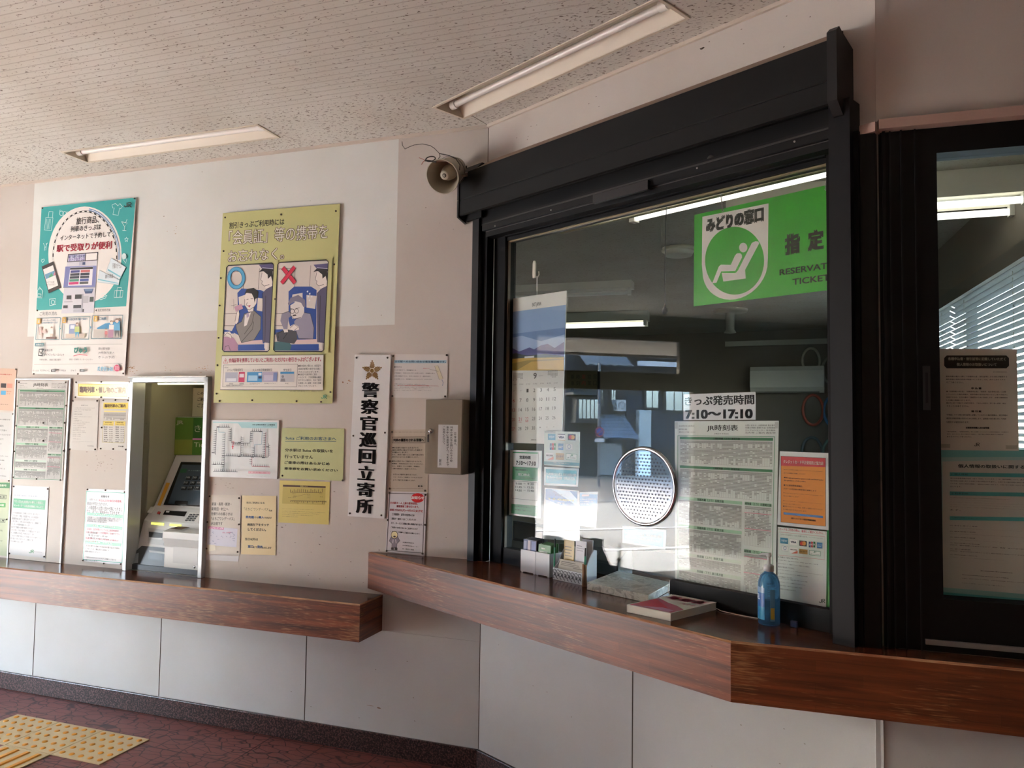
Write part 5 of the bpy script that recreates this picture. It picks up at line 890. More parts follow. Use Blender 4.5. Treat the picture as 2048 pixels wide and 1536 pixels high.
s.t(246, 972, 268, 1014, '9', '#5a5450', .01, 3); s.t(284, 988, 316, 997, 'September', '#8a8680'); s.grid(96, 975, 168, 1026, 6, 7, '#d0d0cc', 1, .9); s.grid(350, 955, 422, 1005, 6, 7, '#d0d0cc', 1, .9)
for i, d in enumerate(('日 SUN', '月 MON', '火 TUE', '水 WED', '木 THU', '金 FRI', '土 SAT')): s.t(92 + 50.5 * i, 1052 - 2 * i, 120 + 50.5 * i, 1062 - 2 * i, d, '#7a7670')
day = 1
for r in range(5):
    for c_ in range(7):
        n = r * 7 + c_ - 1; tx = str(n) if 1 <= n <= 30 else str(30 + c_) if n < 1 else str(n - 30)
        x = 104 - 1.2 * r + 49.5 * c_; y = 1094 + 69 * r - 2.4 * c_; big = 1 <= n <= 30; h = 25 if big else 14; w = (7 if n < 10 else 11) if big else 5
        s.t(x - w, y - (0 if big else -6), x + w, y + h, tx, '#b04a4a' if big and (c_ == 0 or n in (21, 22)) else ('#4a4844' if big else '#8a8680'), .0)
        if n in (21, 22): s.l('#b04a4a', 2, [(x - w, y + h + 8), (x + w, y + h + 8)])
s.t(230, 1456, 270, 1468, 'JR東日本', '#6a6660', .02)
cal = s.done()
# hook of the calendar
u, z = B.px((1070, 540), GI - .004)
t = thing('suction_hook', 'white plastic hook stuck on the window glass above the calendar', 'hook', B.w(u, GI + .004, z), B.a)
mb = MB(); mb.prism([(-.008, -.038), (.006, -.038), (.0085, -.03), (.0085, .03), (.004, .042), (-.004, .042), (-.0085, .03), (-.010, -.02)], .0, .008, C('#d0ccbe', .4), 'y'); mb.build('hook_plate', t, bevel=.002)
mb = MB(); mb.tube([(.004, .008, -.03), (.012, .014, -.034), (.018, .016, -.022), (.016, .016, -.008)], .003, C('#d0ccbe', .4), 8); mb.build('hook_arm', t)
mb = MB(); mb.tube([(.010, .014, -.030), (.006, .017, -.09), (.004, .019, -.115)], .0012, WHT, 6); mb.tube([(.004, .019, -.115), (.003, .017, -.08), (.006, .014, -.034)], .0012, WHT, 6); mb.build('string', t)
# green hanging banner
d4 = (1300, 280, 4.2675)
s = Sheet('hanging_sign', 'bright green hanging sign with a reclining seat symbol behind the top of the window', 'sign', 'B', [(378, 640), (1740, 332), (1750, 1254), (372, 1420)], d4, '#2fa51c', -.15, .003, .4)
s.P('#d6d3cc', [(447, 655), (1012, 541), (1006, 1010)] + [(727 + 279 * math.cos(a) - 4 * 0, 1080 - 75 * math.cos(a) * .6 + 280 * math.sin(a)) for a in [i * math.pi / 18 for i in range(1, 18)]] + [(442, 1060)])
s.c('#2fa51c', 722, 1030, 252, 290, 48)
s.t(478, 668, 972, 694, 'みどりの窓口', '#1c2416', .05, 3)
s.c('#d6d3cc', 796, 918, 35, 41, 24)
s.P('#d6d3cc', [(870, 878), (900, 864), (924, 866), (932, 882), (812, 1110), (818, 1182), (626, 1208), (612, 1134), (640, 1126), (728, 1132), (752, 1112)])
s.P('#2fa51c', [(596, 1130), (612, 1108), (730, 1112), (800, 990), (808, 1000), (740, 1128), (726, 1136), (622, 1134)])
s.P('#d6d3cc', [(532, 1222), (588, 1080), (606, 1064), (690, 1066), (726, 985), (742, 968), (770, 966), (784, 980), (786, 1002), (728, 1118), (608, 1122), (568, 1218)])
for ch, x0, y0, x1, y1 in (('指', 1150, 808, 1282, 966), ('定', 1346, 778, 1486, 930), ('券', 1540, 750, 1680, 900)): s.t(x0, y0, x1, y1, ch, '#24341a', .04, 3)
s.t(1106, 1106, 1690, 1074, 'RESERVATION', '#1c2e16', .012, 3); s.t(1216, 1186, 1580, 1192, 'TICKETS', '#1c2e16', .012, 3)
sg = s.done()
for p, q in (((600, 418), (622, 606)), ((1524, 190), (1500, 425))):
    a = s.xyz(p); b_ = s.xyz(q); n = 20; mb = MB()
    for i in range(n):
        c0 = a.lerp(b_, (i + .5) / n); mb.torus(.0035, .0009, C('#a8a49a', .35, .7), c0, Matrix.Rotation(rad(90), 3, 'X') if i % 2 else Matrix.Rotation(rad(90), 3, 'Y'), 10, 5)
    mb.build('chain', sg)
# pull cord, bead chain
u, z0 = B.px((1333, 392), -.12); u1, z1 = B.px((1330, 615), -.12)
t = thing('pull_cord', 'black pull cord with a ball end hanging inside the window left of the green sign', 'cord', B.w(u1, -.12, z1), B.a)
mb = MB(); mb.tube([(0, 0, 0), (.0, 0, (z0 - z1) * .5), (u - u1, 0, z0 - z1)], .0016, K, 6); mb.build('cord', t)
mb = MB(); mb.lathe([(0, -.028), (.008, -.026), (.0125, -.016), (.011, -.006), (.005, .002), (.0035, .012), (0, .013)], K, 16); mb.build('cord_ball', t)
u, z0 = B.px((1324, 405), -.14); z1 = B.px((1322, 500), -.14)[1]
mb = MB(); k = 26
for i in range(k): mb.torus(.0032, .0008, C('#6a6658', .4, .6), (0, 0, (z0 - z1) * (i + .5) / k), Matrix.Rotation(rad(90), 3, 'X') if i % 2 else Matrix.Rotation(rad(90), 3, 'Y'), 8, 5)
tag(mb.build('hanging_chain', None, B.w(u, -.14, z1), B.a), 'short thin metal chain hanging behind the glass beside the black pull cord', 'chain')
# sheets on the door
d6 = (1640, 680, 2.328)
s = Sheet('privacy_notice', 'white notice with a black rounded heading taped inside the glass door', 'notice', 'C', [(541, 40), (916, 42), (926, 516), (548, 512)], d6, '#d5d1c6', GI)
s.P('#2a2824', [(578, 84), (590, 72), (868, 72), (880, 84), (880, 120), (868, 132), (590, 132), (578, 120)]); s.t(596, 80, 864, 96, '各種申込書・割引証等に記載していただく', '#c9c4b8', .02); s.t(636, 106, 822, 122, '個人情報のお取扱いについて', '#c9c4b8', .02); s.t(806, 146, 870, 152, '東日本旅客鉄道株式会社', DK)
s.b(586, 166, 872, 202, ['乗車券類の購入に際して各種申込書・割引証等により当社が取得する', '個人情報の利用目的及び取扱いにつきましては、次のとおりですの', 'でご了承ください。'], DK, .02); s.t(704, 220, 752, 230, '申 込 書', DK, .04); s.b(588, 236, 874, 312, ['●「定期券購入申込書」「回数券申込書」「乗車券・指定券申込書」に記載', '  していただいた個人情報は、乗車券類の発売及び払いもどし等の手続きに', '  利用するほか、お忘れ物やご連絡等のために利用します。必要な期間保存', '  した後に廃棄いたします。', '●法令に基づき開示する場合を除き、ご本人の同意なく第三者へ提供・開示', '  することはありません。'], DK, .02); s.t(704, 327, 752, 337, '割 引 証', DK, .04); s.b(588, 344, 874, 388, ['「学割証」やその他の割引証等に記載していただいた個人情報は、割引資格の', '確認及び乗車券類の発売のために利用します。証明書の発行者に対して内容', 'を照会する場合があります。'], DK, .02); s.t(678, 404, 788, 414, '定期乗車券購入用の証明書', DK, .04); s.b(590, 424, 878, 454, ['「通学証明書」「通勤証明書」等に記載していただいた個人情報は、定期券の', '発売、払いもどし等の手続きに利用し、発行者に内容を照会する場合が', 'ありますのでご了承ください。'], DK, .02); s.jr(718, 478, 17, '#26241f')
for x, y in ((552, 484), (864, 490)): s.r(x, y, x + 54, y + 18, '#b0aea0')
s.done()
s = Sheet('policy_notice', 'larger white notice with turquoise bands in the glass door below the other sheet', 'notice', 'C', [(549, 508), (1110, 512), (1110, 1240), (555, 1190)], d6, '#cfd3cc', GI - .006)
TQ = '#4fb0b4'
s.P('#7cc4c4', [(549, 508), (1110, 512), (1110, 544), (550, 546)]); s.P('#a9d2cd', [(550, 546), (1110, 544), (1110, 556), (550, 566)]); s.P('#5fb8bc', [(554, 1172), (1110, 1218), (1110, 1240), (555, 1190)]); s.P('#98cbc8', [(554, 1150), (1110, 1196), (1110, 1218), (554, 1172)]); s.P('#a9d2cd', [(550, 540), (570, 546), (572, 1180), (555, 1190)])
s.t(642, 578, 1064, 602, '個人情報の取扱いに関する基本方針', '#22383a', .02)
for y, tx in ((616, '1. 個人情報'), (705, '2. 利用目的'), (820, '3. 個人情報の取扱いについて')): s.P(TQ, [(604, y), (1080, y + 8), (1080, y + 26), (604, y + 18)]); s.t(612, y + 4, 612 + 11 * len(tx), y + 15, tx, '#1f4a4c')
s.b(606, 640, 1076, 686, ['  東日本旅客鉄道株式会社（以下「当社」といいます。）は、個人情報について、次のとおり取り組んでまいります。', '個人情報の保護に関する法律その他の関係法令を遵守し、お客さまの個人情報を適切に取り扱うとともに、安全に管理', 'するため、社内の体制を整備し、継続的な改善に努めます。お客さまの信頼にお応えできるよう努めて', 'まいります。'], DK, .01, .4, 0, .02); s.b(604, 732, 1070, 794, ['(1) 個人情報の取得に際しては利用目的を明示します。', '(2) 個人情報の利用は利用目的の範囲内とし、目的以外には利用いたしません。', '(3) 個人情報の漏えい、滅失又はき損の防止その他の安全管理のために必要な措置を講じます。', '(4) 当社は、業務の委託に伴い個人情報を預託する場合は、委託先を適切に監督します。', '(5) お客さまから開示、訂正、利用停止等の請求があったときは、法令に基づき対応いたし', '  ます。'], DK, .01, .4, 0, .02); s.b(604, 846, 1066, 1018, ['当社は、個人情報について、次の各号に定める場合を除き第三者に提供することはありません。', '(1) 法令に基づく場合', '   当社は、個人情報の取得にあたり、適正な手段により行います。', '(2) 個人情報の利用', '   当社は、利用目的の達成に必要な範囲内で、個人情報を利用いたします。', '(3) 個人情報の管理', '   当社は、個人情報を正確かつ最新の内容に保つよう努めます。', '(4) 個人情報の安全対策', '   当社は、個人情報への不正アクセス、紛失、破壊、改ざん等の防止に努めます。', '(5) 第三者提供', '   当社は、本人の同意を得ることなく個人情報を提供いたしません。', '(6) 個人情報の開示等', '   当社は、本人からの開示等の請求に応じます。'], DK, .01, .4, 0, .03); s.t(746, 1072, 896, 1086, '個人情報保護に関するお問合せ先', DK, .03); s.b(660, 1090, 1040, 1140, ['東日本旅客鉄道株式会社 新潟支社 お客さま相談室', 'TEL. 050-2016-1600（受付時間 10:00～17:00 土休日除く）', '    くわしくはホームページをご覧ください'], DK, .02, .4, 0, .04); s.done()
# ------------------------------------------------------------------ vending machine in its niche
def camray(p):
    return CAMR @ Vector(((p[0] - 1024) / F, 1, -(p[1] - 768) / F))
def hit(p, a, b):
    """point of the machine face through profile points a, b (depth, height) seen at p of the view crop"""
    q = (240 + p[0] / 3.413, 720 + p[1] / 3.413); d = camray(q); c = Vector((0, 0, H)); P1 = A.w(0, -a[0], a[1]); e = A.w(0, -b[0], b[1]) - P1; n = A.T.cross(e)
    h = c + d * ((P1 - c).dot(n) / d.dot(n)); return ((h - A.o).dot(A.T), -(h - A.o).dot(A.N), h.z)
ND = .62; mb = MB(); MN = C('#a8a48c', .6)
mb.box(NU0 - .02, NU0, .0, ND, .72, NZ1 + .02, MN).box(NU1, NU1 + .02, .12, ND, .72, NZ1 + .02, MN).box(NU0, NU1, ND, ND + .02, .72, NZ1 + .02, MN).box(NU0, NU1, .0, ND, NZ1, NZ1 + .02, MN).box(NU0, NU1, .12, ND, .72, .757, MN)
struct(mb, 'wall_niche', A.o, A.a)
mb = MB(); e = .026; o_ = .016
for a, b, c, d in ((NU0 - e + o_, NU0 + o_, SH + .0006, NZ1 + .012), (NU1 - o_, NU1 + e - o_, SH + .0006, NZ1 + .012)): mb.box(a, b, -.03, .06, c, d, C('#c4c8ca', .35, .3))
mb.box(NU0 - e + o_, NU1 + e - o_, -.03, .06, NZ1 - .014, NZ1 + .012, C('#c4c8ca', .35, .3)); mb.box(NU0 - e + o_, NU1 + e - o_, -.045, -.001, NZ1 + .0122, NZ1 + .018, C('#d8d8d2', .35, .2))
struct(mb, 'trim_7', A.o, A.a, bevel=.002)
lx, lz = (NU0 + NU1) / 2, SH
tm = thing('vending_machine', 'grey train ticket vending machine with screen, keypad and green sign inside the wall niche', 'ticket machine', A.w(lx, -.02, lz), A.a)
MG = C('#c3c6c6', .4); MG2 = C('#d4d6d4', .4); MD = C('#26282c', .4)
uL, uR = NU0 + .012, NU1 - .016
P = [(.025, .7585), (.025, .79), (.09, 1.021), (.153, 1.088), (.165, 1.096), (.32, 1.385), (.32, 1.612), (.5, 1.612), (.5, .7585)]
def Lc(u, d, z): return (u - lx, d - .02, z - lz)
mb = MB(); n = len(P)
mb.prism([(d - .02, z - lz) for d, z in P], uL - lx, uR - lx, MG, 'x'); mb.build('cabinet', tm)
mb = MB(); mb.box(uL - lx, uR - lx, -.006, .004, .0015, .03, C('#1c2436', .35)); mb.build('kick_plate', tm)
def quad(name, pts, a, b, m, out=.002, parent=None, layers=()):
    mb = MB(); nrm = Vector((0, -(b[1] - a[1]), (b[0] - a[0]))).normalized()
    def one(pts, m, o):
        v = [Vector(Lc(*hit(p, a, b))) for p in pts]; w = [p + nrm * o for p in v]; v = [p + nrm * max(0, o - .004) for p in v]; k = len(v)
        mb.add(v + w, [tuple(range(k, 2 * k)), tuple(range(k))[::-1]] + [(i, (i + 1) % k, k + (i + 1) % k, k + i) for i in range(k)], m)
    one(pts, m, out)
    for i, (q, mm) in enumerate(layers): one(q, mm, out + .0004 * (i + 1))
    return mb.build(name, parent or tm)
def tx_on(mb, a, b, o, p0, p1, txt, col, bold=.01):
    v, f, ax, bx, ay, by = textmesh(txt, bold, 2); A0 = Vector(Lc(*hit(p0, a, b))); B1 = Vector(Lc(*hit(p1, a, b))); nrm = Vector((0, -(b[1] - a[1]), (b[0] - a[0]))).normalized()
    mb.add([Vector((A0.x + (B1.x - A0.x) * (x - ax) / (bx - ax), 0, 0)) + (Vector((0, B1.y, B1.z)).lerp(Vector((0, A0.y, A0.z)), (y - ay) / (by - ay))) + nrm * o for x, y in v], f, C(col, .5))
sg1, sg2 = (.32, 1.385), (.32, 1.612)
g = quad('sign_panel', [(375, 392), (700, 394), (700, 650), (368, 648)], sg1, sg2, C('#4a7f2c', .3), .004, None, [([(375, 394), (505, 396), (500, 540), (374, 540)], C('#5f8a34', .3)), ([(374, 542), (498, 542), (498, 646), (370, 646)], C('#8a9a44', .3)), ([(506, 396), (700, 396), (700, 536), (502, 534)], C('#2f6a28', .3)), ([(500, 534), (700, 536), (700, 546), (500, 546)], C('#d88ad0', .3)), ([(500, 548), (700, 548), (700, 648), (496, 648)], C('#4a7f2c', .3))])
for a_ in (((392, 412), (438, 446), 'JR', '#d0d8c0', .03), ((516, 444), (690, 494), 'きっぷ', '#d8e0cc', .0), ((512, 562), (668, 598), 'Tickets', '#d8e0cc', .0)): mb = MB(); tx_on(mb, sg1, sg2, .0075, *a_); mb.build('sign_lettering', g)
sc1, sc2 = (.165, 1.096), (.32, 1.385)
g = quad('screen', [(420, 698), (760, 706), (720, 1010), (300, 990)], sc1, sc2, C('#191b1e', .2), .005, None, [([(428, 716), (755, 722), (718, 1000), (330, 984)], C('#3c4c58', .12)), ([(424, 745), (462, 745), (455, 772), (410, 772)], C('#2c5a44', .2))] + [([(462 + 45 * i - 16 * j, 795 + 35 * j), (496 + 45 * i - 16 * j, 797 + 35 * j), (488 + 45 * i - 16 * j, 822 + 35 * j), (452 + 45 * i - 16 * j, 820 + 35 * j)], C('#22262a', .2)) for i in range(5) for j in range(3)] + [([(388, 966), (470, 970), (464, 994), (380, 990)], C('#14171a', .2))])
mb = MB()
for i in range(5):
    for j in range(3): tx_on(mb, sc1, sc2, .016, (466 + 45 * i - 16 * j, 802 + 35 * j), (486 + 45 * i - 16 * j, 816 + 35 * j), ('190', '200', '240', '330', '420', '510', '590', '680', '770', '860', '990', '1,170', '1,340', '1,520', '1,690')[i + 5 * j], '#a8b4b8', .0)
mb.build('button_lettering', g)
mb = MB(); tx_on(mb, sc1, sc2, .016, (480, 758), (560, 768), 'きっぷの購入', '#7fa8a8', .0); mb.build('screen_lettering', g)
g = quad('instruction_label', [(318, 838), (342, 840), (276, 996), (256, 992)], sc1, sc2, C('#d8a02c', .4), .002)
cn1, cn2 = (.09, 1.021), (.153, 1.088)
quad('console_display', [(310, 1028), (458, 1036), (440, 1068), (294, 1056)], cn1, cn2, C('#1c1c20', .25), .002, None, [([(318, 1033), (340, 1034), (336, 1042), (314, 1041)], C('#d8dadc', .4))])
quad('console_panel', [(176, 1004), (240, 1004), (216, 1048), (170, 1038)], cn1, cn2, MG2, .004)
quad('call_button', [(262, 1036), (278, 1038), (272, 1054), (254, 1050)], cn1, cn2, C('#b03a34', .4), .004)
kp = quad('keypad', [(474, 1040), (552, 1048), (536, 1112), (440, 1100)], cn1, cn2, MG2, .002)
for j in range(4):
    for i in range(3): x = 480 - 10 * j + 23 * i; y = 1054 + 13 * j; quad('key', [(x, y), (x + 15, y + 1), (x + 11, y + 9), (x - 4, y + 8)], cn1, cn2, C('#5a5e62', .5), .006, kp)
lo1, lo2 = (.025, .79), (.09, 1.021)
quad('indicator_lamp', [(216, 1108), (302, 1114), (298, 1130), (214, 1122)], lo1, lo2, emit('lit_indicator', (.9, .9, .12, 1), .12), .003); quad('indicator_lamp', [(342, 1118), (420, 1124), (416, 1140), (340, 1132)], lo1, lo2, emit('lit_indicator', (.9, .9, .12, 1), .12), .003)
for q in ([(196, 1146), (302, 1160), (300, 1268), (192, 1252)], [(318, 1152), (400, 1164), (400, 1262), (316, 1250)]):
    (x0, y0), (x1, y1), (x2, y2), (x3, y3) = q
    quad('ticket_slot', q, lo1, lo2, C('#aeb4b6', .4), .003, None, [([(x0 + 4, y0 + 26), (x1 - 8, y1 + 22), (x2 - 10, y2 - 46), (x3 + 8, y3 - 44)], MD), ([(x0 + 6, y0 + 66), (x1 - 10, y1 + 56), (x2 - 12, y2 - 38), (x3 + 10, y3 - 34)], C('#c4c8c8', .3))])
quad('ticket_tray', [(150, 1268), (366, 1288), (366, 1416), (88, 1392), (104, 1310)], lo1, lo2, C('#34383e', .35), .002, None, [([(200, 1298), (296, 1310), (294, 1366), (200, 1356)], C('#1a1c20', .3)), ([(304, 1314), (360, 1320), (358, 1378), (302, 1370)], C('#1a1c20', .3)), ([(200, 1298), (360, 1318), (358, 1330), (200, 1312)], C('#a9aeb0', .4)), ([(96, 1330), (130, 1316), (126, 1384), (88, 1388)], C('#9aa2aa', .4))])
# coin unit bulging out at the right
h0 = hit((374, 1180), lo1, lo2); u0 = h0[0]
mb = MB(); cp = [(.004, .79), (.004, .90), (-.012, .95), (-.012, .985), (.05, 1.0), (.09, .99), (.06, .79)]
mb.prism([(d - .02, z - lz) for d, z in cp], u0 - lx, uR - lx, MG2, 'x'); cu_ = mb.build('coin_unit', tm)
mb = MB(); k1, k2 = (-.012, .985), (.05, 1.0)
mb.add([(u0 + .03 - lx, -.018, .9995 - .757 - .0), (u0 + .11 - lx, -.018, .2425), (u0 + .13 - lx, .024, .2512), (u0 + .05 - lx, .024, .2512)], [(0, 1, 2, 3)], C('#6b5a48', .5)); mb.build('coin_inlet', cu_)
mb = MB(); mb.box(u0 + .06 - lx, uR - .03 - lx, -.0175, -.0165, .06, .15, MG); mb.build('return_flap', cu_)
mb = MB(); mb.lathe([(0, -.003), (.006, -.003), (.008, 0)], CHR, 14, (uR - .05 - lx, -.016, .048), Matrix.Rotation(rad(-90), 3, 'X')); mb.build('lock_cylinder', cu_)
s = Sheet('machine_notice', 'white notice with black lettering on the back wall above the green machine sign', 'notice', 'A', [(500, 190), (760, 196), (760, 388), (492, 385)], (240, 720, 3.413), '#d8d4c4', -.45, rough=.4)
s.b(528, 214, 740, 326, ['この券売機は紙幣が', 'ご利用になれません', 'ご了承ください'], DK, .03, .3); s.done()
t = thing('niche_light', 'lit slim tube light at the top of the vending machine niche', 'light', A.w(lx, -.13, NZ1), A.a)
mb = MB(); mb.box(-.24, .24, -.02, .02, -.008, -.0005, WHT); mb.build('housing', t)
mb = MB(); mb.tube([(-.22, 0, -.0135), (.22, 0, -.0135)], .005, emit('niche_tube', (1, .9, .55, 1), .6), 12); mb.build('tube', t)
# ------------------------------------------------------------------ grey telephone box
bx = [A.px(p, .1) for p in ((851.4, 798.7), (925.9, 799.8), (923.1, 949), (848.6, 947.6))]
cx, cz = sum(q[0] for q in bx) / 4, sum(q[1] for q in bx) / 4; hw = (bx[1][0] - bx[0][0]) / 2; hh = (bx[0][1] - bx[3][1]) / 2
t = thing('telephone_box', 'grey metal wall box with a key in its lock beside the black window frame', 'box', A.w(cx, 0, cz), A.a)
MBX = C('#8f8574', .38, .1)
mb = MB(); mb.box(-hw, hw, -.094, -.0008, -hh, hh, MBX); mb.build('body', t, bevel=.003)
mb = MB(); mb.box(-hw + .001, hw - .003, -.1, -.0945, -hh + .003, hh - .001, MBX); d_ = mb.build('door', t, bevel=.002)
kx, kz = [a - b for a, b in zip(A.px((859.5, 862), .1), (cx, cz))]
mb = MB(); mb.lathe([(0, -.012), (.008, -.012), (.0095, -.009), (.0115, -.002), (.013, 0)], CHR, 18, (kx + .006, -.1, kz), Matrix.Rotation(rad(-90), 3, 'X')); lk = mb.build('lock', d_)
mb = MB(); mb.box(kx - .0055, kx + .0035, -.113, -.111, kz - .052, kz - .016, CHR); mb.torus(.006, .0014, CHR, (kx, -.113, kz - .01), Matrix.Rotation(rad(90), 3, 'X'), 14, 6); mb.build('key', lk)
s = Sheet('door_label', 'x', 'x', 'A', [(703, 568), (843, 571), (838, 879), (696, 874)], c6, '#d2d2d0', .1004, .0003, .35)
s.vt(816, 620, 832, 720, 'お客様へ', DK, .02); s.vt(788, 580, 804, 836, '列車の遅れ等お問い合わせの際', DK, .02); s.vt(762, 580, 778, 866, '箱の中に専用電話が入ってますので', DK, .02); s.vt(736, 580, 750, 716, 'ご利用ください。', DK, .02); s.vt(710, 814, 726, 862, '駅長', DK, .02)
o = s.done(); del o['category']; o['label'] = 'white label with vertical black lettering'; o.parent = d_; o.location = (s.ctr[0] - cx, -.1004, s.ctr[1] - cz); o.rotation_euler = (0, 0, 0)
if 'group' in o: del o['group']
# ------------------------------------------------------------------ horn speaker
u, z = A.px((884.7, 353.4), .2); hp = A.w(u, .2, z)
t = thing('horn_loudspeaker', 'beige horn loudspeaker on a bracket above the left end of the shutter box', 'speaker', hp, A.a)
dv = Vector((-.30, -.80, -.52)).normalized(); ql = (Matrix.Rotation(-A.a, 3, 'Z') @ dv).to_track_quat('Z', 'Y').to_matrix()
MH = C('#b0a996', .5); R0 = .077
mb = MB(); mb.lathe([(R0, .0), (R0 + .004, .001), (R0 + .004, -.006), (R0 - .004, -.018), (R0 - .012, -.075), (R0 - .012, -.1), (R0 - .016, -.125), (.045, -.14), (0, -.142)], MH, 40, q=ql); mb.lathe([(R0, 0), (R0 - .01, -.02), (R0 - .024, -.07), (R0 - .03, -.1), (0, -.1)], C('#a39b88', .55), 40, q=ql); mb.build('horn', t)
mb = MB(); mb.lathe([(.036, -.095), (.034, -.07), (.026, -.045), (.022, -.03), (.021, -.026), (.016, -.024), (0, -.0235)], MH, 28, q=ql); rf = mb.build('reflex_cone', t)
mb = MB(); mb.lathe([(0, -.0225), (.0095, -.0225), (.0095, -.024)], C('#2c2a28', .4), 20, q=ql); mb.lathe([(0, -.0221), (.0062, -.0221), (.0062, -.0224)], C('#a9a59a', .3, .5), 20, q=ql); mb.build('badge', rf)
mb = MB(); mb.lathe([(.05, -.14), (.05, -.175), (.044, -.187), (0, -.19)], MH, 28, q=ql); mb.lathe([(R0 - .009, -.104), (R0 - .007, -.108), (R0 - .009, -.112)], C('#6a6254', .5), 36, q=ql); mb.build('driver_cap', t)
e_ = B.w(-.07, .075, 2.80); el = Matrix.Rotation(-A.a, 3, 'Z') @ (e_ - hp); sd_ = ql @ Vector((R0 - .01, 0, -.07))
side = max((ql @ Vector(((R0 - .009) * math.cos(a), (R0 - .009) * math.sin(a), -.085)) for a in [i * math.pi / 8 for i in range(16)]), key=lambda p: p.x * 1.0 - p.z * .4)
mb = MB(); MBK = C('#6f6658', .5, .4); m1 = side + Vector((.018, .004, .004)); m2 = Vector((el.x, el.y, el.z + .012))
def strap(mb, a, b, w, th, m):
    d = (b - a).normalized(); n = d.cross(Vector((0, 1, 0))).normalized(); k = Vector((0, 1, 0))
    mb.hexa([a - k * w, a + k * w, b + k * w, b - k * w], [p + n * th for p in (a - k * w, a + k * w, b + k * w, b - k * w)], m)
strap(mb, side - Vector((.004, 0, 0)), m1, .012, .004, MBK); strap(mb, m1, m2, .012, .004, MBK); strap(mb, m2, Vector((el.x + .02, el.y + .0, el.z - .012)), .012, .004, MBK); mb.tube([m1 + Vector((-.004, -.004, .01)), m1 + Vector((.01, -.004, .012))], .005, CHR, 8); mb.build('bracket', t)
def loc_(p, q): uu, zz = A.px(p, q); return Vector((uu - u, -(q - .2), zz - z))
mb = MB(); mb.tube([loc_((804, 283), .006), loc_((805, 291), .008), loc_((810, 298), .02), loc_((818, 294), .04), (loc_((828, 290), .07)), loc_((845, 288), .12), loc_((860, 291), .16), loc_((868, 296), .18), loc_((879, 307), .2), loc_((880, 313), .21), loc_((874, 321), .22)], .0016, C('#4a4038', .6), 6); mb.build('cable', t)
mb = MB(); mb.tube([loc_((879, 307), .2), loc_((898, 311), .24), loc_((912, 318), .25), loc_((920, 330), .22), loc_((919, 340), .2)], .0022, C('#3a322c', .6), 6); mb.build('cable', t)
mb = MB(); mb.tube([loc_((872, 324), .235), loc_((860, 322), .235), loc_((850, 321), .235)], .004, C('#2a2422', .5), 8); c_ = loc_((861, 318), .235); mb.torus(.024, .0026, C('#2a2422', .5), c_, Matrix.Rotation(rad(75), 3, 'X'), 24, 6, sy=.55); mb.tube([loc_((850, 321), .235), loc_((845, 318), .235), loc_((838, 315.5), .235)], .0017, C('#b07a6a', .5), 6); mb.tube([loc_((850, 321), .235), loc_((846, 324), .235), loc_((843, 329), .235)], .0017, C('#b07a6a', .5), 6); mb.build('cable_coil', t)
# ------------------------------------------------------------------ things on the upper counter
TZ = CT + .0006
def Bt(name, label, cat, u, s_, group=None, z=TZ, rz=0): return thing(name, label, cat, B.w(u, s_, z), B.a + rz, group)
def holder(name, label, u, w, h, d=.075, s_=.045):
    t = Bt(name, label, 'leaflet holder', u, s_); M = C('#c9ccd2', .35); e = .0025; b = MB()
    b.box(-w / 2, w / 2, 0, e, .004, h, M); mbk = h * 1.02
    b.box(-w / 2, w / 2, d - e, d, .004, mbk, M).box(-w / 2, -w / 2 + e, e, d - e, .004, h, M).box(w / 2 - e, w / 2, e, d - e, .004, h, M).box(-w / 2 + e, w / 2 - e, e, d - e, .004, .007, M); b.build('tray', t)
    b = MB()
    for sx in (-1, 1): b.box(sx * (w / 2 - .008) - .006, sx * (w / 2 - .008) + .006, .002, d - .002, 0, .004, M)
    b.build('feet', t); return t
h1 = B.px((1055, 1101), .045)[1] - CT; h2 = B.px((1084, 1106), .045)[1] - CT
holder('leaflet_holder', 'left white plastic leaflet box holding dark blue picture leaflets', .3545, .089, h1)
holder('leaflet_holder', 'white plastic leaflet box holding green leaflets, beside the blue ones', .4425, .081, h2)
def leaflet(label, u, s0, w, h, lean, face, edge, group, art=None, z0=.008):
    b = MB(); b.hexa([(-w / 2, 0, 0), (w / 2, 0, 0), (w / 2, .0022, 0), (-w / 2, .0022, 0)], [(-w / 2, lean, h), (w / 2, lean, h), (w / 2, lean + .0022, h), (-w / 2, lean + .0022, h)], C(edge, .4))
    def q(x0, z0, x1, z1, c, o): b.add([(x, lean * z / h - o, z) for x, z in ((x0, z0), (x1, z0), (x1, z1), (x0, z1))], [(0, 1, 2, 3)], C(c, .35))
    q(-w / 2, 0, w / 2, h, face, .0003)
    for a in art or (): q(a[0] * w / 2, a[1] * h, a[2] * w / 2, a[3] * h, a[4], .0006)
    tag(b.build('leaflet', None, B.w(u, s0, TZ + z0), B.a), label, 'leaflet', group)
t1 = B.px((1046, 1080), .035)[1] - CT; t2 = B.px((1074, 1090), .035)[1] - CT
for i in range(5): leaflet('dark blue picture leaflet at the front of the left white box' if i == 0 else 'dark leaflet standing behind the blue one in the left white box', .352, .037 - i * .0115, .078, t1 - .004 + i * .0012, .006, '#46507f' if i == 0 else '#22242c', '#d0d0d4' if i == 0 else '#2a2c34', None if i == 0 else 'dark leaflets in the left white box', [(-.9, .5, -.5, .95, '#8a90b8'), (-.3, .55, .1, .98, '#b9a8b8'), (.3, .6, .9, .96, '#5a6aa8')] if i == 0 else None)
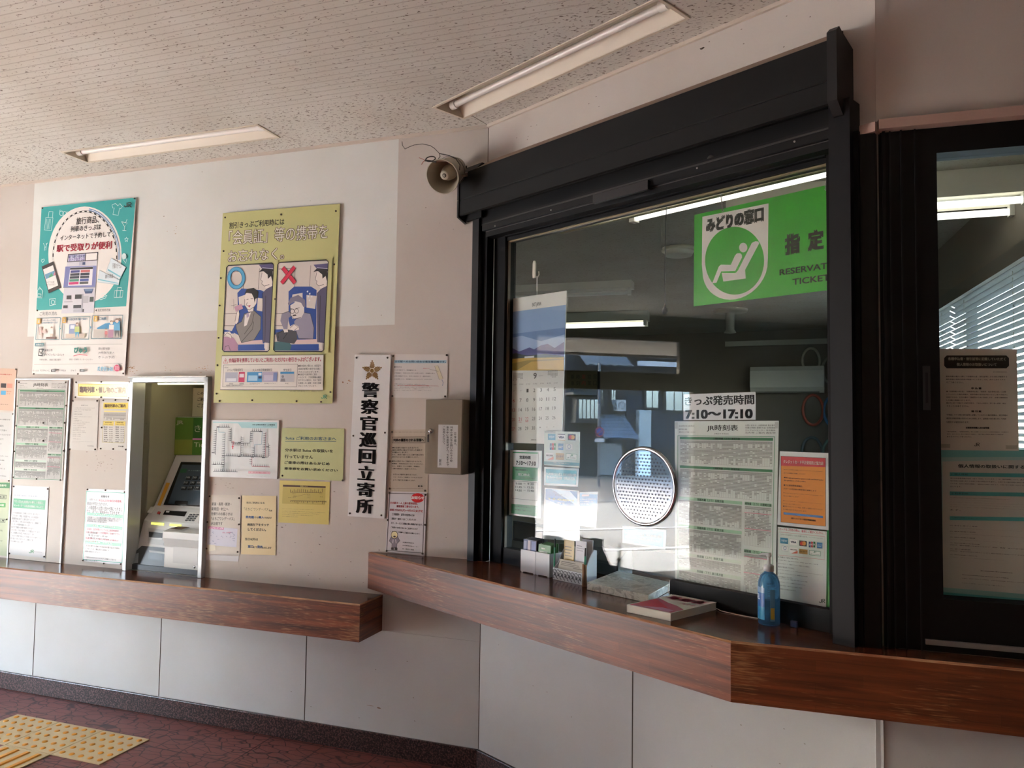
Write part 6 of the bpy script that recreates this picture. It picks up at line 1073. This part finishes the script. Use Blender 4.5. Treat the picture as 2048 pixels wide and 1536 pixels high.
for i in range(5): leaflet('green leaflet at the front of the right white box' if i == 0 else 'green leaflet standing behind the front one in the right white box', .441, .037 - i * .0115, .072, t2 - .003 + i * .001, .006, '#4f8a48', '#7a8f74', None if i == 0 else 'green leaflets in the right white box', [(-.8, .72, .5, .78, '#c8d8c0'), (-.5, .84, .1, .89, '#d8e4d0'), (-.9, .5, .9, .62, '#6aa45c')] if i == 0 else None)
# ornate card rack
ou = (.508 + .666) / 2; ow = .158; oh = B.px((1135, 1141), .05)[1] - CT
t = Bt('card_rack', 'white openwork desk rack with scroll pattern holding slips and pens', 'desk rack', ou, .05)
MW_ = C('#cfd3d8', .4); b = MB(); e = .004; hb = B.px((1186, 1100), -.04)[1] - CT
b.box(-ow / 2, ow / 2, 0, e, .0, oh, MW_); b.build('front_panel', t)
b = MB()
for k in range(8):
    x = -ow / 2 + ow * (k + .5) / 8
    for sg_ in (-1, 1): b.torus(.0075, .0012, C('#5a5e66', .5), (x, -.0006, oh * (.5 + .23 * sg_)), Matrix.Rotation(rad(90), 3, 'X'), 14, 5, 0, math.pi * 1.5); b.torus(.004, .001, C('#5a5e66', .5), (x + .003, -.0006, oh * (.5 + .05 * sg_)), Matrix.Rotation(rad(90), 3, 'X'), 10, 5)
b.build('scroll_pattern', t)
for sx in (-1, 1):
    b = MB(); x = sx * (ow / 2 - e / 2); b.prism([(0.0042, 0), (.092, 0), (.092, hb), (.075, hb + .004), (.05, hb * .78), (.03, oh * 1.35), (.0042, oh)], x - e / 2, x + e / 2, MW_, 'x'); b.build('side_panel', t)
b = MB(); b.box(-ow / 2 + e, ow / 2 - e, .088, .092, 0, hb, MW_).box(-ow / 2 + e, ow / 2 - e, e, .088, 0, .003, MW_).box(-ow / 2 + e, ow / 2 - e, .042, .045, .003, oh * 1.15, MW_); b.build('divider', t)
leaflet('pile of printed slips leaning in the front of the white openwork rack', ou - .002, .042, ow - .022, oh * 1.52, .026, '#c8c6bc', '#d6d4cc', None, [(-.85, .86, .3, .9, '#7a7870'), (-.85, .78, .6, .81, '#8a887e'), (-.85, .7, .7, .73, '#8a887e'), (.2, .62, .9, .66, '#8a887e')])
hy = B.px((1128, 1083), .0)[1] - CT; hwt = B.px((1158, 1086), .0)[1] - CT
leaflet('yellow slip standing upright in the white openwork rack', ou - .036, .003, .056, hy, .004, '#c9b06a', '#d8c88a', None, [(-.8, .8, .5, .83, '#7a6a3a'), (-.8, .72, .6, .75, '#8a7a4a'), (-.8, .64, .3, .67, '#8a7a4a'), (-.8, .56, .6, .59, '#8a7a4a')])
leaflet('white slip standing beside the yellow one in the openwork rack', ou + .03, .003, .058, hwt, .004, '#c8cad0', '#d8dade', None, [(-.8, .86, .2, .88, '#8a8c94'), (-.8, .8, .6, .82, '#9a9ca4'), (-.8, .74, .4, .76, '#9a9ca4')])
leaflet('second white slip leaning behind the others in the openwork rack', ou + .045, -.02, .058, hwt + .006, .003, '#bfc1c8', '#d8dade', None)
pu, pz = B.px((1174.5, 1166), .045)
t = Bt('pen_tube', 'brown cardboard tube for pens at the right side of the openwork rack', 'pen holder', .686, .055); ph = B.px((1174, 1130), .055)[1] - CT
mb = MB(); mb.lathe([(0, 0), (.0095, 0), (.0095, ph), (.0078, ph), (.0078, .004), (0, .004)], C('#8f6a4a', .6), 20); mb.build('tube', t)
def pen(label, u, s_, z, L, tilt):
    t = Bt('pen', label, 'pen', u, s_, None, z); d = Vector((tilt, .0, 1)).normalized(); b = MB(); b.tube([(0, 0, 0), d * (L * .78)], .004, C('#3f9a7a', .3), 10); b.build('barrel', t); b = MB(); b.tube([d * (L * .78), d * L], [.0036, .003], C('#22262a', .4), 10); b.build('pen_cap', t)
pen('green pen with a dark end standing in the brown tube', .685, .055, TZ + .0045, ph + .06, .03)
pen('green pen standing between the green leaflets and the openwork rack', .495, .03, TZ, h2 + .065, .03)
# marble tray
t = None; mb = MB(); TT = .0285
def marb():
    m, tt, b = newmat('grey_marble'); v = coords(tt, (1, 1, 1)); n = nd(tt, 'TexNoise'); n.inputs['Scale'].default_value = 22; n.inputs['Detail'].default_value = 6; n.inputs['Distortion'].default_value = 1.5; tt.links.new(v, n.inputs[0])
    r = ramp(tt, n.outputs[0], [(.35, '#a5a294'), (.5, '#c4c2b6'), (.62, '#8f8c80')]); tt.links.new(r.outputs[0], b.inputs['Base Color']); b.inputs['Roughness'].default_value = .3; return m
MM = marb(); fp = [(.733, .094), (1.02, .087), (.945, -.165), (.660, -.185)]; cu0, cs0 = .84, -.03
pts = [(a - cu0, -(q - cs0)) for a, q in fp]; mb.prism(pts, 0, TT, MM)
tag(mb.build('money_tray', None, B.w(cu0, cs0, TZ), B.a, .002), 'grey marble slab passing under the glass below the chrome ring', 'tray')
# book
t = thing('guide_book', 'thick closed white book with a pink and red cover on the upper counter', 'book', B.w(1.143, .122, TZ), B.a)
fp = [(1.052, .252), (1.222, .238), (1.234, -.018), (1.064, -.004)]; Q = [(a - 1.143, -(q - .122)) for a, q in fp]; BH = .0255
mb = MB(); ins = [(x * .985, y * .99) for x, y in Q]; mb.prism(ins, .0012, BH - .0012, C('#cdcabf', .8)); mb.build('pages', t)
mb = MB(); mb.prism(Q, 0, .0012, C('#d5d3cb', .3)); mb.prism(Q, BH - .0012, BH, C('#dcdad3', .25)); mb.prism([Q[0], Q[3], (Q[3][0] + .0015, Q[3][1]), (Q[0][0] + .0015, Q[0][1])][::-1], .0012, BH - .0012, C('#d8d6ce', .3))
def bk(a, b): x0 = Q[0][0] * (1 - a) + Q[1][0] * a; y0 = Q[0][1] * (1 - a) + Q[1][1] * a; x1 = Q[3][0] * (1 - a) + Q[2][0] * a; y1 = Q[3][1] * (1 - a) + Q[2][1] * a; return (x0 * (1 - b) + x1 * b, y0 * (1 - b) + y1 * b)
def bp(pts, c, o): mb.add([(*bk(a, b), BH + o) for a, b in pts], [tuple(range(len(pts)))], C(c, .25))
bp([(.03, .02), (.97, .03), (.97, .3), (.7, .42), (.4, .5), (.1, .62), (.03, .64)], '#b04a6a', .0003); bp([(.03, .05), (.5, .1), (.7, .22), (.45, .36), (.1, .55), (.03, .56)], '#c02a4a', .0005); bp([(.3, .08), (.9, .04), (.9, .16), (.6, .2)], '#c88ab0', .0006)
for ch, (a0, b0) in zip('時刻表', ((.10, .70), (.38, .70), (.66, .70))):
    v, f, ax, bx_, ay, by = textmesh(ch, .05, 3); mb.add([(*bk(a0 + .26 * (x - ax) / (bx_ - ax), b0 + .22 * (y - ay) / (by - ay)), BH + .0004) for x, y in v], f, C('#b03a5a', .3))
v, f, ax, bx_, ay, by = textmesh('九月号', .03, 3); mb.add([(*bk(.62 + .3 * (x - ax) / (bx_ - ax), .54 + .09 * (y - ay) / (by - ay)), BH + .0004) for x, y in v], f, C('#a03a4a', .3))
mb.build('cover', t)
# cord tying the book
a = B.w(1.235, -.003, TZ + .004); b_ = B.w(1.43, -.018, TZ + .003)
mb = MB(); w0 = B.w(1.035, -.0225, 1.03); pts = [w0, w0.lerp(B.w(1.045, .01, TZ + .02), .6) + Vector((0, 0, -.004)), B.w(1.045, .012, TZ + .004), B.w(1.05, .018, TZ + .0015)]
pts2 = [a.lerp(b_, i / 8) + Vector((0, 0, -.003 * math.sin(i / 8 * math.pi))) for i in range(9)]
o0 = B.w(1.143, .0, TZ); inv = Matrix.Rotation(-B.a, 3, 'Z')
mid = [B.w(1.058, .012, TZ + BH + .002), B.w(1.15, -.012, TZ + .018), B.w(1.232, -.022, TZ + .003)]
mb.tube([inv @ (p - o0) for p in pts[:2] + mid + pts2[1:]], .0013, WHT, 6); tag(mb.build('white_cord', None, o0, B.a), 'thin white cord running from the window frame past the book to the sanitiser bottle', 'cord')
# sanitiser bottle
t = thing('sanitizer_bottle', 'blue transparent pump bottle of hand gel on the counter by the card notice', 'bottle', B.w(1.452, .022, TZ), B.a)
m_, tt, bb = newmat('blue_gel'); bb.inputs['Base Color'].default_value = rgb('#6fbcf4'); bb.inputs['Transmission Weight'].default_value = .75; bb.inputs['Roughness'].default_value = .08; bb.inputs['IOR'].default_value = 1.33
RB = .0345; hbz = .168; mb = MB()
mb.lathe([(0, .001), (RB - .004, .0), (RB, .005), (RB, .125), (RB - .001, .139), (RB * .78, .157), (RB * .42, hbz), (.0135, hbz + .003), (0, hbz + .003)], m_, 36); mb.build('bottle_body', t)
mb = MB(); n = 24
def band(a0, a1, z0, z1, m, r): mb.add([(r * math.cos(a0 + (a1 - a0) * i / n), r * math.sin(a0 + (a1 - a0) * i / n), z) for z in (z0, z1) for i in range(n + 1)], [(i, i + 1, n + 2 + i, n + 1 + i) for i in range(n)], m, True)
aV = math.pi * 1.45
band(aV - 1.0, aV + .25, .02, .112, C('#2f86b0', .3), RB + .0004); band(aV - 1.0, aV + .25, .105, .122, C('#7f9fc0', .3), RB + .0005); band(aV - 1.0, aV + .25, .06, .104, C('#2a5fa4', .3), RB + .0005); band(aV + .75, aV + 1.2, .018, .118, C('#5a8fb4', .3), RB + .0004); band(aV + .8, aV + 1.15, .024, .06, C('#c8a83c', .3), RB + .0006)
for tx, z0, z1, aa, ab_, c in (('GEL', .082, .1, aV - .85, aV - .25, '#d8e6f0'),):
    v, f, ax, bx_, ay, by = textmesh(tx, .03, 3); mb.add([((RB + .0009) * math.cos(aa + (ab_ - aa) * (x - ax) / (bx_ - ax)), (RB + .0009) * math.sin(aa + (ab_ - aa) * (x - ax) / (bx_ - ax)), z0 + (z1 - z0) * (y - ay) / (by - ay)) for x, y in v], f, C(c, .3))
mb.add([((RB + .0009) * math.cos(aV - .55 + x / RB), (RB + .0009) * math.sin(aV - .55 + x / RB), .036 + z) for x, z in ((0, .018), (.006, .004), (.006, -.003), (0, -.007), (-.006, -.003), (-.006, .004))], [tuple(range(6))], C('#2a6fb4', .3)); mb.build('label', t)
mb = MB(); MPW = C('#cfd2d4', .35); mb.lathe([(0, hbz + .0035), (.0165, hbz + .0035), (.0165, hbz + .02), (.012, hbz + .024), (.0055, hbz + .026), (.005, hbz + .048), (0, hbz + .048)], MPW, 22); mb.build('pump_collar', t)
mb = MB(); zt = hbz + .049; mb.lathe([(0, zt), (.0075, zt), (.0085, zt + .006), (.006, zt + .012), (0, zt + .013)], MPW, 18); mb.tube([(0, 0, zt + .007), (-.02, -.004, zt + .0065), (-.03, -.006, zt + .003)], [.0055, .0045, .0035], MPW, 10); mb.build('pump_nozzle', t)
u, z = B.px((1576, 1243), -.012)
mb = MB(); mb.box(-.011, .011, -.012, .0, 0, .02, C('#2a3a5a', .3)); tag(mb.build('eraser_block', None, B.w(1.522, -.015, TZ), B.a, .002), 'tiny dark blue block against the frame right of the gel bottle', 'block')
# ------------------------------------------------------------------ office things seen through the glass
BW = Pl((oL1.x, oL1.y), math.degrees(math.atan2((ob - oL1).y, (ob - oL1).x)))
batten('lit double tube light deep in the office behind the calendar', Vector((.763, 7.786, 2.62)), A.a, 1.2)
batten('lit double tube light in the office seen through the glass door', Vector((1.67, 3.52, 2.60)), A.a, 1.2, True, 2, .1)
batten('lit single tube light close behind the top of the ticket window', B.w(1.1, -.44, 2.561), B.a, 1.1, True, 1)
batten('unlit tube light on the office ceiling above the calendar', Vector((.35, 6.2, 2.66)), A.a, 1.2, False, 1)
mb = MB(); mb.tube([(-.75, 0, 0), (.75, 0, 0)], .012, C('#8a8468', .3, .3), 10)
for x in (-.7, .7): mb.box(x - .01, x + .01, -.008, .008, .005, .195, C('#8a8468', .4))
tag(mb.build('hanging_rail', None, B.w(.9, -.36, OZ - .2), B.a), 'long pale rail hung along the top of the ticket window inside the office', 'rail')
def dome(label, c, r, h):
    t = thing('ceiling_dome', label, 'ceiling fixture', c); b = MB(); b.lathe([(0, -.0005), (r, -.0005), (r, -.02), (r * .9, -.022), (0, -.022)], C('#c9c4a8', .5), 28); b.build('base', t); b = MB(); b.lathe([(r * .86, -.0225), (r * .78, -.05), (r * .5, -h), (0, -h - .012)], C('#d4d0bc', .3), 28); b.build('cover', t)
dome('round dome light on the office ceiling seen through the glass door', Vector((2.93, 4.62, OZ)), .115, .075)
dome('flat round ceiling fixture seen left of the green hanging sign', Vector((1.07, 4.85, OZ)), .11, .028)
t = thing('ceiling_detector', 'small stemmed device on the office ceiling below the green sign', 'detector', Vector((2.14, 7.4, OZ)))
mb = MB(); mb.lathe([(0, -.0005), (.17, -.0005), (.16, -.03), (0, -.035)], C('#8f8a78', .5), 20); mb.build('base', t); mb = MB(); mb.lathe([(.045, -.036), (.04, -.2), (.06, -.23), (0, -.24)], C('#9a9686', .5), 16); mb.build('stem', t)
u0, z0 = BW.px((1500, 737), .2); u1, z1 = BW.px((1648, 781), .2)
t = thing('air_conditioner', 'white wall air conditioner on the far office wall above the sales hours sign', 'air conditioner', BW.w((u0 + u1) / 2, 0, (z0 + z1) / 2), BW.a); w = (u1 - u0) / 2; h = (z0 - z1) / 2 + .02
mb = MB(); mb.prism([(-.001, -h), (-.15, -h), (-.2, -h + .06), (-.2, h - .05), (-.17, h), (-.001, h)], -w, w, C('#c4c0b2', .4), 'x'); mb.build('body', t); mb = MB(); mb.box(-w + .05, w - .05, -.19, -.15, -h - .003, -h + .012, C('#6f6c62', .5)); mb.build('air_outlet', t)
u0, z0 = BW.px((1450, 688), .03); mb = MB(); mb.box(0, 2.2, -.03, -.001, -.03, .03, C('#a9a392', .5)); tag(mb.build('wall_trunking', None, BW.w(u0, 0, z0), BW.a), 'long pale cable trunking along the far office wall above the air conditioner', 'trunking')
for i, (x, y, r, c, nm) in enumerate(((1622, 722, .15, '#a8a08a', 'pale'), (1662, 740, .15, '#8a8878', 'grey'), (1626, 820, .175, '#b0563c', 'orange red'), (1668, 822, .175, '#4a7aa8', 'blue'), (1624, 905, .175, '#5a666a', 'dark grey'), (1666, 908, .175, '#6a8a80', 'green grey'))):
    u, z = BW.px((x, y), .01); mb = MB(); mb.torus(r * .62, .016, C(c, .5), (0, -.017, 0), Matrix.Rotation(rad(90), 3, 'X'), 36, 8, sy=1.6); tag(mb.build('wall_hoop', None, BW.w(u, 0, z), BW.a), nm + ' oval hoop hung on the far office wall beside the right window post', 'hoop', 'hoops on the far office wall')
s = None
u0, z0 = BW.px((1133, 742), .02); u1, z1 = BW.px((1195, 792), .02)
t = thing('memo_board', 'dim yellowish handwritten board on the far office wall right of the calendar', 'board', BW.w((u0 + u1) / 2, 0, (z0 + z1) / 2), BW.a); w = (u1 - u0) / 2; h = (z0 - z1) / 2
mb = MB(); mb.box(-w, w, -.02, -.001, -h, h, C('#4f4a30', .6))
for i, tx in enumerate(('窓口', '営業', '案内', '時刻', '乗車券')):
    for j, ch in enumerate(tx):
        v, f, ax, bx_, ay, by = textmesh(ch, .0, 1); x0 = w * (.72 - .36 * i); zz = h * (.7 - .5 * j); mb.add([(x0 + .05 * (x - ax) / (bx_ - ax), -.021, zz - .06 + .06 * (y - ay) / (by - ay)) for x, y in v], f, C('#8a3a2c' if i == 2 else '#2a2618', .7))
mb.build('board', t); mb = MB(); mb.box(w, w + .03, -.03, -.001, -h - .1, h + .1, K); mb.build('post', t)
# venetian blind on the right office wall
t = thing('venetian_blind', 'dark venetian blind with daylight between its slats behind the glass door', 'blind', R.w(-3.0, .02, 2.36), R.a)
mb = MB(); mb.box(-2.2, 2.1, -.05, -.001, -.04, .03, C('#4a4438', .5)); mb.build('headrail', t)
for a, b_ in ((-2.15, -.62), (-.6, .74), (.76, 2.05)):
    mb = MB()
    for k in range(46): z = -.06 - k * .03; mb.hexa([(a, -.041, z + .0075), (b_, -.041, z + .0075), (b_, -.0415, z + .006), (a, -.0415, z + .006)], [(a, -.016, z - .0065), (b_, -.016, z - .0065), (b_, -.0165, z - .008), (a, -.0165, z - .008)], C('#5f5a4c', .45))
    mb.build('slats', t)
mb = MB()
for x in (-1.9, -.9, -.3, .5, 1.0, 1.8): mb.tube([(x, -.03, -.05), (x, -.03, -1.44)], .0015, C('#8a8470', .6), 5)
mb.build('ladder_cord', t)
mb = MB(); mb.box(-5.2, -.9, .04, .05, .9, 2.42, M_GLASS)
o = struct(mb, 'window_2', R.o, R.a)
mb = MB()
for x in (-5.2, -3.7, -2.3, -.94): mb.box(x, x + .04, .03, .08, .9, 2.42, KM)
struct(mb, 'trim_8', R.o, R.a)
# dark equipment just inside the window
u0, z0 = B.px((1188, 1096), -.2); u1 = B.px((1236, 1100), -.2)[0]
t = thing('card_terminal', 'dark device with a sloping top standing inside the glass right of the card rack', 'terminal', B.w((u0 + u1) / 2, -.2, TZ), B.a); w = (u1 - u0) / 2; h = z0 - TZ
mb = MB(); mb.prism([(0, 0), (.1, 0), (.1, h), (.06, h), (0, h * .55)], -w, w, C('#26261f', .35), 'x'); mb.build('body', t, bevel=.003); mb = MB(); mb.box(-w + .006, w - .006, -.0015, -.0002, .01, h * .45, C('#121212', .3)); mb.build('front_panel', t)
u0, z0 = B.px((1032, 1042), -.26); u1 = B.px((1084, 1042), -.26)[0]
t = thing('monitor', 'dark flat monitor inside the glass behind the left leaflet box', 'monitor', B.w((u0 + u1) / 2, -.27, TZ), B.a); w = (u1 - u0) / 2 + .02; h = z0 - TZ
mb = MB(); mb.box(-w, w, -.012, .012, .06, h, K); mb.build('screen_case', t, bevel=.002); mb = MB(); mb.box(-w + .012, w - .012, -.0135, -.0122, .075, h - .012, C('#0a0a0c', .15)); mb.build('display', t); mb = MB(); mb.box(-.03, .03, -.05, .05, 0, .01, K).box(-.015, .015, -.01, .01, .01, .06, K); mb.build('stand', t)
# ------------------------------------------------------------------ street outside the entrance, seen only as a reflection
kH = 1.55; mC = Vector((3.460, 3.238, 1.6))
def outer(k, x): p = mC + (Vector((x, 3, 1.6)) - mC) * k; return Pl((p.x, p.y), 70.95)
HP = outer(kH, -12.)
def hu(t): return -kH * t
def hz(z): return 1.6 + kH * (z - 1.6)
t = thing('house', 'dark two storey house with tiled roofs mirrored in the ticket window', 'house', HP.w(0, 0, -.02), HP.a)
WALL = C('#3c4248', .8); BLUE = C('#2b3d50', .7); TILE = C('#7c868f', .15); WHITE = C('#d4dade', .5)
G0 = .02
mb = MB(); mb.box(-8, hu(-.21), .0, 8, 0, 6.5, WALL); mb.build('wall', t)
mb = MB(); x0, x1 = hu(2.9), hu(1.13)
for k in range(16): z = hz(1.1) + k * .11; mb.box(x0, x1, -.06 - .012 * (k % 2), -.0005, z, z + .1, BLUE)
mb.build('siding', t)
def tiled(name, xa, xb, za, zb, out, q0=0.0, n=None):
    mb = MB(); n = n or max(4, int((xb - xa) / .27)); m = max(3, int(math.hypot(out, zb - za) / .25))
    for j in range(m):
        for i in range(n):
            a = xa + (xb - xa) * i / n; b = xa + (xb - xa) * (i + 1) / n; f0, f1 = j / m, (j + 1) / m
            y0, y1 = -q0 - out * (1 - f0), -q0 - out * (1 - f1); z0_, z1_ = za + (zb - za) * f0, za + (zb - za) * f1
            seg = [(a, .0), (a + (b - a) * .3, .05), (a + (b - a) * .6, .045), (b, .0)]
            vs = [(x, y0, z0_ + h + .03) for x, h in seg] + [(x, y1, z1_ + h) for x, h in seg] + [(x, y0, z0_ + h - .02) for x, h in seg]
            mb.add(vs, [(0, 1, 5, 4), (1, 2, 6, 5), (2, 3, 7, 6), (8, 9, 1, 0), (9, 10, 2, 1), (10, 11, 3, 2)], TILE)
    mb.add([(xa, -q0 - out, za - .02), (xb, -q0 - out, za - .02), (xb, -q0, zb - .02), (xa, -q0, zb - .02)], [(0, 1, 2, 3)], TILE)
    return mb.build(name, t)
tiled('tiled_roof', hu(.95), hu(-.05), hz(2.78), hz(3.2), 1.2); tiled('tiled_roof', hu(2.8), hu(1.22), hz(2.97), hz(3.3), 1.0)
mb = MB(); mb.box(hu(2.8), hu(1.1), -1.05, -.95, hz(2.80), hz(2.90), WHITE); mb.build('gutter', t)
LT = C('#7f93a8', .4); mb = MB()
mb.add([(hu(.22), -1.6, hz(1.37)), (hu(.96), -1.6, hz(1.36)), (hu(1.09), -.02, hz(1.83)), (hu(.52), -.02, hz(1.82))], [(0, 1, 2, 3)], LT); mb.add([(hu(.22), -1.6, hz(1.34)), (hu(.96), -1.6, hz(1.33)), (hu(1.09), -.02, hz(1.8)), (hu(.52), -.02, hz(1.79))], [(3, 2, 1, 0)], LT)
for k in range(1, 7):
    f = k / 7; a = Vector((hu(.22), -1.6, hz(1.375))).lerp(Vector((hu(.52), -.02, hz(1.825))), f); b = Vector((hu(.96), -1.6, hz(1.365))).lerp(Vector((hu(1.09), -.02, hz(1.835))), f); mb.tube([a, b], .012, C('#4f5f70', .5), 5)
mb.build('lean_to_roof', t)
def windw(x0, x1, z0, z1, out=.0, bars=3):
    f = MB(); f.box(x0, x1, -.05 - out, -.0005, z0, z1, C('#2c3238', .5)); w_ = f.build('window', t); g = MB(); n = bars
    for i in range(n): a = x0 + .05 + (x1 - x0 - .1) * i / n; b = x0 + .05 + (x1 - x0 - .1) * (i + 1) / n - .03; g.box(a, b, -.06 - out, -.0505 - out, z0 + .05, z1 - .05, C('#c8dcec', .12, .85))
    g.build('pane', w_)
windw(hu(.40), hu(-.09), hz(1.70), hz(2.14), .5, 5); windw(hu(.62), hu(.53), hz(1.96), hz(2.36), 0, 1); windw(hu(.91), hu(.75), hz(2.0), hz(2.36), 0, 2); windw(hu(2.6), hu(1.95), hz(1.9), hz(2.4), .1, 3); windw(hu(1.85), hu(1.5), hz(1.95), hz(2.4), .1, 2)
mb = MB(); mb.box(hu(.42), hu(-.2), -.7, -.0005, hz(2.2), hz(2.25), C('#3a4046', .5)); mb.box(hu(.42), hu(-.12), -.6, -.0005, hz(1.64), hz(1.69), C('#2c3238', .5)); mb.build('bay_eave', t)
mb = MB()
for k in range(14): a = hu(1.03) + (hu(.53) - hu(1.03)) * k / 14; mb.box(a, a + .04, -.05, -.0005, .02, hz(1.23), C('#aeb8bf', .5))
mb.build('shutter_door', t)
t2 = thing('outdoor_unit', 'white outdoor air conditioner on the house wall mirrored in the glass', 'air conditioner', HP.w(hu(.935), .0, hz(1.88)), HP.a)
mb = MB(); mb.box(-.16, .16, -.34, -.06, 0, .36, C('#c4ccd0', .5)); mb.build('case', t2); mb = MB(); mb.torus(.11, .012, C('#5a6268', .5), (-.02, -.345, .18), Matrix.Rotation(rad(90), 3, 'X'), 24, 6); mb.build('fan_guard', t2); mb = MB(); mb.box(-.14, .14, -.34, -.0005, -.04, 0, KM); mb.build('bracket', t2)
mb = MB(); mb.box(hu(1.6), hu(1.33), -.35, -.1, -.02, hz(1.91), C('#c2d4da', .4)); o = mb.build('sign_pillar', None, HP.w(0, 0, 0), HP.a); tag(o, 'pale blue upright panel in front of the house mirrored in the glass', 'panel')
SP = outer(1.6, -9.)
t = thing('no_parking_sign', 'round blue and red no parking sign on a grey pole mirrored in the window', 'road sign', SP.w(-.38 * 1.6, 0, -.02), SP.a); zc = 1.6 + 1.6 * (1.49 - 1.6)
mb = MB(); mb.tube([(0, 0, 0), (0, 0, 4.6)], .035, C('#6a7076', .5), 12); mb.build('pole', t)
q90 = Matrix.Rotation(rad(90), 3, 'X'); mb = MB(); mb.lathe([(0, .05), (.13, .05), (.13, .04), (0, .04)], C('#3a5aa8', .4), 32, (0, 0, zc), q90); mb.torus(.115, .014, C('#c03a3a', .4), (0, -.048, zc), q90, 32, 6); mb.hexa([(-.088, -.056, zc + .073), (-.073, -.056, zc + .088), (.088, -.056, zc - .073), (.073, -.056, zc - .088)], [(-.088, -.06, zc + .073), (-.073, -.06, zc + .088), (.088, -.06, zc - .073), (.073, -.06, zc - .088)], C('#c03a3a', .4)); mb.build('sign_disc', t)
mb = MB(); mb.box(-.13, .13, -.05, -.036, zc - .27, zc - .17, C('#d8dcde', .5)); mb.build('lower_plate', t)
UP = outer(1.9, -14.)
t = thing('utility_pole', 'grey utility pole with wires against the sky mirrored over the calendar', 'pole', UP.w(.58 * 1.9, 0, -.02), UP.a)
mb = MB(); mb.tube([(0, 0, 0), (0, 0, 9)], [.16, .12], C('#7d7f80', .8), 14); mb.build('post', t)
mb = MB(); [mb.box(-.9, .9, -.05, .05, z, z + .08, C('#6a6c6e', .7)) for z in (3.0, 4.4, 7.6)]; mb.build('cross_arm', t)
mb = MB()
for z in (3.1, 3.9, 4.5): mb.tube([(-14 + i * 1.4, .1, z + .3 * ((i - 10) / 10) ** 2) for i in range(21)], .012, K, 5)
mb.build('wire', t)
FP = outer(2.6, -14.)
for i, (x, w, h, c) in enumerate(((1.2, 5, 2.2, 'pale'), (6.5, 6, 3.0, 'grey'))):
    t = thing('far_house', c + ' low house with a gable roof far down the mirrored street', 'house', FP.w(x, -i * 9, -.02), FP.a)
    mb = MB(); mb.box(-w / 2, w / 2, 0, 5, 0, h, C('#b4b4b0' if i == 0 else '#8a8c90', .8)); mb.build('wall', t)
    mb = MB(); mb.prism([(-w / 2 - .4, h + .001), (w / 2 + .4, h + .001), (0, h + 1.1)], -.4, 5.4, C('#c2c4c6', .4), 'y'); mb.build('roof', t)
# ------------------------------------------------------------------ tactile paving
YL = C('#cbb98c', .5); YD = C('#dc9a30', .45)
ty = A.px((300, 1480), 0)
def tile_base(b): b.box(-.148, .148, -.148, .148, .0006, .005, YL)
def dots():
    b = MB(); tile_base(b)
    for i in range(5):
        for j in range(5): b.lathe([(.0135, .0051), (.012, .0085), (.007, .0102), (0, .0105)], YD, 12, (-.116 + .058 * i, -.116 + .058 * j, 0))
    return b
def bars():
    b = MB(); tile_base(b)
    for i in range(4):
        x = -.105 + .07 * i; b.hexa([(x - .014, -.13, .0051), (x + .014, -.13, .0051), (x + .014, .13, .0051), (x - .014, .13, .0051)], [(x - .009, -.125, .0105), (x + .009, -.125, .0105), (x + .009, .125, .0105), (x - .009, .125, .0105)], YD)
    return b
fr_ = Vector((-1.779, 3.852, 0)); ur = (fr_ - A.o).dot(A.T); sr = (fr_ - A.o).dot(A.N)
d0 = dots().build('tactile_tile', None, A.w(ur - .15, sr + .15, 0), A.a); tag(d0, 'yellow dotted tactile floor tile, rightmost one at the end of the row', 'floor tile', 'yellow tactile tiles')
for k, w in ((1, 'second from the right end of the row'), (2, 'third from the right end, at the left frame edge')): dup(d0, A.w(ur - .15 - .3 * k, sr + .15, 0), None, 'yellow dotted tactile floor tile, ' + w)
b0 = bars().build('tactile_tile', None, A.w(ur - .45, sr + .45, 0), A.a); tag(b0, 'yellow barred tactile floor tile in front of the dotted row at the lower left corner', 'floor tile', 'yellow tactile tiles')
